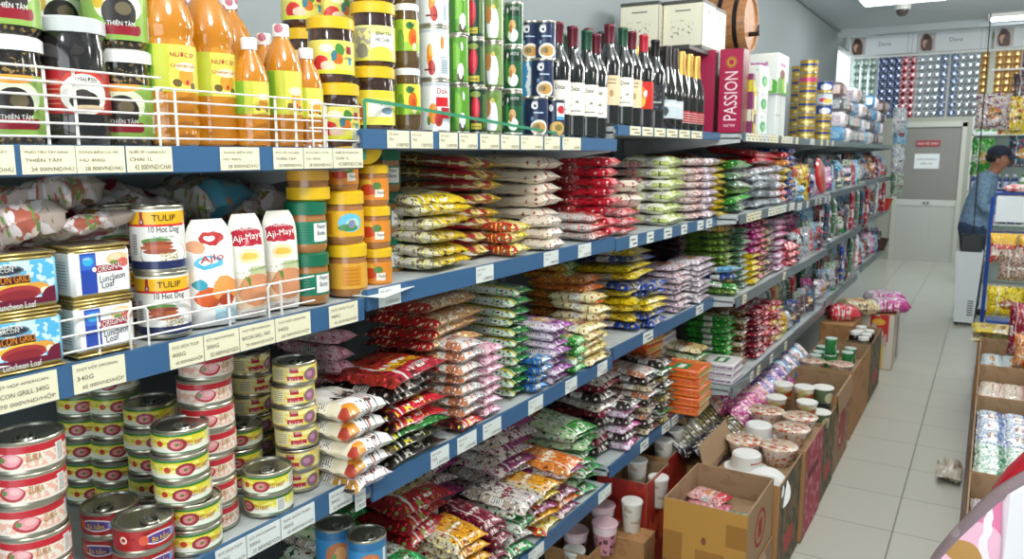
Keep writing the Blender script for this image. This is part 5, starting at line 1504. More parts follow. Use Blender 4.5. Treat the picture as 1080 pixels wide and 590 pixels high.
PWT = art('wafer_box_top', 'E0DADA', [('R', '3E7A4A', .2, .3, .8, .7), ('R', 'EDEDE8', .28, .42, .7, .58)], rough=.35)
pwb = carton('wafer_box', 'wafer box', .15, .17, .03, [PWB, PWB, PWT, PWB, PWB, PWB], bev=.004)
for i in range(3):
    place(pwb, (-.985, 3.475, ZD4 + .031 * i), f'purple and white wafer box, {nth(i, 3)}, grey shelf corner', RND.uniform(-.05, .05), 'wafer boxes')
for i in range(8):
    place(pwb, (-1.22, 3.23, ZD3 + .031 * i), f'purple and white wafer box, {nth(i, 8)}, back of blue shelf', RND.uniform(-.08, .08), 'wafer boxes')
kw = dict(name='sweets_packet', cat='sweets packet')
bigstack('bright green sweets packet', 'tall pile on lowest grey rail', M['brightgreen'], 9, .029, -.99, 3.58, 3.72, .22, z=ZD4, name='sweets_packet', cat='sweets packet')
bigstack('brown wafer packet', 'right of bright green pile', [M['choc'], M['coffee']], 9, .029, -.96, 3.74, 3.88, .2, z=ZD4, name='sweets_packet', cat='sweets packet')
for k, (ya, mm, d, w) in enumerate(((3.9, ['crimson', 'winered'], 'dark crimson gum packet', 'first crimson pile'), (4.05, ['crimson', 'red'], 'crimson gum packet', 'second crimson pile'), (4.2, ['red', 'yelred', 'crimson'], 'red yellow gum packet', 'lowest grey rail'), (4.34, ['yelcream', 'red', 'crimson'], 'gold red gum packet', 'end of lowest grey rail'))):
    bigstack(d, w, [M[a] for a in mm], 9 - (k == 3), .027, -.93, ya, ya + .13, .2, z=ZD4, name='gum_packet', cat='gum packet')
# S4 shelf B bags
bigstack('green clear sweets bag', 'corner of upper grey rail', [M['silvergreen'], M['brightgreen'], M['moss'], M['silvergreen']], 6, .036, -.93, 3.42, 3.66, .24, z=ZB4, name='sweets_bag', cat='sweets bag', tilt=.2, rzj=.4)
bigstack('red clear sweets bag', 'behind green sweets bags', [M['redwhite'], M['choc']], 7, .036, -1.15, 3.45, 3.7, .2, z=ZB4, name='sweets_bag', cat='sweets bag', tilt=.2, rzj=.3)
bigstack('silver sweets bag', 'big silver pile', [M['silver']], 5, .04, -.92, 3.72, 4.05, .26, z=ZB4, name='sweets_bag', cat='sweets bag', tilt=.1, rzj=.15)
bigstack('glossy red bag', 'on the silver bags', [M['red']], 2, .036, -.93, 3.74, 4.12, .25, z=ZB4 + .205, name='sweets_bag', cat='sweets bag', tilt=.12, rzj=.15)
bigstack('silver foil bag', 'right of the silver pile', [M['silver'], M['lilac']], 5, .04, -.91, 4.08, 4.2, .22, z=ZB4, name='sweets_bag', cat='sweets bag')
bigstack('red and yellow bag', 'between silver and blue', [M['orange'], M['red'], M['yelred'], M['yellow'], M['yellow']], 7, .038, -.91, 4.22, 4.34, .22, z=ZB4, name='sweets_bag', cat='sweets bag')
bigstack('royal blue bag', 'end of upper grey rail', [M['royal']], 8, .036, -.91, 4.36, 4.48, .22, z=ZB4, name='sweets_bag', cat='sweets bag')
# bags lying above the meat tins
SAUS = pk('sausage', 'B8A8A0', None, None, 'A85A4A', '6E8A4A', None, white=False, more=[('B', 'D8D0D4', 5, .55, 1, 2, 8), ('E', 'A82040', .6, .5, .22, .14)])
SAUS2 = pk('sausageblue', 'C8C4C0', '4A9AB8', None, '8AA050', 'B87A50', white=False)
for k, (x, y, X, w, d, h, rz, mt, lab) in enumerate(((20, 248, -1.07, .1, .1, .052, .3, SAUS, 'clear sausage bag on the sky blue tin'), (62, 232, -1.12, .12, .12, .06, .5, SAUS, 'clear sausage bag behind the luncheon tin'), (88, 240, -1.09, .13, .1, .03, .1, SAUS, 'flat clear sausage bag across the luncheon tins'))):
    p = atX(x, 255, X)
    place(pk_rec('sausage_bag', 'sausage bag', d, w, h, mt, k, 'y', 1.6), (X, p.y, ZB1 + .151 + (.03 if k == 1 else 0)), lab, rz, 'bags of sausages', rot=(.1, -.3, rz))
p0 = obj('bag_rest', None, loc=(-1.28, .62, 1.478)); tag(p0, 'thin inner shelf holding sausage bags behind the tins', 'shelf')
mbr = MB(); mbr.box(-.13, -.45, -.006, .13, .45, 0); obj('board', mbr.mesh('board', GREYM, smooth=False), p0)
for y in (-.43, .43):
    mbr = MB(); mbr.box(-.13, y - .006, -.146, -.12, y + .006, -.006); mbr.box(.12, y - .006, -.146, .13, y + .006, -.006)
    obj('leg', mbr.mesh('leg', GREYM, smooth=False), p0)
for k in range(9):
    mt = (SAUS, SAUS2, SAUS)[k % 3]
    lab = ('sausage bag on the inner shelf, ' + ('first' if k == 0 else _ORD[k]) + ' from the left edge')
    place(pk_rec('sausage_bag', 'sausage bag', .16, .15, .06, mt, k % 4, 'x', 1.8), (-1.25 + .02 * (k % 2), .24 + k * .1, 1.479 + .02 * (k % 2)), lab, 0, 'bags of sausages', rot=(RND.uniform(-.2, .2), RND.uniform(0, .25), RND.uniform(-.4, .4)))
# wire guards clipped on the near shelves
WIRE = art('wire_white', 'E6E2DC', rough=.4)


def guard(label, X, Y0, Y1, z, h, nb, posts):
    g = obj('wire_guard', None, loc=(X, (Y0 + Y1) / 2, z)); tag(g, label, 'wire guard', 'white wire guards on the near shelves')
    c = (Y0 + Y1) / 2
    for i in range(nb):
        mb = MB(); zz = h * (i + .6) / (nb - .4)
        mb.tube([(0, Y0 - c, zz), (0, Y1 - c, zz)], .0016, 6)
        obj('bar', mb.mesh('bar', WIRE), g)
    for y in posts:
        mb = MB(); mb.tube([(-.0034, y - c, 0), (-.0034, y - c, h + .002)], .0022, 6)
        obj('post', mb.mesh('post', WIRE), g)
    mb = MB(); mb.tube([(.003, Y0 - c + .004, -.0), (.003, Y0 - c + .004, h - .006), (.003, Y0 - c + .008, h), (.003, Y0 - c + .028, h), (.003, Y0 - c + .032, h - .006), (.003, Y0 - c + .032, 0)], .002, 6)
    obj('end_hoop', mb.mesh('end_hoop', WIRE), g)


Yp = lambda x, X=-1.012: atX(x, 120, X).y
guard('white wire guard before the seed jars', -1.012, .12, Yp(172), ZA1, .094, 6, [Yp(51), Yp(82)])
guard('white wire guard before the orange syrup bottles', -1.012, Yp(163), Yp(338), ZA1, .08, 5, [Yp(187), Yp(292), Yp(313)])
guard('short wire guard before the yellow lidded fruit jars', -1.012, Yp(326), Yp(381), ZA1, .075, 4, [Yp(345)])
Yq = lambda x: atX(x, 340, -1.012).y
guard('white wire guard before the luncheon tins', -1.012, .2, Yq(131), ZB1, .056, 3, [Yq(104)])
guard('white wire guard before the hot dog tins', -1.012, Yq(132), Yq(284), ZB1, .056, 3, [Yq(244)])
guard('white wire guard before the green lidded jars', -1.012, Yq(281), Yq(333), ZB1, .056, 3, [Yq(299)])
# green packing strap tied from the guard across the fruit tins
mb = MB()
STR = art('strap_green', '2E8A62', rough=.35, coat=.4)
ya, yb_ = Yp(382), 1.98
pts = [(-1.01, ya, 1.59), (-1.008, ya + .002, 1.64), (-1.01, ya + .004, 1.70)] + [(-1.018, ya + (yb_ - ya) * t, 1.703 - .05 * t) for t in (.1, .3, .5, .7, .9, 1)]
c0 = Vector((-1.01, 1.5, 1.65))
for (a, b) in zip(pts[:-1], pts[1:]):
    a, b = Vector(a) - c0, Vector(b) - c0
    n = Vector((0, 0, .0035)) if abs(b.y - a.y) > .02 else Vector((0, .004, 0))
    e = Vector((.0008, 0, 0))
    mb.add([a - n, b - n, b + n, a + n, a - n + e, b - n + e, b + n + e, a + n + e], [(0, 3, 2, 1), (4, 5, 6, 7), (0, 1, 5, 4), (3, 7, 6, 2)], 0)
tag(obj('packing_strap', mb.mesh('packing_strap', STR, smooth=False), loc=tuple(c0)), 'green packing strap stretched before the fruit tins', 'strap')
# sheet of card under the peanut jars
mb = MB(); mb.box(-.05, -.07, 0, .05, .07, .0016)
tag(obj('card_sheet', mb.mesh('card_sheet', CARDW, smooth=False), loc=(-1.03, 1.19, ZB1 + .001), rot=(0, .02, .25)), 'white card sheet slid under the small peanut jars', 'card')
# ------------------------------------------------------------------ cardboard boxes and cup noodles on the floor
CB = art('cardboard', 'A87C4E', [('B', '9A7046', 3, .55)], rough=.75)
CBI = art('cardboard_inner', 'A08262', [('B', '947656', 3, .56)], rough=.8)
CBT = art('cardboard_tape', 'B8853A', [('R', '9A6A28', 0, .0, .24, .5), ('R', '9A6A28', .76, .45, 1, .8), ('R', '9E6C2A', .4, 0, .75, .3), ('E', '7A4A20', .5, .45, .03, .06)], rough=.5)
CBR = art('cardboard_red_mark', 'A08260', [('E', '9A3028', .5, .5, .22, .3), ('E', 'A08260', .5, .5, .17, .24), ('R', '9A3028', .42, .35, .58, .65)], rough=.75)
CBP = art('cardboard_pink', 'A83A50', [('B', 'C87A88', 4, .55, 2, 2), ('R', '8A6A4A', 0, .0, .1, 1), ('R', '6A2030', .2, .6, .8, .7)], rough=.65)
CBG = art('cardboard_printed', '7A6448', [('B', '4A4A38', 3, .5, 3, 2), ('R', 'B04040', .3, .2, .7, .4)], rough=.7)
CBRED = art('red_box', 'A82A1E', [('R', 'C8502E', .15, .3, .85, .6), ('B', '8A1E18', 4, .58)], rough=.5)
CBCH = art('cardboard_text', 'A08058', [('B', '5A3A20', 8, .52, 3, 1, 0, {'win': (.38, .3, .66, .44)})], rough=.7)
CBPINKR = art('cardboard_rosy', '94745C', [('R', '9A4A4A', .3, .2, .75, .8), ('B', 'B8A088', 5, .6)], rough=.7)


def crate(label, x0, x1, y0, y1, z0, z1, front=CB, side=CB, flaps=(), closed=False, group=None):
    """cardboard box; front faces -Y, side faces +X; flaps: letters of the sides whose flap folds outwards or stands"""
    o = obj('cardboard_box', None, loc=((x0 + x1) / 2, (y0 + y1) / 2, z0))
    tag(o, label, 'cardboard box', group)
    a, b, h, t = (x1 - x0) / 2, (y1 - y0) / 2, z1 - z0, .005
    ml = [CB, CBI, front, side]
    mb = MB()
    if closed:
        mb.box(-a, -b, 0, a, b, h, [3, 2, 0, 0, 0, 0], bev=.003)
    else:
        mb.box(-a, -b, 0, a, b, t, 1)
        mb.box(-a, -b, 0, a, -b + t, h, [1, 2, 1, 1, 1, 0])
        mb.box(-a, b - t, 0, a, b, h, [1, 1, 1, 0, 1, 0])
        mb.box(-a, -b + t, 0, -a + t, b - t, h, [1, 0, 1, 0, 0, 0])
        mb.box(a - t, -b + t, 0, a, b - t, h, [3, 0, 1, 0, 1, 0])
    obj('box_body', mb.mesh('box_body', ml, smooth=False), o)
    for f in flaps:
        mb = MB()
        L = .1
        if f == 'b':
            mb.add([(-a, b, h), (a, b, h), (a - .02, b + .045, h + .085), (-a + .02, b + .045, h + .085), (-a, b - .004, h), (a, b - .004, h), (a - .02, b + .041, h + .087), (-a + .02, b + .041, h + .087)], [(0, 1, 2, 3), (7, 6, 5, 4), (0, 4, 5, 1), (1, 5, 6, 2), (2, 6, 7, 3), (3, 7, 4, 0)])
        elif f == 'l':
            mb.add([(-a, -b, h), (-a, b, h), (-a - .03, b - .02, h + .09), (-a - .03, -b + .02, h + .09), (-a + .004, -b, h), (-a + .004, b, h), (-a - .026, b - .02, h + .091), (-a - .026, -b + .02, h + .091)], [(3, 2, 1, 0), (4, 5, 6, 7), (0, 1, 5, 4), (1, 2, 6, 5), (2, 3, 7, 6), (3, 0, 4, 7)])
        elif f == 'r':
            mb.add([(a, -b + .01, h), (a, b - .01, h), (a + .012, b - .03, h - .1), (a + .012, -b + .03, h - .1), (a + .005, -b + .01, h), (a + .005, b - .01, h), (a + .017, b - .03, h - .1), (a + .017, -b + .03, h - .1)], [(0, 1, 2, 3), (7, 6, 5, 4), (4, 5, 1, 0), (5, 6, 2, 1), (6, 7, 3, 2), (7, 4, 0, 3)])
        obj('flap', mb.mesh('flap', [CBI], smooth=False), o)
    return o


crate('tan cardboard box with tape marks, open, nearest in the aisle', -.87, -.588, 2.445, 2.8, .225, .45, CBT, CBR)
crate('closed cardboard box under the tape marked one', -.875, -.585, 2.44, 2.82, 0, .223, CBT, CBPINKR, closed=True)
crate('cardboard box of bowl noodles behind the tape marked box', -.86, -.575, 2.85, 3.24, 0, .40, CB, CBG, flaps=('l',))
crate('pink printed cardboard box of bowl noodles, third in the aisle', -.86, -.565, 3.26, 3.66, 0, .40, CB, CBP)
crate('cardboard box of short tins before the empty box', -.86, -.57, 3.68, 4.03, 0, .38, CB, CBG)
crate('empty open cardboard box halfway down the aisle', -.87, -.575, 4.06, 4.53, 0, .42, CB, CBPINKR, flaps=('r',))
crate('cardboard box of green tins with dark lettering', -.88, -.58, 4.66, 5.4, 0, .40, CBCH, CB)
crate('narrow cardboard box of dark jars by the aisle', -.74, -.58, 5.45, 5.98, 0, .40, CBG, CBG)
crate('tall plain cardboard box of white lidded cups under the shelf', -1.27, -1.01, 2.87, 3.1, 0, .41, CB, CBRED, flaps=('b',))
crate('red box of cups under the shelf end', -1.2, -1.0, 2.62, 2.85, 0, .40, CBRED, CBRED)
crate('plain cardboard box of pink cups under the lowest noodle bags', -1.25, -1.08, 2.3, 2.6, 0, .24, CB, CB)
# cups
LIDW = art('cup_lid_white', 'E6E4DE', rough=.4)
FOAM = art('foam_white', 'E9E8E4', [('R', 'C02A2A', .4, .3, .62, .7), ('S', 'E8E0D0', (0, 1), 8, .25, {'win': (.42, .35, .6, .65)})], rough=.45)


def cup(name, cat, r0, r1, h, body, lidm, lidz=.004):
    mb = MB(); mb.lathe([(0, 0), (r0 * .9, 0), (r0, .004), (r1, h), (r1 * .96, h), (0, h - .001)], 24)
    parts = [('cup_body', mb.mesh('cup_body', body))]
    mb = MB(); mb.lathe([(r1 * .9, h - .004), (r1 * 1.05, h - .004), (r1 * 1.06, h), (r1 * 1.0, h + lidz), (0, h + lidz)], 24)
    parts.append(('lid', mb.mesh('lid', lidm)))
    return Rec(name, cat, None, parts, r1, h + lidz)


TEAL = art('cup_print', '9A8A5A', [('E', 'B84A2A', .5, .5, .1, .25), ('R', 'E0D8C8', 0, .75, 1, .95), ('B', 'C8B878', 4, .55)], rough=.4)
GREENC = art('cup_print_green', '5A6A4A', [('R', '2E3A3A', 0, 0, 1, .35), ('E', 'C8C4A0', .5, .6, .1, .25)], rough=.4)
PINKC = art('cup_print_pink', 'C88A98', [('B', '5A2A34', 5, .56, 3, 1), ('R', 'E8D0D4', 0, .7, 1, .95)], rough=.35)
GRNTIN = art('green_tin_print', '2E8A4A', [('E', 'D8E4C8', .5, .5, .12, .3), ('R', '1E6A38', 0, 0, 1, .12)], rough=.3, coat=.4)
CLEARB = art('bowl_print', 'D8C8BC', [('B', 'B84A3A', 5, .56, 4, 1), ('R', 'E8D8D0', 0, .8, 1, 1), ('B', 'C89A5A', 6, .6, 3, 1, 4)], rough=.25, coat=.5)
BOWLT = art('bowl_top', 'D0B498', [('B', 'B8503A', 28, .56), ('B', 'E8E4DA', 40, .56)], rough=.25, coat=.5, coord='Object')
cupn = cup('noodle_cup', 'cup', .036, .046, .1, TEAL, LIDW)
cupg = cup('noodle_cup', 'cup', .036, .046, .11, GREENC, LIDW)
cupp = cup('noodle_cup', 'cup', .034, .045, .11, PINKC, art('cup_lid_pink', 'D8B4BC', rough=.35))
cupw = cup('noodle_cup', 'cup', .03, .038, .115, art('cup_plain', 'DAD4C8', [('B', 'B8A890', 4, .58)], rough=.45), LIDW)
bowl = cup('noodle_bowl', 'bowl', .05, .072, .075, CLEARB, BOWLT, .002)
gtin = cup('drink_tin', 'tin', .032, .033, .1, GRNTIN, art('cup_lid_pale', 'C8D8D0', rough=.3), .003)
mb = MB(); mb.lathe([(0, 0), (.085, 0), (.086, .006), (.06, .008), (.056, .06), (.05, .066), (0, .066)], 28)
fbowl = Rec('foam_bowl', 'bowl', None, [('bowl_body', mb.mesh('bowl_body', art('foam_plain', 'E6E6E2', rough=.45))), ('label', (lambda m: (m.lathe([(.0588, .018), (.0582, .03), (.0572, .05)], 28), m.mesh('label', FOAM))[1])(MB()))], .085, .066)
CN = 'noodle cups in the floor boxes'
for x, y, z, rec, lab, rz in ((-.75, 3.05, .366, fbowl, 'upturned white foam bowl with red label in the bowl box', -.4), (-.78, 3.36, .386, fbowl, 'plain upturned foam bowl behind the red labelled one', 1.6),
                              (-.655, 3.17, .366, bowl, 'clear wrapped noodle bowl beside the red labelled foam bowl', 0), (-.645, 3.36, .386, bowl, 'wrapped noodle bowl, right side of pink box', 1), (-.645, 3.53, .386, bowl, 'wrapped noodle bowl at the back of pink box', 2), (-.79, 3.17, .366, bowl, 'wrapped noodle bowl at the left of the bowl box', 2), (-.79, 3.54, .386, bowl, 'wrapped noodle bowl behind plain foam bowl', 1)):
    place(rec, (x, y, z), lab, rz, 'bowl noodles')
place(fbowl, (-.64, 2.93, .345), 'foam bowl standing on edge at the box corner', 0, 'bowl noodles', rot=(radians(62), 0, radians(20)))
for k, (x, y, z, rec, lab) in enumerate(((-.80, 3.76, .36, cupn, 'gold printed noodle cup, front left of tins box'), (-.66, 3.76, .36, cupn, 'gold printed noodle cup, front right of tins box'), (-.80, 3.9, .39, cupn, 'gold printed noodle cup, rear left of tins box'), (-.7, 3.9, .39, cupn, 'gold printed noodle cup, rear middle of tins box'), (-.62, 3.94, .38, cupg, 'dark green noodle cup, rear right of tins box'), (-.605, 3.8, .3, cupg, 'dark green noodle cup sunk at the right of tins box'))):
    place(rec, (x, y, z), lab, -.6, CN)
for k, (x, y, z, rec, lab) in enumerate(((-1.06, 2.95, .34, cupw, 'white lidded cup at the front of the tall box'), (-1.05, 3.04, .36, cupw, 'white lidded cup at the back of the tall box'), (-1.08, 2.72, .33, cupw, 'grey lidded cup inside the red box'), (-1.03, 2.555, .27, cupw, 'white lidded cup raised before the red box'), (-1.0, 2.74, .3, cupw, 'white lidded cup half hidden beside the red box'))):
    place(rec, (x, y, z - (.0 if k < 3 else .03)), lab, -.8, CN)
crate('low cardboard box carrying white lidded cups before the red box', -1.1, -.955, 2.49, 2.6, 0, .24, CB, CB, closed=True)
for k, (x, y, z, rec, lab) in enumerate(((-1.08, 2.43, .2, cupp, 'pink noodle cup wrapped upright, nearest the rail'), (-1.13, 2.52, .22, cupp, 'pink noodle cup behind the nearest pink one'), (-1.18, 2.4, .16, cupp, 'pink lidded noodle cup at the bottom of the picture'), (-1.15, 2.33, .12, cupw, 'white lidded noodle cup at the bottom of the picture'))):
    place(rec, (x, y, z), lab, -.8, CN)
# contents of the near box
PACKA = pk('pinkplate', 'D87A90', 'D86A84', 'E0A0A8', 'E8C8B0', 'C8502E')
PACKG = pk('mintbook', '4A8A72', '3E7A66', '4A8A72', 'B8D0C4', 'E0E8E0')
place(pk_rec('flat_packet', 'packet', .16, .12, .02, PACKA, 1, 'y', .4, 6), (-.77, 2.62, .35), 'pink flat packet inside the tape marked box', .2, 'flat packets in the near box')
place(pk_rec('flat_packet', 'packet', .12, .1, .02, PACKG, 2, 'y', .4, 6), (-.65, 2.6, .35), 'mint green flat packet inside the tape marked box', .1, 'flat packets in the near box')
place(pk_rec('flat_packet', 'packet', .14, .1, .03, M['pinkred'], 3, 'y', .6, 5), (-.79, 2.7, .36), 'red and pink packet at the back of the near box', -.2, 'flat packets in the near box')
mb = MB(); mb.box(-.135, -.17, 0, .135, .17, .118)
obj_fill = tag(obj('cardboard_insert', mb.mesh('cardboard_insert', CBI, smooth=False), loc=(-.729, 2.622, .231)), 'cardboard insert under the packets in the near box', 'cardboard insert')
for x0, x1, y0, y1, z, lab in ((-.85, -.585, 2.86, 3.23, .365, 'inner tray of the bowl noodle box'), (-.85, -.575, 3.27, 3.65, .385, 'inner tray of the pink printed box'), (-.85, -.58, 3.69, 4.02, .295, 'inner tray of the tins box'), (-.87, -.59, 4.67, 5.39, .3, 'inner tray of the green tin box'), (-.73, -.59, 5.46, 5.97, .3, 'inner tray of the dark jar box'), (-1.26, -1.02, 2.88, 3.09, .33, 'inner tray of the tall plain box'), (-1.19, -1.01, 2.63, 2.84, .29, 'inner tray of the red box'), (-1.24, -1.09, 2.31, 2.59, .12, 'inner tray of the pink cup box')):
    mb = MB(); mb.box(-(x1 - x0) / 2, -(y1 - y0) / 2, 0, (x1 - x0) / 2, (y1 - y0) / 2, z - .006)
    tag(obj('cardboard_insert', mb.mesh('cardboard_insert', CBI, smooth=False), loc=((x0 + x1) / 2, (y0 + y1) / 2, .0055)), lab, 'cardboard insert')
# green tins and wrapped trays
for k, (x, y, z) in enumerate(((-.835, 4.95, .33), (-.76, 5.0, .33), (-.835, 5.05, .33), (-.76, 5.1, .33), (-.76, 5.0, .433), (-.84, 5.2, .33), (-.68, 5.12, .33), (-.68, 5.24, .33))):
    place(gtin, (x, y, z - .03), f'green drink tin in the lettered box, {"raised on another tin" if k == 4 else _ORD[k + 1] + " of the lower ones" if k else "nearest the shelf"}', .2, 'green drink tins')
for k, (x, y) in enumerate(((-.82, 4.77), (-.67, 4.77))):
    place(bowl, (x, y, .335), ('left' if k == 0 else 'right') + ' red wrapped bowl at the front of the lettered box', k, 'bowl noodles')
JARD = art('dark_jar', '1E1614', rough=.15, coat=1.)
djar = jar('sauce_jar', 'jar', .035, .13, JARD, art('dark_jar_label', '3A2A22', [('R', 'B8A888', .4, .3, .6, .7)], rough=.4), LIDW, (.2, .7), .02)
for k, (x, y) in enumerate(((-.64, 5.5), (-.64, 5.62), (-.7, 5.56), (-.7, 5.7), (-.64, 5.75), (-.7, 5.85))):
    place(djar, (x, y, .295 + (.02 if k == 2 else 0)), f'dark sauce jar with white lid, {("nearest the aisle", "second in the box", "third in the box", "fourth in the box", "fifth in the box", "farthest in the box")[k]}', 0, 'dark sauce jars')
# white sack box with red label and bread bags
SACK = art('sack_front', 'D0CABE', [('R', 'C02A24', .3, .5, .85, 1), ('E', 'E0B040', .55, .86, .2, .06), ('E', 'E8D8C8', .6, .65, .1, .08), ('R', 'D8B83A', .55, 0, .72, .5), ('B', 'B8B0A4', 3, .58)], rough=.5)
crate('white rice carton with red label at the far end of the boxes', -.78, -.54, 6.4, 6.85, 0, .42, SACK, art('sack_side', 'C4BCAE', [('R', '8A3A34', .5, .1, .7, .9)], rough=.5), closed=True)
BREAD = pk('bread', 'CDB88A', 'D0BC8E', 'C8B080', 'E0D0A8', 'B89A5A')
for k, (x, y, z, w, mt, lab) in enumerate(((-.79, 6.33, .425, .26, BREAD, 'clear bread bag with red band, left of two'), (-.6, 6.52, .425, .26, M['magwhite'], 'white and magenta bag beside the bread bag'), (-.66, 6.78, .425, .28, M['magwhite'], 'white and magenta bag behind the bread bag'), (-.87, 6.1, .415, .22, M['red'], 'red wrapped bag under the bread bag'))):
    place(pk_rec('bread_bag', 'bag', .2, w, .11, mt, k, 'x', 1.2, 3), (x, y, z), lab, radians(-60), 'bags on the rice carton')
crate('low cardboard box under the red wrapped bag', -.98, -.76, 5.9, 6.38, 0, .41, CB, CB, closed=True)

# ---- bags leaning under the shelves on floor cartons
def lean_row(desc, where, mats, x, y0, y1, n, z, w=.11, h=.022, d=.14, ang=38, name='snack_bag', cols=2, base=True):
    rn = random.Random(hash_s(desc))
    k = 0
    tot = n * cols
    for c in range(cols):
        for i in range(n):
            y = y0 + (y1 - y0) * (i + .5) / n
            rec = pk_rec(name, 'snack bag', d, w, h, mats[(i + c) % len(mats)], rn.choice((1, 2, 3)), 'x', 1.2)
            lab = f'{desc}, {("single" if n == 1 else "nearest" if i == 0 else "farthest" if i == n - 1 else _ORD[i + 1 - 1] + " behind the nearest")} in {("aisle", "inner", "rear")[c]} row, {where}'
            place(rec, (x - c * .12 + rn.uniform(-.01, .01), y, z + .05 + c * .045), lab, 0, desc + 's', rot=(rn.uniform(-.1, .1), radians(ang) + rn.uniform(-.08, .08), rn.uniform(-.15, .15) - .35))


lean_row('black and gold striped bag', 'under the blue shelf', [M['gold']], -.9, 3.0, 3.46, 8, .33, cols=3)
lean_row('magenta sweets bag', 'behind the striped bags', [M['magenta'], M['pinkred']], -.9, 3.5, 3.92, 8, .36, cols=3)
lean_row('violet sweets bag', 'beside the gold cups', [M['violet'], M['magwhite'], M['royal']], -.91, 3.96, 4.36, 8, .36, cols=3)
lean_row('sky blue snack bag', 'beside the empty box', [M['skyblue'], M['royal'], M['lilac']], -.93, 4.42, 4.95, 9, .36, cols=3)
for (ya, yb, lab) in ((3.12, 3.48, 'floor carton under the striped bags'), (3.49, 3.94, 'floor carton under the magenta bags'), (3.95, 4.4, 'floor carton under the violet bags'), (4.41, 5.0, 'floor carton under the sky blue bags')):
    crate(lab, -1.3, -.885, ya, yb, 0, .3, CB, CBG, closed=True)

# ---- far shelf sections: toys, combs, brushes, bags
def upright(rec, loc, label, group, rn):
    place(rec, loc, label, 0, group, rot=(rn.uniform(-.08, .08), radians(90) + rn.uniform(-.15, .05), rn.uniform(-.2, .2)))


rn = random.Random(21)
pal = {'toy': ['red', 'royal', 'silver', 'skyblue', 'silvergreen', 'magenta', 'teal', 'yelred', 'dark'], 'comb': ['skyblue', 'lilac', 'silver', 'crimson', 'silvergreen', 'teal', 'dark', 'herb'], 'brush': ['silver', 'dark', 'skyblue', 'magwhite', 'silvergreen', 'choc', 'teal', 'winered']}
zs5 = (1.33, .97, .57); zs6 = (1.35, 1.0, .6); zs7 = (1.38, 1.05, .66)
LV = ('upper', 'middle', 'lower')
_bl = {}


def blister(mk, h, w, s):
    """hanging card with a moulded bubble"""
    key = (mk, h, w, s)
    if key not in _bl:
        mb = MB(); mb.box(-.002, -w / 2, 0, .0, w / 2, h, bev=.001)
        card = mb.mesh('backing_card', M[mk])
        mb = MB()

        def F(u, v):
            a, b = 2 * u - 1, 2 * v - 1
            k = max(0, (1 - abs(a) ** 4) * (1 - abs(b) ** 4)) ** .5
            return (.001 + .035 * k * (.7 + .5 * noise.noise(Vector((u * 3 + s, v * 4, s)))), a * w * .42, h * (.42 + .36 * b))
        mb.grid(F, 8, 8, 0)
        bub = mb.mesh('bubble', M[('silver', 'skyblue', 'red', 'dark', 'magwhite', 'teal')[s % 6]])
        _bl[key] = Rec('blister_pack', 'blister pack', None, [('backing_card', card), ('bubble', bub)])
    return _bl[key]


for kind, ya, yb, X, zs in (('toy', 4.53, 5.68, -.92, zs5), ('comb', 5.74, 7.18, -.92, zs6), ('brush', 7.24, 8.96, -.9, zs7)):
    for li, z in enumerate(zs):
        y = ya + .07
        kk = 0
        while y < yb - .06:
            w = rn.choice((.09, .11, .13)); mk = rn.choice(pal[kind])
            where = ('first' if kk == 0 else _ORD[kk]) + f' along the {LV[li]} {kind} shelf'
            t = rn.random()
            if t < .45:
                h = rn.choice((.15, .18, .21))
                place(blister(mk, h, w, rn.randrange(6)), (X - .05 + rn.uniform(-.02, .0), y, z + .002), f'{mk} card blister pack, {where}', 0, f'{kind} goods on the far shelves', rot=(rn.uniform(-.06, .06), rn.uniform(-.25, -.02), rn.uniform(-.9, .1)))
            elif t < .8:
                h = rn.choice((.13, .16, .2))
                place(pk_rec(f'{kind}_bag', f'{kind} bag', h, w, .06, M[mk], rn.choice((1, 2, 3)), 'x', 2.2), (X - .09, y, z + h / 2 + .003), f'{mk} {kind} bag, {where}', 0, f'{kind} goods on the far shelves', rot=(rn.uniform(-.15, .15), radians(90) + rn.uniform(-.35, .0), rn.uniform(-.9, .1)))
            else:
                n = rn.choice((2, 3))
                for i in range(n):
                    place(pk_rec(f'{kind}_bag', f'{kind} bag', .14, w, .045, M[mk], i % 3 + 1, 'x', 2.), (X - .08, y, z + .003 + i * .045), f'{mk} {kind} bag lying, {nth(i, n)}, {where}', 0, f'{kind} goods on the far shelves', rot=(rn.uniform(-.05, .05), rn.uniform(-.05, .05), rn.uniform(-.4, .3)))
            y += w + .012; kk += 1
        y = ya + .1
        kk = 0
        while y < yb - .08:
            mk = rn.choice(pal[kind])
            place(pk_rec(f'{kind}_bag', f'{kind} bag', .24, .15, .06, M[mk], rn.choice((1, 2, 3)), 'x', 1.6), (X - .22, y, z + .125), f'rear {mk} {kind} bag, ' + ('first' if kk == 0 else _ORD[kk]) + f' along the {LV[li]} {kind} shelf', 0, f'{kind} goods on the far shelves', rot=(rn.uniform(-.08, .08), radians(90), rn.uniform(-.5, .2)))
            y += .17; kk += 1
# big red disc toy and beige panel
mb = MB(); mb.lathe([(0, 0), (.1, 0), (.11, .012), (.1, .024), (.07, .026), (0, .03)], 28)
tag(obj('toy_disc', mb.mesh('toy_disc', art('disc_red', 'B81820', rough=.25, coat=.6)), loc=(-.9, 5.05, 1.47), rot=(0, radians(80), 0)), 'round red toy disc standing on the upper toy shelf', 'toy')
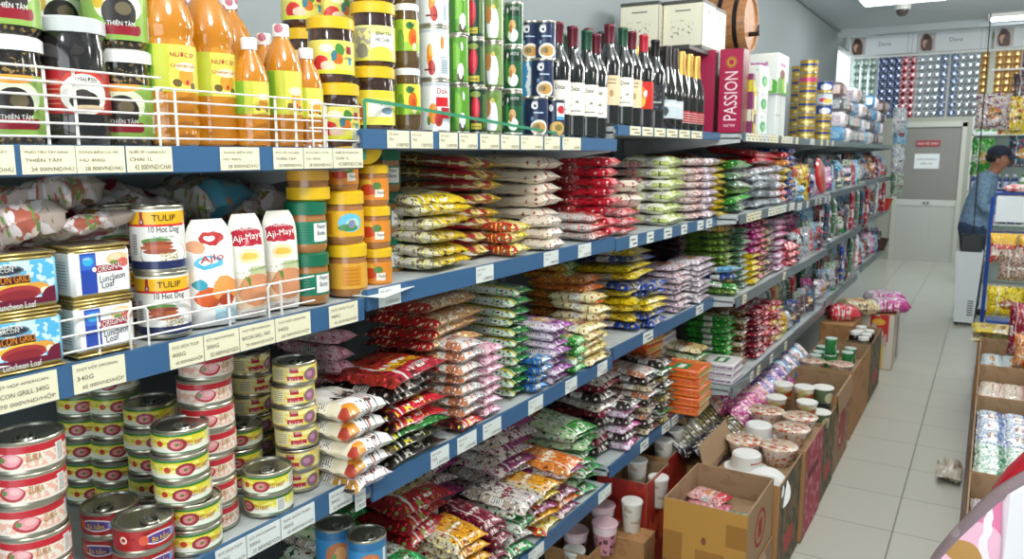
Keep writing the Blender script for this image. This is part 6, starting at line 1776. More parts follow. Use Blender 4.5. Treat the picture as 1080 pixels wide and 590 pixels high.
# hanging strips below the rails
for k, (y, z, L, mk, lab) in enumerate(((6.2, 1.33, .3, 'crimson', 'red ribbon bundle hanging from the comb shelf, first'), (6.45, 1.33, .26, 'silvergreen', 'green clip card hanging from the comb shelf'), (6.7, 1.33, .3, 'teal', 'teal clip card hanging from the comb shelf'), (7.0, 1.34, .34, 'crimson', 'red ribbon bundle hanging from the comb shelf, last'), (7.6, 1.36, .3, 'silver', 'clear comb card hanging from the brush shelf'), (8.1, 1.36, .32, 'crimson', 'wide red ribbon bundle hanging from the brush shelf'), (5.2, 1.31, .26, 'teal', 'teal clip card hanging from the toy shelf'), (5.45, 1.31, .26, 'silvergreen', 'green clip card hanging from the toy shelf'),
                                      (5.9, .98, .28, 'royal', 'blue clip card hanging from the middle comb shelf'), (6.3, .98, .3, 'silvergreen', 'green brush card hanging from the middle comb shelf'), (6.6, .98, .28, 'lilac', 'lilac brush card hanging from the middle comb shelf'))):
    place(pk_rec('hanging_card', 'hanging goods', L, .07, .03, M[mk], k % 3, 'x', 1.2), (-.875, y, z - L / 2 + .01), lab, 0, 'goods hanging from the shelf rails', rot=(0, radians(90), 0))
# top goods beyond the powder tins: soft packs in clear film
_tp = [carton('tissue_pack', 'tissue pack', .24, .2, .102, [M[a]] * 6, bev=.022) for a in ('skyblue', 'lilac', 'silver', 'pinkwhite')]
for k in range(9):
    y = 6.1 + k * .3
    n = 3 if k % 3 == 1 else 4
    for j in range(n):
        mk = (k + j) % 4
        place(_tp[mk], (-1.06 + rn.uniform(-.015, .015), y + .02, ZA4 + .001 + j * .103), f'{("pale blue", "lilac", "silver", "pink")[mk]} soft pack, {nth(j, n)}, {"first" if k == 0 else _ORD[k]} pile beyond the powder tins', rn.uniform(-.12, .12), 'packs on the far top shelf')
for k, (y, z) in enumerate(((8.75, 1.93), (8.9, 1.82), (8.85, 1.55), (8.95, 1.3))):
    place(pk_rec('hanging_bag', 'bag', .24, .14, .06, M[('silver', 'skyblue', 'silver', 'silvergreen')[k]], k % 3 + 1, 'x', 2.), (-.85, y, z), f'clear bag hanging at the far shelf end, {("topmost", "second from the top", "third from the top", "lowest")[k]} of four', 0, 'clear bags at the shelf end', rot=(0, radians(90), radians(-50)))
# end pieces: red orange baskets by the door
REDW = art('basket_red', 'C8321E', rough=.4)
BRNW = art('basket_brown', '4A3228', [('S', '2E1E18', (0, 1), 12, .4), ('S', '5E4434', (1, 0), 30, .3)], rough=.6)
for k, (y, z, m, lab) in enumerate(((8.7, 1.09, REDW, 'red orange plastic basket at the far shelf end'), (8.6, .86, BRNW, 'brown woven basket below the red basket'))):
    mb = MB(); mb.lathe([(0, 0), (.08, 0), (.115, .11), (.12, .115), (.11, .112), (.076, .008), (0, .008)], 24)
    o = obj('basket', None, loc=(-.95, y, 1.051 if k == 0 else .661)); tag(o, lab, 'basket', 'baskets by the back door')
    obj('basket_body', mb.mesh('basket_body', m), o)
    mb = MB(); mb.tube([(0, .115 * cos(a), .112 + .1 * sin(a)) for a in [pi * i / 10 for i in range(11)]], .006, 6)
    obj('handle', mb.mesh('handle', m), o)

# ---- sachet gantry with hair banners across the aisle
YG = 9.6
g = obj('hanging_rack', None, loc=(-.2, YG, 0)); tag(g, 'white overhead rack holding banners and sachet strips', 'rack')
mb = MB(); mb.tube([(-1.25, 0, 2.64), (1.6, 0, 2.64)], .012, 8); mb.tube([(-1.25, 0, 2.9), (1.6, 0, 2.9)], .012, 8)
obj('rail', mb.mesh('rail', WHITEM), g)
for x in (-1.24, 1.58):
    mb = MB(); mb.tube([(x, 0, 0), (x, 0, 2.92)], .016, 8)
    obj('post', mb.mesh('post', WHITEM), g)
BAN = art('banner_print', 'DDE1E4', [('R', 'C8CED2', .86, 0, .88, 1), ('R', 'C8CED2', .92, 0, .94, 1)], rough=.45)
HAIRP = art('banner_photo', 'B8B0AC', [('E', '4A342C', .5, .5, .36, .5), ('E', 'C89A84', .42, .48, .16, .26), ('E', '5A4034', .66, .3, .22, .36), ('E', '3A2822', .45, .85, .2, .18)], rough=.45, wob=.1)
for k, x0 in enumerate((-1.46, -.79, -.1)):
    o = obj('hair_banner', None, loc=(x0 + .33, YG - .02, 2.66)); tag(o, ('leftmost', 'middle', 'rightmost')[k] + ' white hair care banner above the sachet strips', 'banner', 'hair care banners')
    mb = MB(); mb.box(-.33, -.004, 0, .33, .004, .2, [0, 0, 0, 0, 0, 0])
    mb.ftext('Dove', .12, .042, (.02, -.0055, .11), (1, 0, 0), (0, 0, 1), 1)
    obj('board', mb.mesh('board', [BAN, art('ink_slate', '6A7486', rough=.5)], smooth=False), o)
    mb = MB(); mb.box(-.32, -.0065, .01, -.17, -.0045, .19)
    obj('picture', mb.mesh('picture', HAIRP, smooth=False), o)


def strip(label, x, m, w=.072, L=.64, z1=2.63, n=8, dy=0.):
    key = ('strip', m.name, w, L)
    if key not in _PK:
        mb = MB()
        for i in range(n):
            z = -L * (i + 1) / n
            hh = L / n
            mb.grid(lambda u, v: ((u - .5) * w, -.014 * (max(0, 1 - abs(2 * u - 1) ** 3) * max(0, 1 - abs(2 * v - 1) ** 3)) ** .6 - .001 + .003 * noise.noise(Vector((u * 6, v * 6, i * 3.1))), z + v * hh), 6, 6, 0)
            mb.grid(lambda u, v: ((u - .5) * w, .006 * (max(0, 1 - abs(2 * u - 1) ** 3) * max(0, 1 - abs(2 * v - 1) ** 3)) ** .6 + .001, z + v * hh), 6, 6, 0, flip=True)
        _PK[key] = mb.mesh('sachet_strip', m, 50)
    o = obj('sachet_strip', _PK[key], loc=(x, YG + dy, z1))
    tag(o, label, 'sachet strip', 'strips of shampoo sachets')


FO = dict(rough=.18, coat=.4)


def foil(n, base, a, b):
    return art('sachet_' + n, base, [('B', a, 2.6, .5, 1, 1, hash_s(n) % 9), ('B', b, 4, .58, 1, 1.4, 3), ('R', base, 0, 0, 1, .07)], rough=.22, metal=.55, coat=.6, bump=.8, bscale=40)


sm = {'clear green': foil('g', '8AA69A', 'B8C8C0', 'D0DCD4'), 'navy': foil('n', '1E2E5E', 'B8C4D8', '4A5A9A'), 'red': foil('r', '9A1428', 'E8C8CC', 'C03048'), 'silver': foil('s', 'B0B8BE', 'E0E6EA', '8A949C'), 'blue silver': foil('b', 'A8B8D0', '4A6090', 'D8E0E8'), 'gold': foil('o', 'C8882E', 'E8B860', 'F4E4B8'), 'purple': foil('p', '5A2A5E', 'B89AC0', '8A4A8E')}
cnt = {}
allx = [('clear green', x) for x in (-1.38, -1.3, -1.22)] + [('navy', x) for x in (-1.12, -1.045, -.97)] + [('red', x) for x in (-.905, -.83)] + [('silver', x) for x in (-.745, -.67, -.6)] + [('blue silver', x) for x in (-.53, -.435)] + [('silver', x) for x in (-.37, -.3, -.235)] + [('gold', x) for x in (-.165, -.04, .035, .11)] + [('purple', x) for x in (.19, .265)]
tot = {}
for c, x in allx:
    tot[c] = tot.get(c, 0) + 1
for c, x in allx:
    i = cnt.get(c, 0); cnt[c] = i + 1
    strip(f'{c} sachet strip, {("leftmost", "second from left", "third from left", "fourth from left", "fifth from left", "rightmost")[i if i < tot[c] - 1 else 5]} of the {c} ones', x, sm[c], L=.64 if c != 'gold' else .56, dy=.0)

# ---- back right: shelf of bottles beyond the gantry
b = obj('bottle_shelf', None, loc=(.35, 11.6, 0)); tag(b, 'white back shelf of bottles right of the door', 'shelf')
mb = MB(); mb.box(-.62, .14, 0, .9, .16, 2.2)
obj('back_panel', mb.mesh('back_panel', art('pale_mint', 'C4D4CE', rough=.5), smooth=False), b)
for z in (.3, .75, 1.15, 1.5, 1.85):
    mb = MB(); mb.box(-.62, -.14, z - .02, .9, .14, z)
    obj('shelf', mb.mesh('shelf', WHITEM, smooth=False), b)
for x in (-.62, .88):
    mb = MB(); mb.box(x, -.14, 0, x + .02, .16, 2.2)
    obj('side_panel', mb.mesh('side_panel', WHITEM, smooth=False), b)
spr = [(0, 0), (.03, 0), (.034, .01), (.034, .14), (.026, .165), (.012, .175), (.012, .185), (0, .185)]
scap = [(.013, .178), (.016, .18), (.016, .21), (0, .21)]
sb = [bottle('shampoo_bottle', 'bottle', spr, art('shampoo_' + n, c, rough=.3, coat=.4), art('shampoo_label_' + n, l, [('E', c, .4, .5, .1, .3)], rough=.4), (.03, .12), art('shampoo_cap_' + n, k, rough=.4), scap, (), 14) for n, c, l, k in (('w', 'E4EAE6', '6AA85A', '5AA04A'), ('b', '2A3A7A', 'C8D0E8', 'E8ECF0'), ('p', 'C8A0A8', 'E8D8DC', 'A84A5A'), ('k', '3A3E48', '8A98A8', '22262E'))]
for li, z in enumerate((.3, .75, 1.15, 1.5, 1.85)):
    for i in range(7):
        k = ((0, 0, 0, 0), (3, 1, 3, 2), (1, 1, 0, 1), (0, 0, 0, 0), (0, 0, 0, 0))[li][i % 4]
        place(sb[k], (-.2 + i * .085, 11.52, z), f'{("white", "blue", "pink", "dark")[k]} bottle, {"first" if i == 0 else _ORD[i]} from the door on the {("lowest", "second lowest", "middle", "second highest", "highest")[li]} back shelf', 0, 'bottles on the back shelf')
# hanging bags in front of the bottle shelf
hang = [(1035, 165, 9.3, .2, .36, 'brightgreen', 'green snack bag hanging beside the cap wearer', .35), (1046, 118, 9.12, .3, .34, 'magenta', 'clear bag of purple flowers hanging at the back', 0), (1068, 122, 9.2, .24, .36, 'yelred', 'clear bag of yellow flowers hanging at the back', -.1), (1079, 100, 9.42, .2, .4, 'dark', 'dark bag hanging at the right edge', 0), (1076, 160, 9.3, .22, .3, 'teal', 'blue green bag hanging behind the cap', .1)]
HP = pk('purpleflower', 'C8BCB8', None, None, '7A3A7E', 'C88A3A', **FO)
for k, (x, y, Y, w, h, mk, lab, r) in enumerate(hang):
    p = atY(x, y, Y)
    mt = HP if k == 1 else M[mk]
    place(pk_rec('hanging_bag', 'bag', h, w, .1, mt, k % 3 + 1, 'x', 1.6), (p.x, p.y, p.z), lab, 0, 'bags hanging at the back', rot=(0, radians(90), radians(-80)))
mb = MB(); mb.tube([(-.3, 0, 0), (.9, 0, 0)], .01, 6)
o = obj('hanging_rod', mb.mesh('hanging_rod', WHITEM), loc=(.2, 9.3, 2.42)); tag(o, 'thin white rod carrying the hanging flower bags', 'rod')

# ---- air cooler with cable
ac = obj('air_cooler', None, loc=(-.115, 8.62, 0)); tag(ac, 'white upright air cooler standing at the end of the aisle', 'air cooler')
mb = MB()
mb.add([(-.1, -.13, .03), (.06, -.13, .03), (.06, .13, .03), (-.1, .13, .03), (-.13, -.14, .7), (.095, -.14, .7), (.095, .14, .7), (-.13, .14, .7)], [(0, 1, 5, 4), (1, 2, 6, 5), (2, 3, 7, 6), (3, 0, 4, 7), (4, 5, 6, 7), (3, 2, 1, 0)])
obj('cooler_body', mb.mesh('cooler_body', art('cooler_white', 'D6DCDE', rough=.4), smooth=False), ac)
mb = MB(); mb.box(-.1, -.11, .7, .08, .11, .86, bev=.01)
obj('top_panel', mb.mesh('top_panel', art('cooler_black', '23262A', rough=.35)), ac)
mb = MB()
for i in range(7):
    mb.box(.0, -.1335 + 0, .1 + i * .022, .05, -.128, .11 + i * .022)
obj('vent_slots', mb.mesh('vent_slots', BLK, smooth=False), ac)
mb = MB()
for x in (-.08, .05):
    for y in (-.1, .1):
        mb.lathe([(0, -.02), (.02, -.02), (.02, .02), (0, .02)], 10, 0, Matrix.Translation((x, y, .02)) @ Matrix.Rotation(pi / 2, 4, 'X'))
obj('castor', mb.mesh('castor', BLK), ac)
mb = MB(); mb.tube([(0, 0, 2.86), (.01, 0, 1.9), (.015, 0, 1.2), (.02, .02, .88)], .006, 6)
tag(obj('power_cable', mb.mesh('power_cable', BLK), loc=(-.14, 8.6, 0)), 'black power cable hanging from ceiling to air cooler', 'cable')

# ---- right hand side: low plinth with cartons of packets
mb = MB(); mb.box(-.005, 2.4, 0, .7, 6.6, .07, bev=.004)
tag(obj('plinth', mb.mesh('plinth', art('plinth_wood', '6E5C50', [('B', '5A4A42', 5, .55)], rough=.6), smooth=False)), 'low brown plinth under the right hand cartons', 'plinth')
def rbox(lab, ya, yb, z1=.5):
    crate(lab, .012, .235, ya, yb, .071, z1, CB, CB)
    mb = MB(); mb.box(-.1, -(yb - ya) / 2 + .008, 0, .1, (yb - ya) / 2 - .008, z1 - .07 - .16)
    tag(obj('cardboard_insert', mb.mesh('cardboard_insert', CBI, smooth=False), loc=(.1235, (ya + yb) / 2, .077)), 'inner tray of the ' + lab.replace('cardboard ', ''), 'cardboard insert')
rbox('right hand cardboard box nearest, white pink packets', 2.55, 3.09)
rbox('right hand cardboard box of blue and green packets', 3.1, 4.12)
rbox('right hand cardboard box of cream packets', 4.14, 4.76)
rbox('right hand cardboard box of pale blue packets', 4.78, 5.5)
W1 = pk('detblue', 'D8E0E4', '4A6AA8', None, '4A6AA8', 'E8EEF0')
W2 = pk('detgreen', 'D4E0D8', '2E7A54', None, '3A8A5E', 'E8EEEA')
W3 = pk('detpink', 'E4E2E4', 'D8C0CC', None, 'C8A8B8', '6A6A74')
W4 = pk('detcream', 'E0D4C4', 'E0B8B0', None, 'D0B890', 'E8E0D8')
W5 = pk('detpale', 'C8DCE4', 'C0D4E0', None, 'A8C4D8', 'E8F0F2')
def fill(desc, m, ya, yb, n, z, rows, texts=()):
    for c in range(2):
        for i in range(n):
            y = ya + (yb - ya) * (i + .5) / n
            for r in range(rows):
                zz = z + r * .027 + (n - 1 - i) * 0
                place(pk_rec('soap_packet', 'packet', .1, (yb - ya) / n * 1.02, .026, m, (i + r) % 3 + 1, 'x', 1., texts=texts if r == rows - 1 else ()), (.075 + c * .1, y, zz), f'{desc}, {nth(r, rows)}, {("left", "right")[c]} column, {"nearest" if i == 0 else "farthest" if i == n - 1 else _ORD[i + 1]} pile', 0, desc + 's', rot=(.12, 0, RND.uniform(-.08, .08)))
fill('white pink soap packet', W3, 2.6, 3.05, 3, .345, 3)
fill('green and white soap packet', W2, 3.14, 3.6, 3, .345, 4)
fill('blue and white soap packet', W1, 3.63, 4.08, 3, .345, 4)
fill('cream soap packet', W4, 4.18, 4.72, 3, .345, 3)
fill('pale blue soap packet', W5, 4.82, 5.4, 3, .345, 3)
# heap of yellow green packets beyond, and bags
crate('closed cardboard box under the yellow green packets', .0, .24, 5.52, 5.88, .071, .46, CB, CB, closed=True)
for i in range(3):
    for j in range(3):
        place(pk_rec('soap_packet', 'packet', .11, .18, .03, M[('yelcream', 'green', 'yellow')[(i + j) % 3]], i + 1, 'x', 1.2), (.05 + j * .1 - .03, 5.62 + (i % 2) * .15, .464 + i * .03), f'yellow green packet, {nth(i, 3)}, {("left", "middle", "right")[j]} column of the far right heap', 0, 'yellow green packets', rot=(.1, RND.uniform(-.1, .1), RND.uniform(-.3, .3)))
for k, (x, y, z, w, h, mk, lab) in enumerate(((.13, 5.98, .66, .22, .2, 'yellow', 'yellow bag standing behind the yellow green packets'), (.17, 5.98, .9, .2, .2, 'tanpot', 'clear bag of brown snacks below the blue framed stand'), (.31, 6.0, .9, .16, .22, 'brightgreen', 'green bag beside the clear snack bag'), (.3, 5.9, .66, .16, .2, 'moss', 'dark green bag beside the yellow bag'), (.2, 5.3, .62, .12, .3, 'crimson', 'red bag at the right edge of picture'), (.22, 5.15, .52, .1, .2, 'orange', 'orange bag below the red edge bag'))):
    mt = pk('tanpot', 'A08878', None, None, '6A4A42', 'D8C8B8') if mk == 'tanpot' else M[mk]
    place(pk_rec('snack_bag', 'snack bag', h, w, .07, mt, k % 3 + 1, 'x', 1.6), (x, y, z), lab, 0, 'bags on the right hand stand', rot=(0, radians(90), radians(-85)))
# stand with blue frame
st = obj('display_stand', None, loc=(.23, 6.1, .071)); tag(st, 'blue framed display stand with a blank white sign', 'stand')
BF = art('frame_blue', '1E4AA0', rough=.4, coat=.3)
z0 = .071
mb = MB(); mb.tube([(-.22, 0, .0), (-.22, 0, 1.25), (-.2, 0, 1.28), (.3, 0, 1.28), (.32, 0, 1.25), (.32, 0, 0)], .012, 8)
obj('frame', mb.mesh('frame', BF), st)
mb = MB(); mb.box(-.2, -.008, 1.09, .3, .004, 1.262, bev=.004)
obj('sign_board', mb.mesh('sign_board', art('sign_blank', 'D6DEE2', rough=.4), smooth=False), st)
for z in (1.03, .83, .62):
    mb = MB(); mb.tube([(-.22, -.01, z), (.32, -.01, z)], .006, 6)
    for i in range(6):
        mb.tube([(-.18 + i * .09, -.01, z), (-.18 + i * .09, -.1, z + .01)], .003, 5)
    obj('hook_bar', mb.mesh('hook_bar', art('purple_bar', '4A3A6A', rough=.5)), st)
for z in (.02, .45):
    mb = MB(); mb.box(-.2, -.2, z, .3, .2, z + .02, bev=.003)
    obj('shelf', mb.mesh('stand_shelf', BF, smooth=False), st)
RY = pk('redyellow', 'B82028', None, None, 'D8902A', 'E8D8B8', more=[('R', 'E0B030', -.1, .7, 1.1, 1.1), ('R', 'EDE4D4', .1, .3, .9, .45)])
for k in range(3):
    place(pk_rec('snack_bag', 'snack bag', .19, .15, .05, RY, k + 1, 'x', 1.2), (.09 + k * .155, 6.03, 1.0), f'red and yellow snack bag on the stand, {("left", "middle", "right")[k]} of three', 0, 'red yellow bags on the stand', rot=(0, radians(90), radians(-88)))
place(pk_rec('snack_bag', 'snack bag', .06, .3, .05, M['pinkred'], 2, 'y', 1.2), (.2, 6.1, 1.36), 'pink red packet lying on top of the stand', radians(90))

# ---- foreground pink pack at the lower right corner
FGP = art('pink_pack', 'E07CA6', [('E', 'EDB8CE', .2, .3, .12, .3), ('E', 'F0E6EA', .22, .5, .014, .3), ('E', 'B98A4A', .16, .42, .05, .06), ('E', 'A0608A', .12, .3, .05, .05), ('E', 'F0E8EC', .08, .22, .012, .1), ('E', '8A4A6A', .19, .22, .03, .05)], rough=.2, coat=.8, wob=.1)
FGW = art('pack_white_panel', 'E6E3E8', [('R', 'DCC8D4', 0, 0, .03, 1)], rough=.35, coat=.4)
FGC = art('pack_clear_film', '857479', [('B', '9A8C90', 3, .56)], rough=.3, coat=.5)


def prism(mb, poly, y0, y1, b, mat, rim=None):
    """rounded slab whose outline lies in XZ; front faces -Y"""
    c = Vector((sum(p[0] for p in poly) / len(poly), sum(p[1] for p in poly) / len(poly)))
    xs = [p[0] for p in poly]; zs = [p[1] for p in poly]
    uvp = lambda p: ((p[0] - min(xs)) / (max(xs) - min(xs)), (p[1] - min(zs)) / (max(zs) - min(zs)))
    rings = []
    for (y, k) in ((y0, b), (y0 + b * .35, b * .4), (y0 + b, 0), (y1 - b, 0), (y1 - b * .35, b * .4), (y1, b)):
        ring = []
        for p in poly:
            d = c - Vector(p)
            q = Vector(p) + d.normalized() * k
            ring.append((q.x, y, q.y))
        rings.append(ring)
    n = len(poly)
    vs = [v for r in rings for v in r]
    fs, ms, uvs = [tuple(range(n))], [mat], [[uvp((v[0], v[2])) for v in rings[0]]]
    for k in range(len(rings) - 1):
        for i in range(n):
            j = (i + 1) % n
            f = (k * n + i, (k + 1) * n + i, (k + 1) * n + j, k * n + j)
            fs.append(f); ms.append(rim if rim is not None else mat)
            uvs.append([uvp((vs[a][0], vs[a][2])) for a in f])
    fs.append(tuple(range((len(rings) - 1) * n, len(rings) * n))[::-1]); ms.append(mat); uvs.append([uvp((v[0], v[2])) for v in rings[-1]][::-1])
    mb.add(vs, fs, ms, uvs)


def px_poly(pts, Y):
    return [(atY(x, y, Y).x, atY(x, y, Y).z) for x, y in pts]


fp = obj('tissue_pack', None, loc=(0, 0, 0)); tag(fp, 'pink wrapped pack with white panel at the lower right corner', 'pack')
P0 = px_poly([(974, 606), (984, 590), (1004, 566), (1020, 549), (1034, 535), (1048, 523), (1062, 514), (1080, 504), (1110, 490)], 1.3)
zt = .9
outline = [(P0[0][0] - .005, zt + .03), (P0[0][0] + .01, zt + .002)] + [(.36, zt + .002), (.42, zt + .1), (.4, P0[-1][1] - .02), (.33, P0[-1][1] + .03)] + P0[::-1]
mb = MB(); prism(mb, outline, 1.3, 1.34, .012, 0, 1)
obj('pack_body', mb.mesh('pack_body', [FGP, FGC], 50), fp)
W0 = px_poly([(1057, 600), (1056, 566), (1057, 530), (1063, 522), (1082, 511), (1112, 497)], 1.296)
mb = MB(); prism(mb, [(W0[0][0], zt + .01), (.34, zt + .01), (.34, W0[-1][1] + .0)] + W0[::-1][:-1], 1.292, 1.3, .003, 0)
obj('white_panel', mb.mesh('white_panel', FGW, 30), fp)
R0 = px_poly([(1046, 520), (1062, 499), (1082, 480), (1110, 456)], 1.4)
mb = MB(); prism(mb, [(R0[0][0], zt + .002), (.5, zt + .002), (.5, R0[-1][1])] + R0[::-1], 1.38, 1.43, .006, 0)
tag(obj('gift_box', mb.mesh('gift_box', art('red_card', 'B01428', rough=.35, coat=.3), 40)), 'red slanted pack behind the pink wrapped pack', 'pack')
tb = obj('display_table', None, loc=(.34, 1.38, 0)); tag(tb, 'small table carrying the pink wrapped pack', 'table')
mb = MB(); mb.box(-.26, -.12, .87, .5, .1, .9, bev=.004)
obj('tabletop', mb.mesh('tabletop', WHITEM, smooth=False), tb)
for x in (-.2, .46):
    for y in (-.08, .06):
        mb = MB(); mb.box(x - .015, y - .015, 0, x + .015, y + .015, .87)
        obj('leg', mb.mesh('leg', WHITEM, smooth=False), tb)


def blob(sx, sy, sz, p, mat, mb, cx=0, cy=0, cz=0, nu=24, nv=16, wr=0.):
    def sgn(a, e):
        return (1 if a >= 0 else -1) * abs(a) ** e

    def F(u, v):
        th, ph = (u - .5) * 2 * pi, (v - .5) * pi
        q = Vector((sgn(cos(ph), p) * sgn(cos(th), p) * sx, sgn(cos(ph), p) * sgn(sin(th), p) * sy, sgn(sin(ph), p) * sz))
        k = 1 + wr * noise.noise(q * 14)
        return (cx + q.x * k, cy + q.y * k, cz + q.z * k)
    mb.grid(F, nu, nv, mat)


# ---- crumpled plastic bag on the floor by the plinth
mbp, _f = pillow(.11, .22, .08, art('bag_clear', 'BDB6A8', [('B', 'D8D4CA', 5, .54), ('B', '9A8468', 4, .62, 1, 1, 4)], rough=.3, coat=.4, bump=.8, bscale=30), 3, 'y', 3.2, 1.5, nx=24, ny=30)
tag(obj('plastic_bag', mbp, loc=(-.07, 4.35, .012)), 'crumpled pale plastic bag on the floor beside the plinth', 'plastic bag')
# ------------------------------------------------------------------ the shopper in cap and denim shirt
def skin_mesh(name, nodes, edges, mats, levels=2, root=0, flat=1.0):
    me = bpy.data.meshes.new(name + '_cage')
    me.from_pydata([n[0] for n in nodes], edges, [])
    o = bpy.data.objects.new(name + '_cage', me)
    COL.objects.link(o)
    md = o.modifiers.new('skin', 'SKIN')
    md.use_smooth_shade = True
    for i, n in enumerate(nodes):
        r = n[1] if isinstance(n[1], tuple) else (n[1], n[1])
        me.skin_vertices[0].data[i].radius = r
        me.skin_vertices[0].data[i].use_root = (i == root)
    sd = o.modifiers.new('sub', 'SUBSURF')
    sd.levels = sd.render_levels = levels
    dg = bpy.context.evaluated_depsgraph_get()
    ev = o.evaluated_get(dg)
    out = bpy.data.meshes.new_from_object(ev)
    out.name = name
    bpy.data.objects.remove(o)
    bpy.data.meshes.remove(me)
    out.materials.clear()
    for m in mats:
        out.materials.append(m)
    out.polygons.foreach_set('material_index', [0] * len(out.polygons))
    out.polygons.foreach_set('use_smooth', [True] * len(out.polygons))
    return out


SKIN = art('skin', '9A6A50', rough=.5, sss=.1)
DENIM = art('denim_shirt', '7E9CB4', [('B', '6E8CA6', 30, .5)], rough=.85, bump=.3, bscale=60, coord='Object')
JEANS = art('jeans', '2E3E5A', [('B', '3A4C6A', 25, .55)], rough=.85, bump=.2, coord='Object')
CAPM = art('cap_navy', '20263A', rough=.8)
SHOE = art('shoe', '2A2624', rough=.6)
HAIR = art('hair', '1A1614', rough=.6)
man = obj('person', None, loc=(-.07, 8.98, 0))
tag(man, 'person in navy cap and blue denim shirt facing right', 'person')
N = []
E_ = []


def nd(x, y, z, r, par=None):
    N.append(((x, y, z), r)); i = len(N) - 1
    if par is not None:
        E_.append((par, i))
    return i


pel = nd(-.06, 0, .93, (.1, .085))
wai = nd(-.05, 0, 1.08, (.1, .085), pel)
che = nd(.0, 0, 1.26, (.13, .1), wai)
nk0 = nd(.05, 0, 1.40, .07, che)
nk1 = nd(.085, 0, 1.455, .05, nk0)
hd0 = nd(.105, 0, 1.52, (.075, .09), nk1)
hd1 = nd(.11, 0, 1.575, (.075, .095), hd0)
hd2 = nd(.1, 0, 1.625, (.06, .075), hd1)
jaw = nd(.165, 0, 1.475, (.03, .03), hd0)
nose = nd(.205, 0, 1.535, .011, hd0)
hands = []
for s in (-1, 1):
    sh = nd(.0, s * .17, 1.345, .06, che)
    if s < 0:
        el = nd(.0, s * .215, 1.09, .043, sh); wr = nd(.2, s * .19, 1.08, .029, el); dv = Vector((1, .1, .02))
    else:
        el = nd(.08, s * .2, 1.12, .043, sh); wr = nd(.29, s * .14, 1.18, .029, el); dv = Vector((1, -.15, .15))
    dv.normalize()
    w = Vector(N[wr][0])
    pm = nd(*(w + dv * .06), (.018, .036), wr)
    up = Vector((0, 0, 1)); sd = dv.cross(up).normalized()
    for k, (off, ln) in enumerate(((-.03, .06), (-.01, .07), (.01, .068), (.03, .052))):
        a = w + dv * .105 + up * off * .9
        k1 = nd(*a, .0088, pm)
        b_ = a + (dv * .8 - sd * .5 * s).normalized() * ln * .5
        k2 = nd(*b_, .008, k1)
        c_ = b_ + (dv * .3 - sd * .95 * s).normalized() * ln * .45
        nd(*c_, .007, k2)
    t0 = nd(*(w + dv * .045 + up * .035), .0095, pm)
    nd(*(w + dv * .085 + up * .062 - sd * .02 * s), .0085, t0)
for s in (-1, 1):
    hp = nd(-.06, s * .09, .87, .075, pel)
    kn = nd(-.04 + .03 * s, s * .1, .5, .06, hp)
    an = nd(-.06 + .05 * s, s * .105, .09, .04, kn)
    hl = nd(-.05 + .05 * s, s * .105, .045, .036, an)
    nd(.09 + .05 * s, s * .11, .034, (.04, .028), hl)
body = skin_mesh('person_body', N, E_, [SKIN, SHOE])
for p in body.polygons:
    if p.center.z < .11:
        p.material_index = 1
obj('body', body, man)
# shirt
SN, SE = [], []


def sn(p, r, par=None):
    SN.append((p, r)); i = len(SN) - 1
    if par is not None:
        SE.append((par, i))
    return i


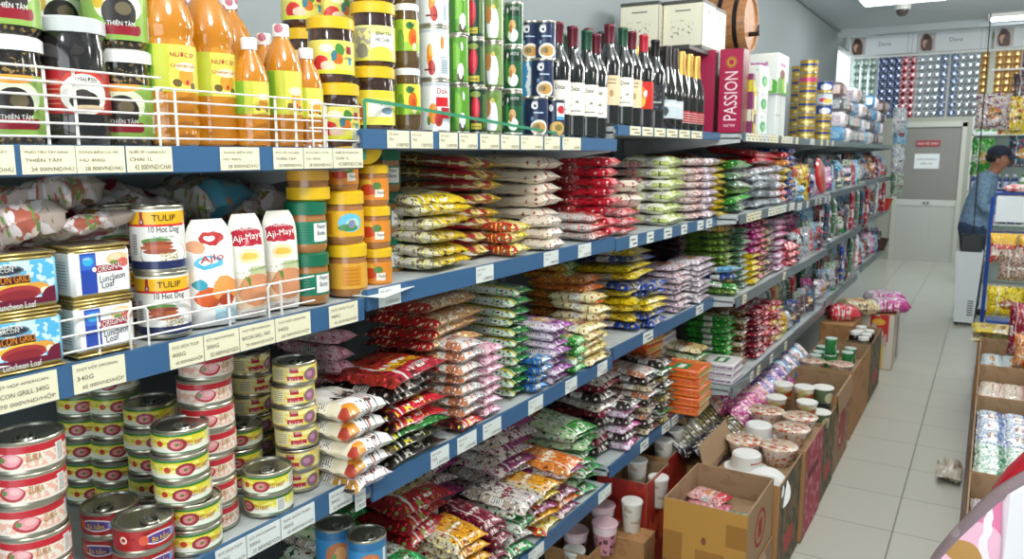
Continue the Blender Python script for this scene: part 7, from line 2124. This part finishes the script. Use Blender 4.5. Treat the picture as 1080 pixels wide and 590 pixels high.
a0 = sn((-.06, 0, .8), (.215, .18)); a1 = sn((-.055, 0, .98), (.175, .135), a0); a2 = sn((-.045, 0, 1.1), (.17, .13), a1); a3 = sn((.0, 0, 1.27), (.185, .14), a2); a4 = sn((.055, 0, 1.4), .088, a3); sn((.075, 0, 1.435), .07, a4)
for s in (-1, 1):
    b0 = sn((.0, s * .175, 1.345), .078, a3)
    if s < 0:
        b1 = sn((.0, s * .217, 1.09), .058, b0); sn((.16, s * .195, 1.082), .044, b1)
    else:
        b1 = sn((.08, s * .205, 1.12), .058, b0); sn((.25, s * .15, 1.168), .044, b1)
obj('shirt', skin_mesh('shirt', SN, SE, [DENIM]), man)
SN, SE = [], []
a0 = sn((-.06, 0, 1.0), (.17, .14)); a1 = sn((-.06, 0, .9), (.18, .15), a0)
for s in (-1, 1):
    b0 = sn((-.06, s * .09, .84), .12, a1); b1 = sn((-.04 + .03 * s, s * .1, .5), .078, b0); b2 = sn((-.06 + .05 * s, s * .105, .12), .062, b1); sn((-.055 + .05 * s, s * .105, .06), .062, b2)
obj('jeans', skin_mesh('jeans', SN, SE, [JEANS]), man)
mb = MB()
blob(.105, .09, .075, 1., 0, mb, cx=.1, cz=1.615, nu=20, nv=10)
mb.v = [(x, y, max(z, 1.595)) for x, y, z in mb.v]
mb.grid(lambda u, v: (.17 + .095 * v * (1 - .35 * (2 * u - 1) ** 2), (u - .5) * .15 * (1 - .2 * v), 1.6 - .02 * v - .02 * (2 * u - 1) ** 2), 10, 4, 0)
mb.grid(lambda u, v: (.17 + .095 * v * (1 - .35 * (2 * u - 1) ** 2), (u - .5) * .15 * (1 - .2 * v), 1.596 - .02 * v - .02 * (2 * u - 1) ** 2), 10, 4, 0, flip=True)
obj('cap', mb.mesh('cap', CAPM), man)
mb = MB(); blob(.1, .084, .06, 1., 0, mb, cx=.085, cz=1.575, nu=18, nv=10)
mb.v = [(min(x, .1 + .35 * (z - 1.52)), y, z) for x, y, z in mb.v]
obj('hair', mb.mesh('hair', HAIR), man)
for s in (-1, 1):
    mb = MB(); blob(.009, .007, .006, 1., 0, mb, cx=.182, cy=s * .034, cz=1.556, nu=10, nv=6)
    obj('eye', mb.mesh('eye', art('eye_dark', '241C18', rough=.2)), man)
    mb = MB(); blob(.022, .009, .03, 1., 0, mb, cx=.095, cy=s * .084, cz=1.535, nu=10, nv=8)
    obj('ear', mb.mesh('ear', SKIN), man)
mb = MB(); blob(.006, .024, .005, 1., 0, mb, cx=.186, cz=1.495, nu=10, nv=6)
obj('mouth', mb.mesh('mouth', art('lips', '7A4238', rough=.5)), man)
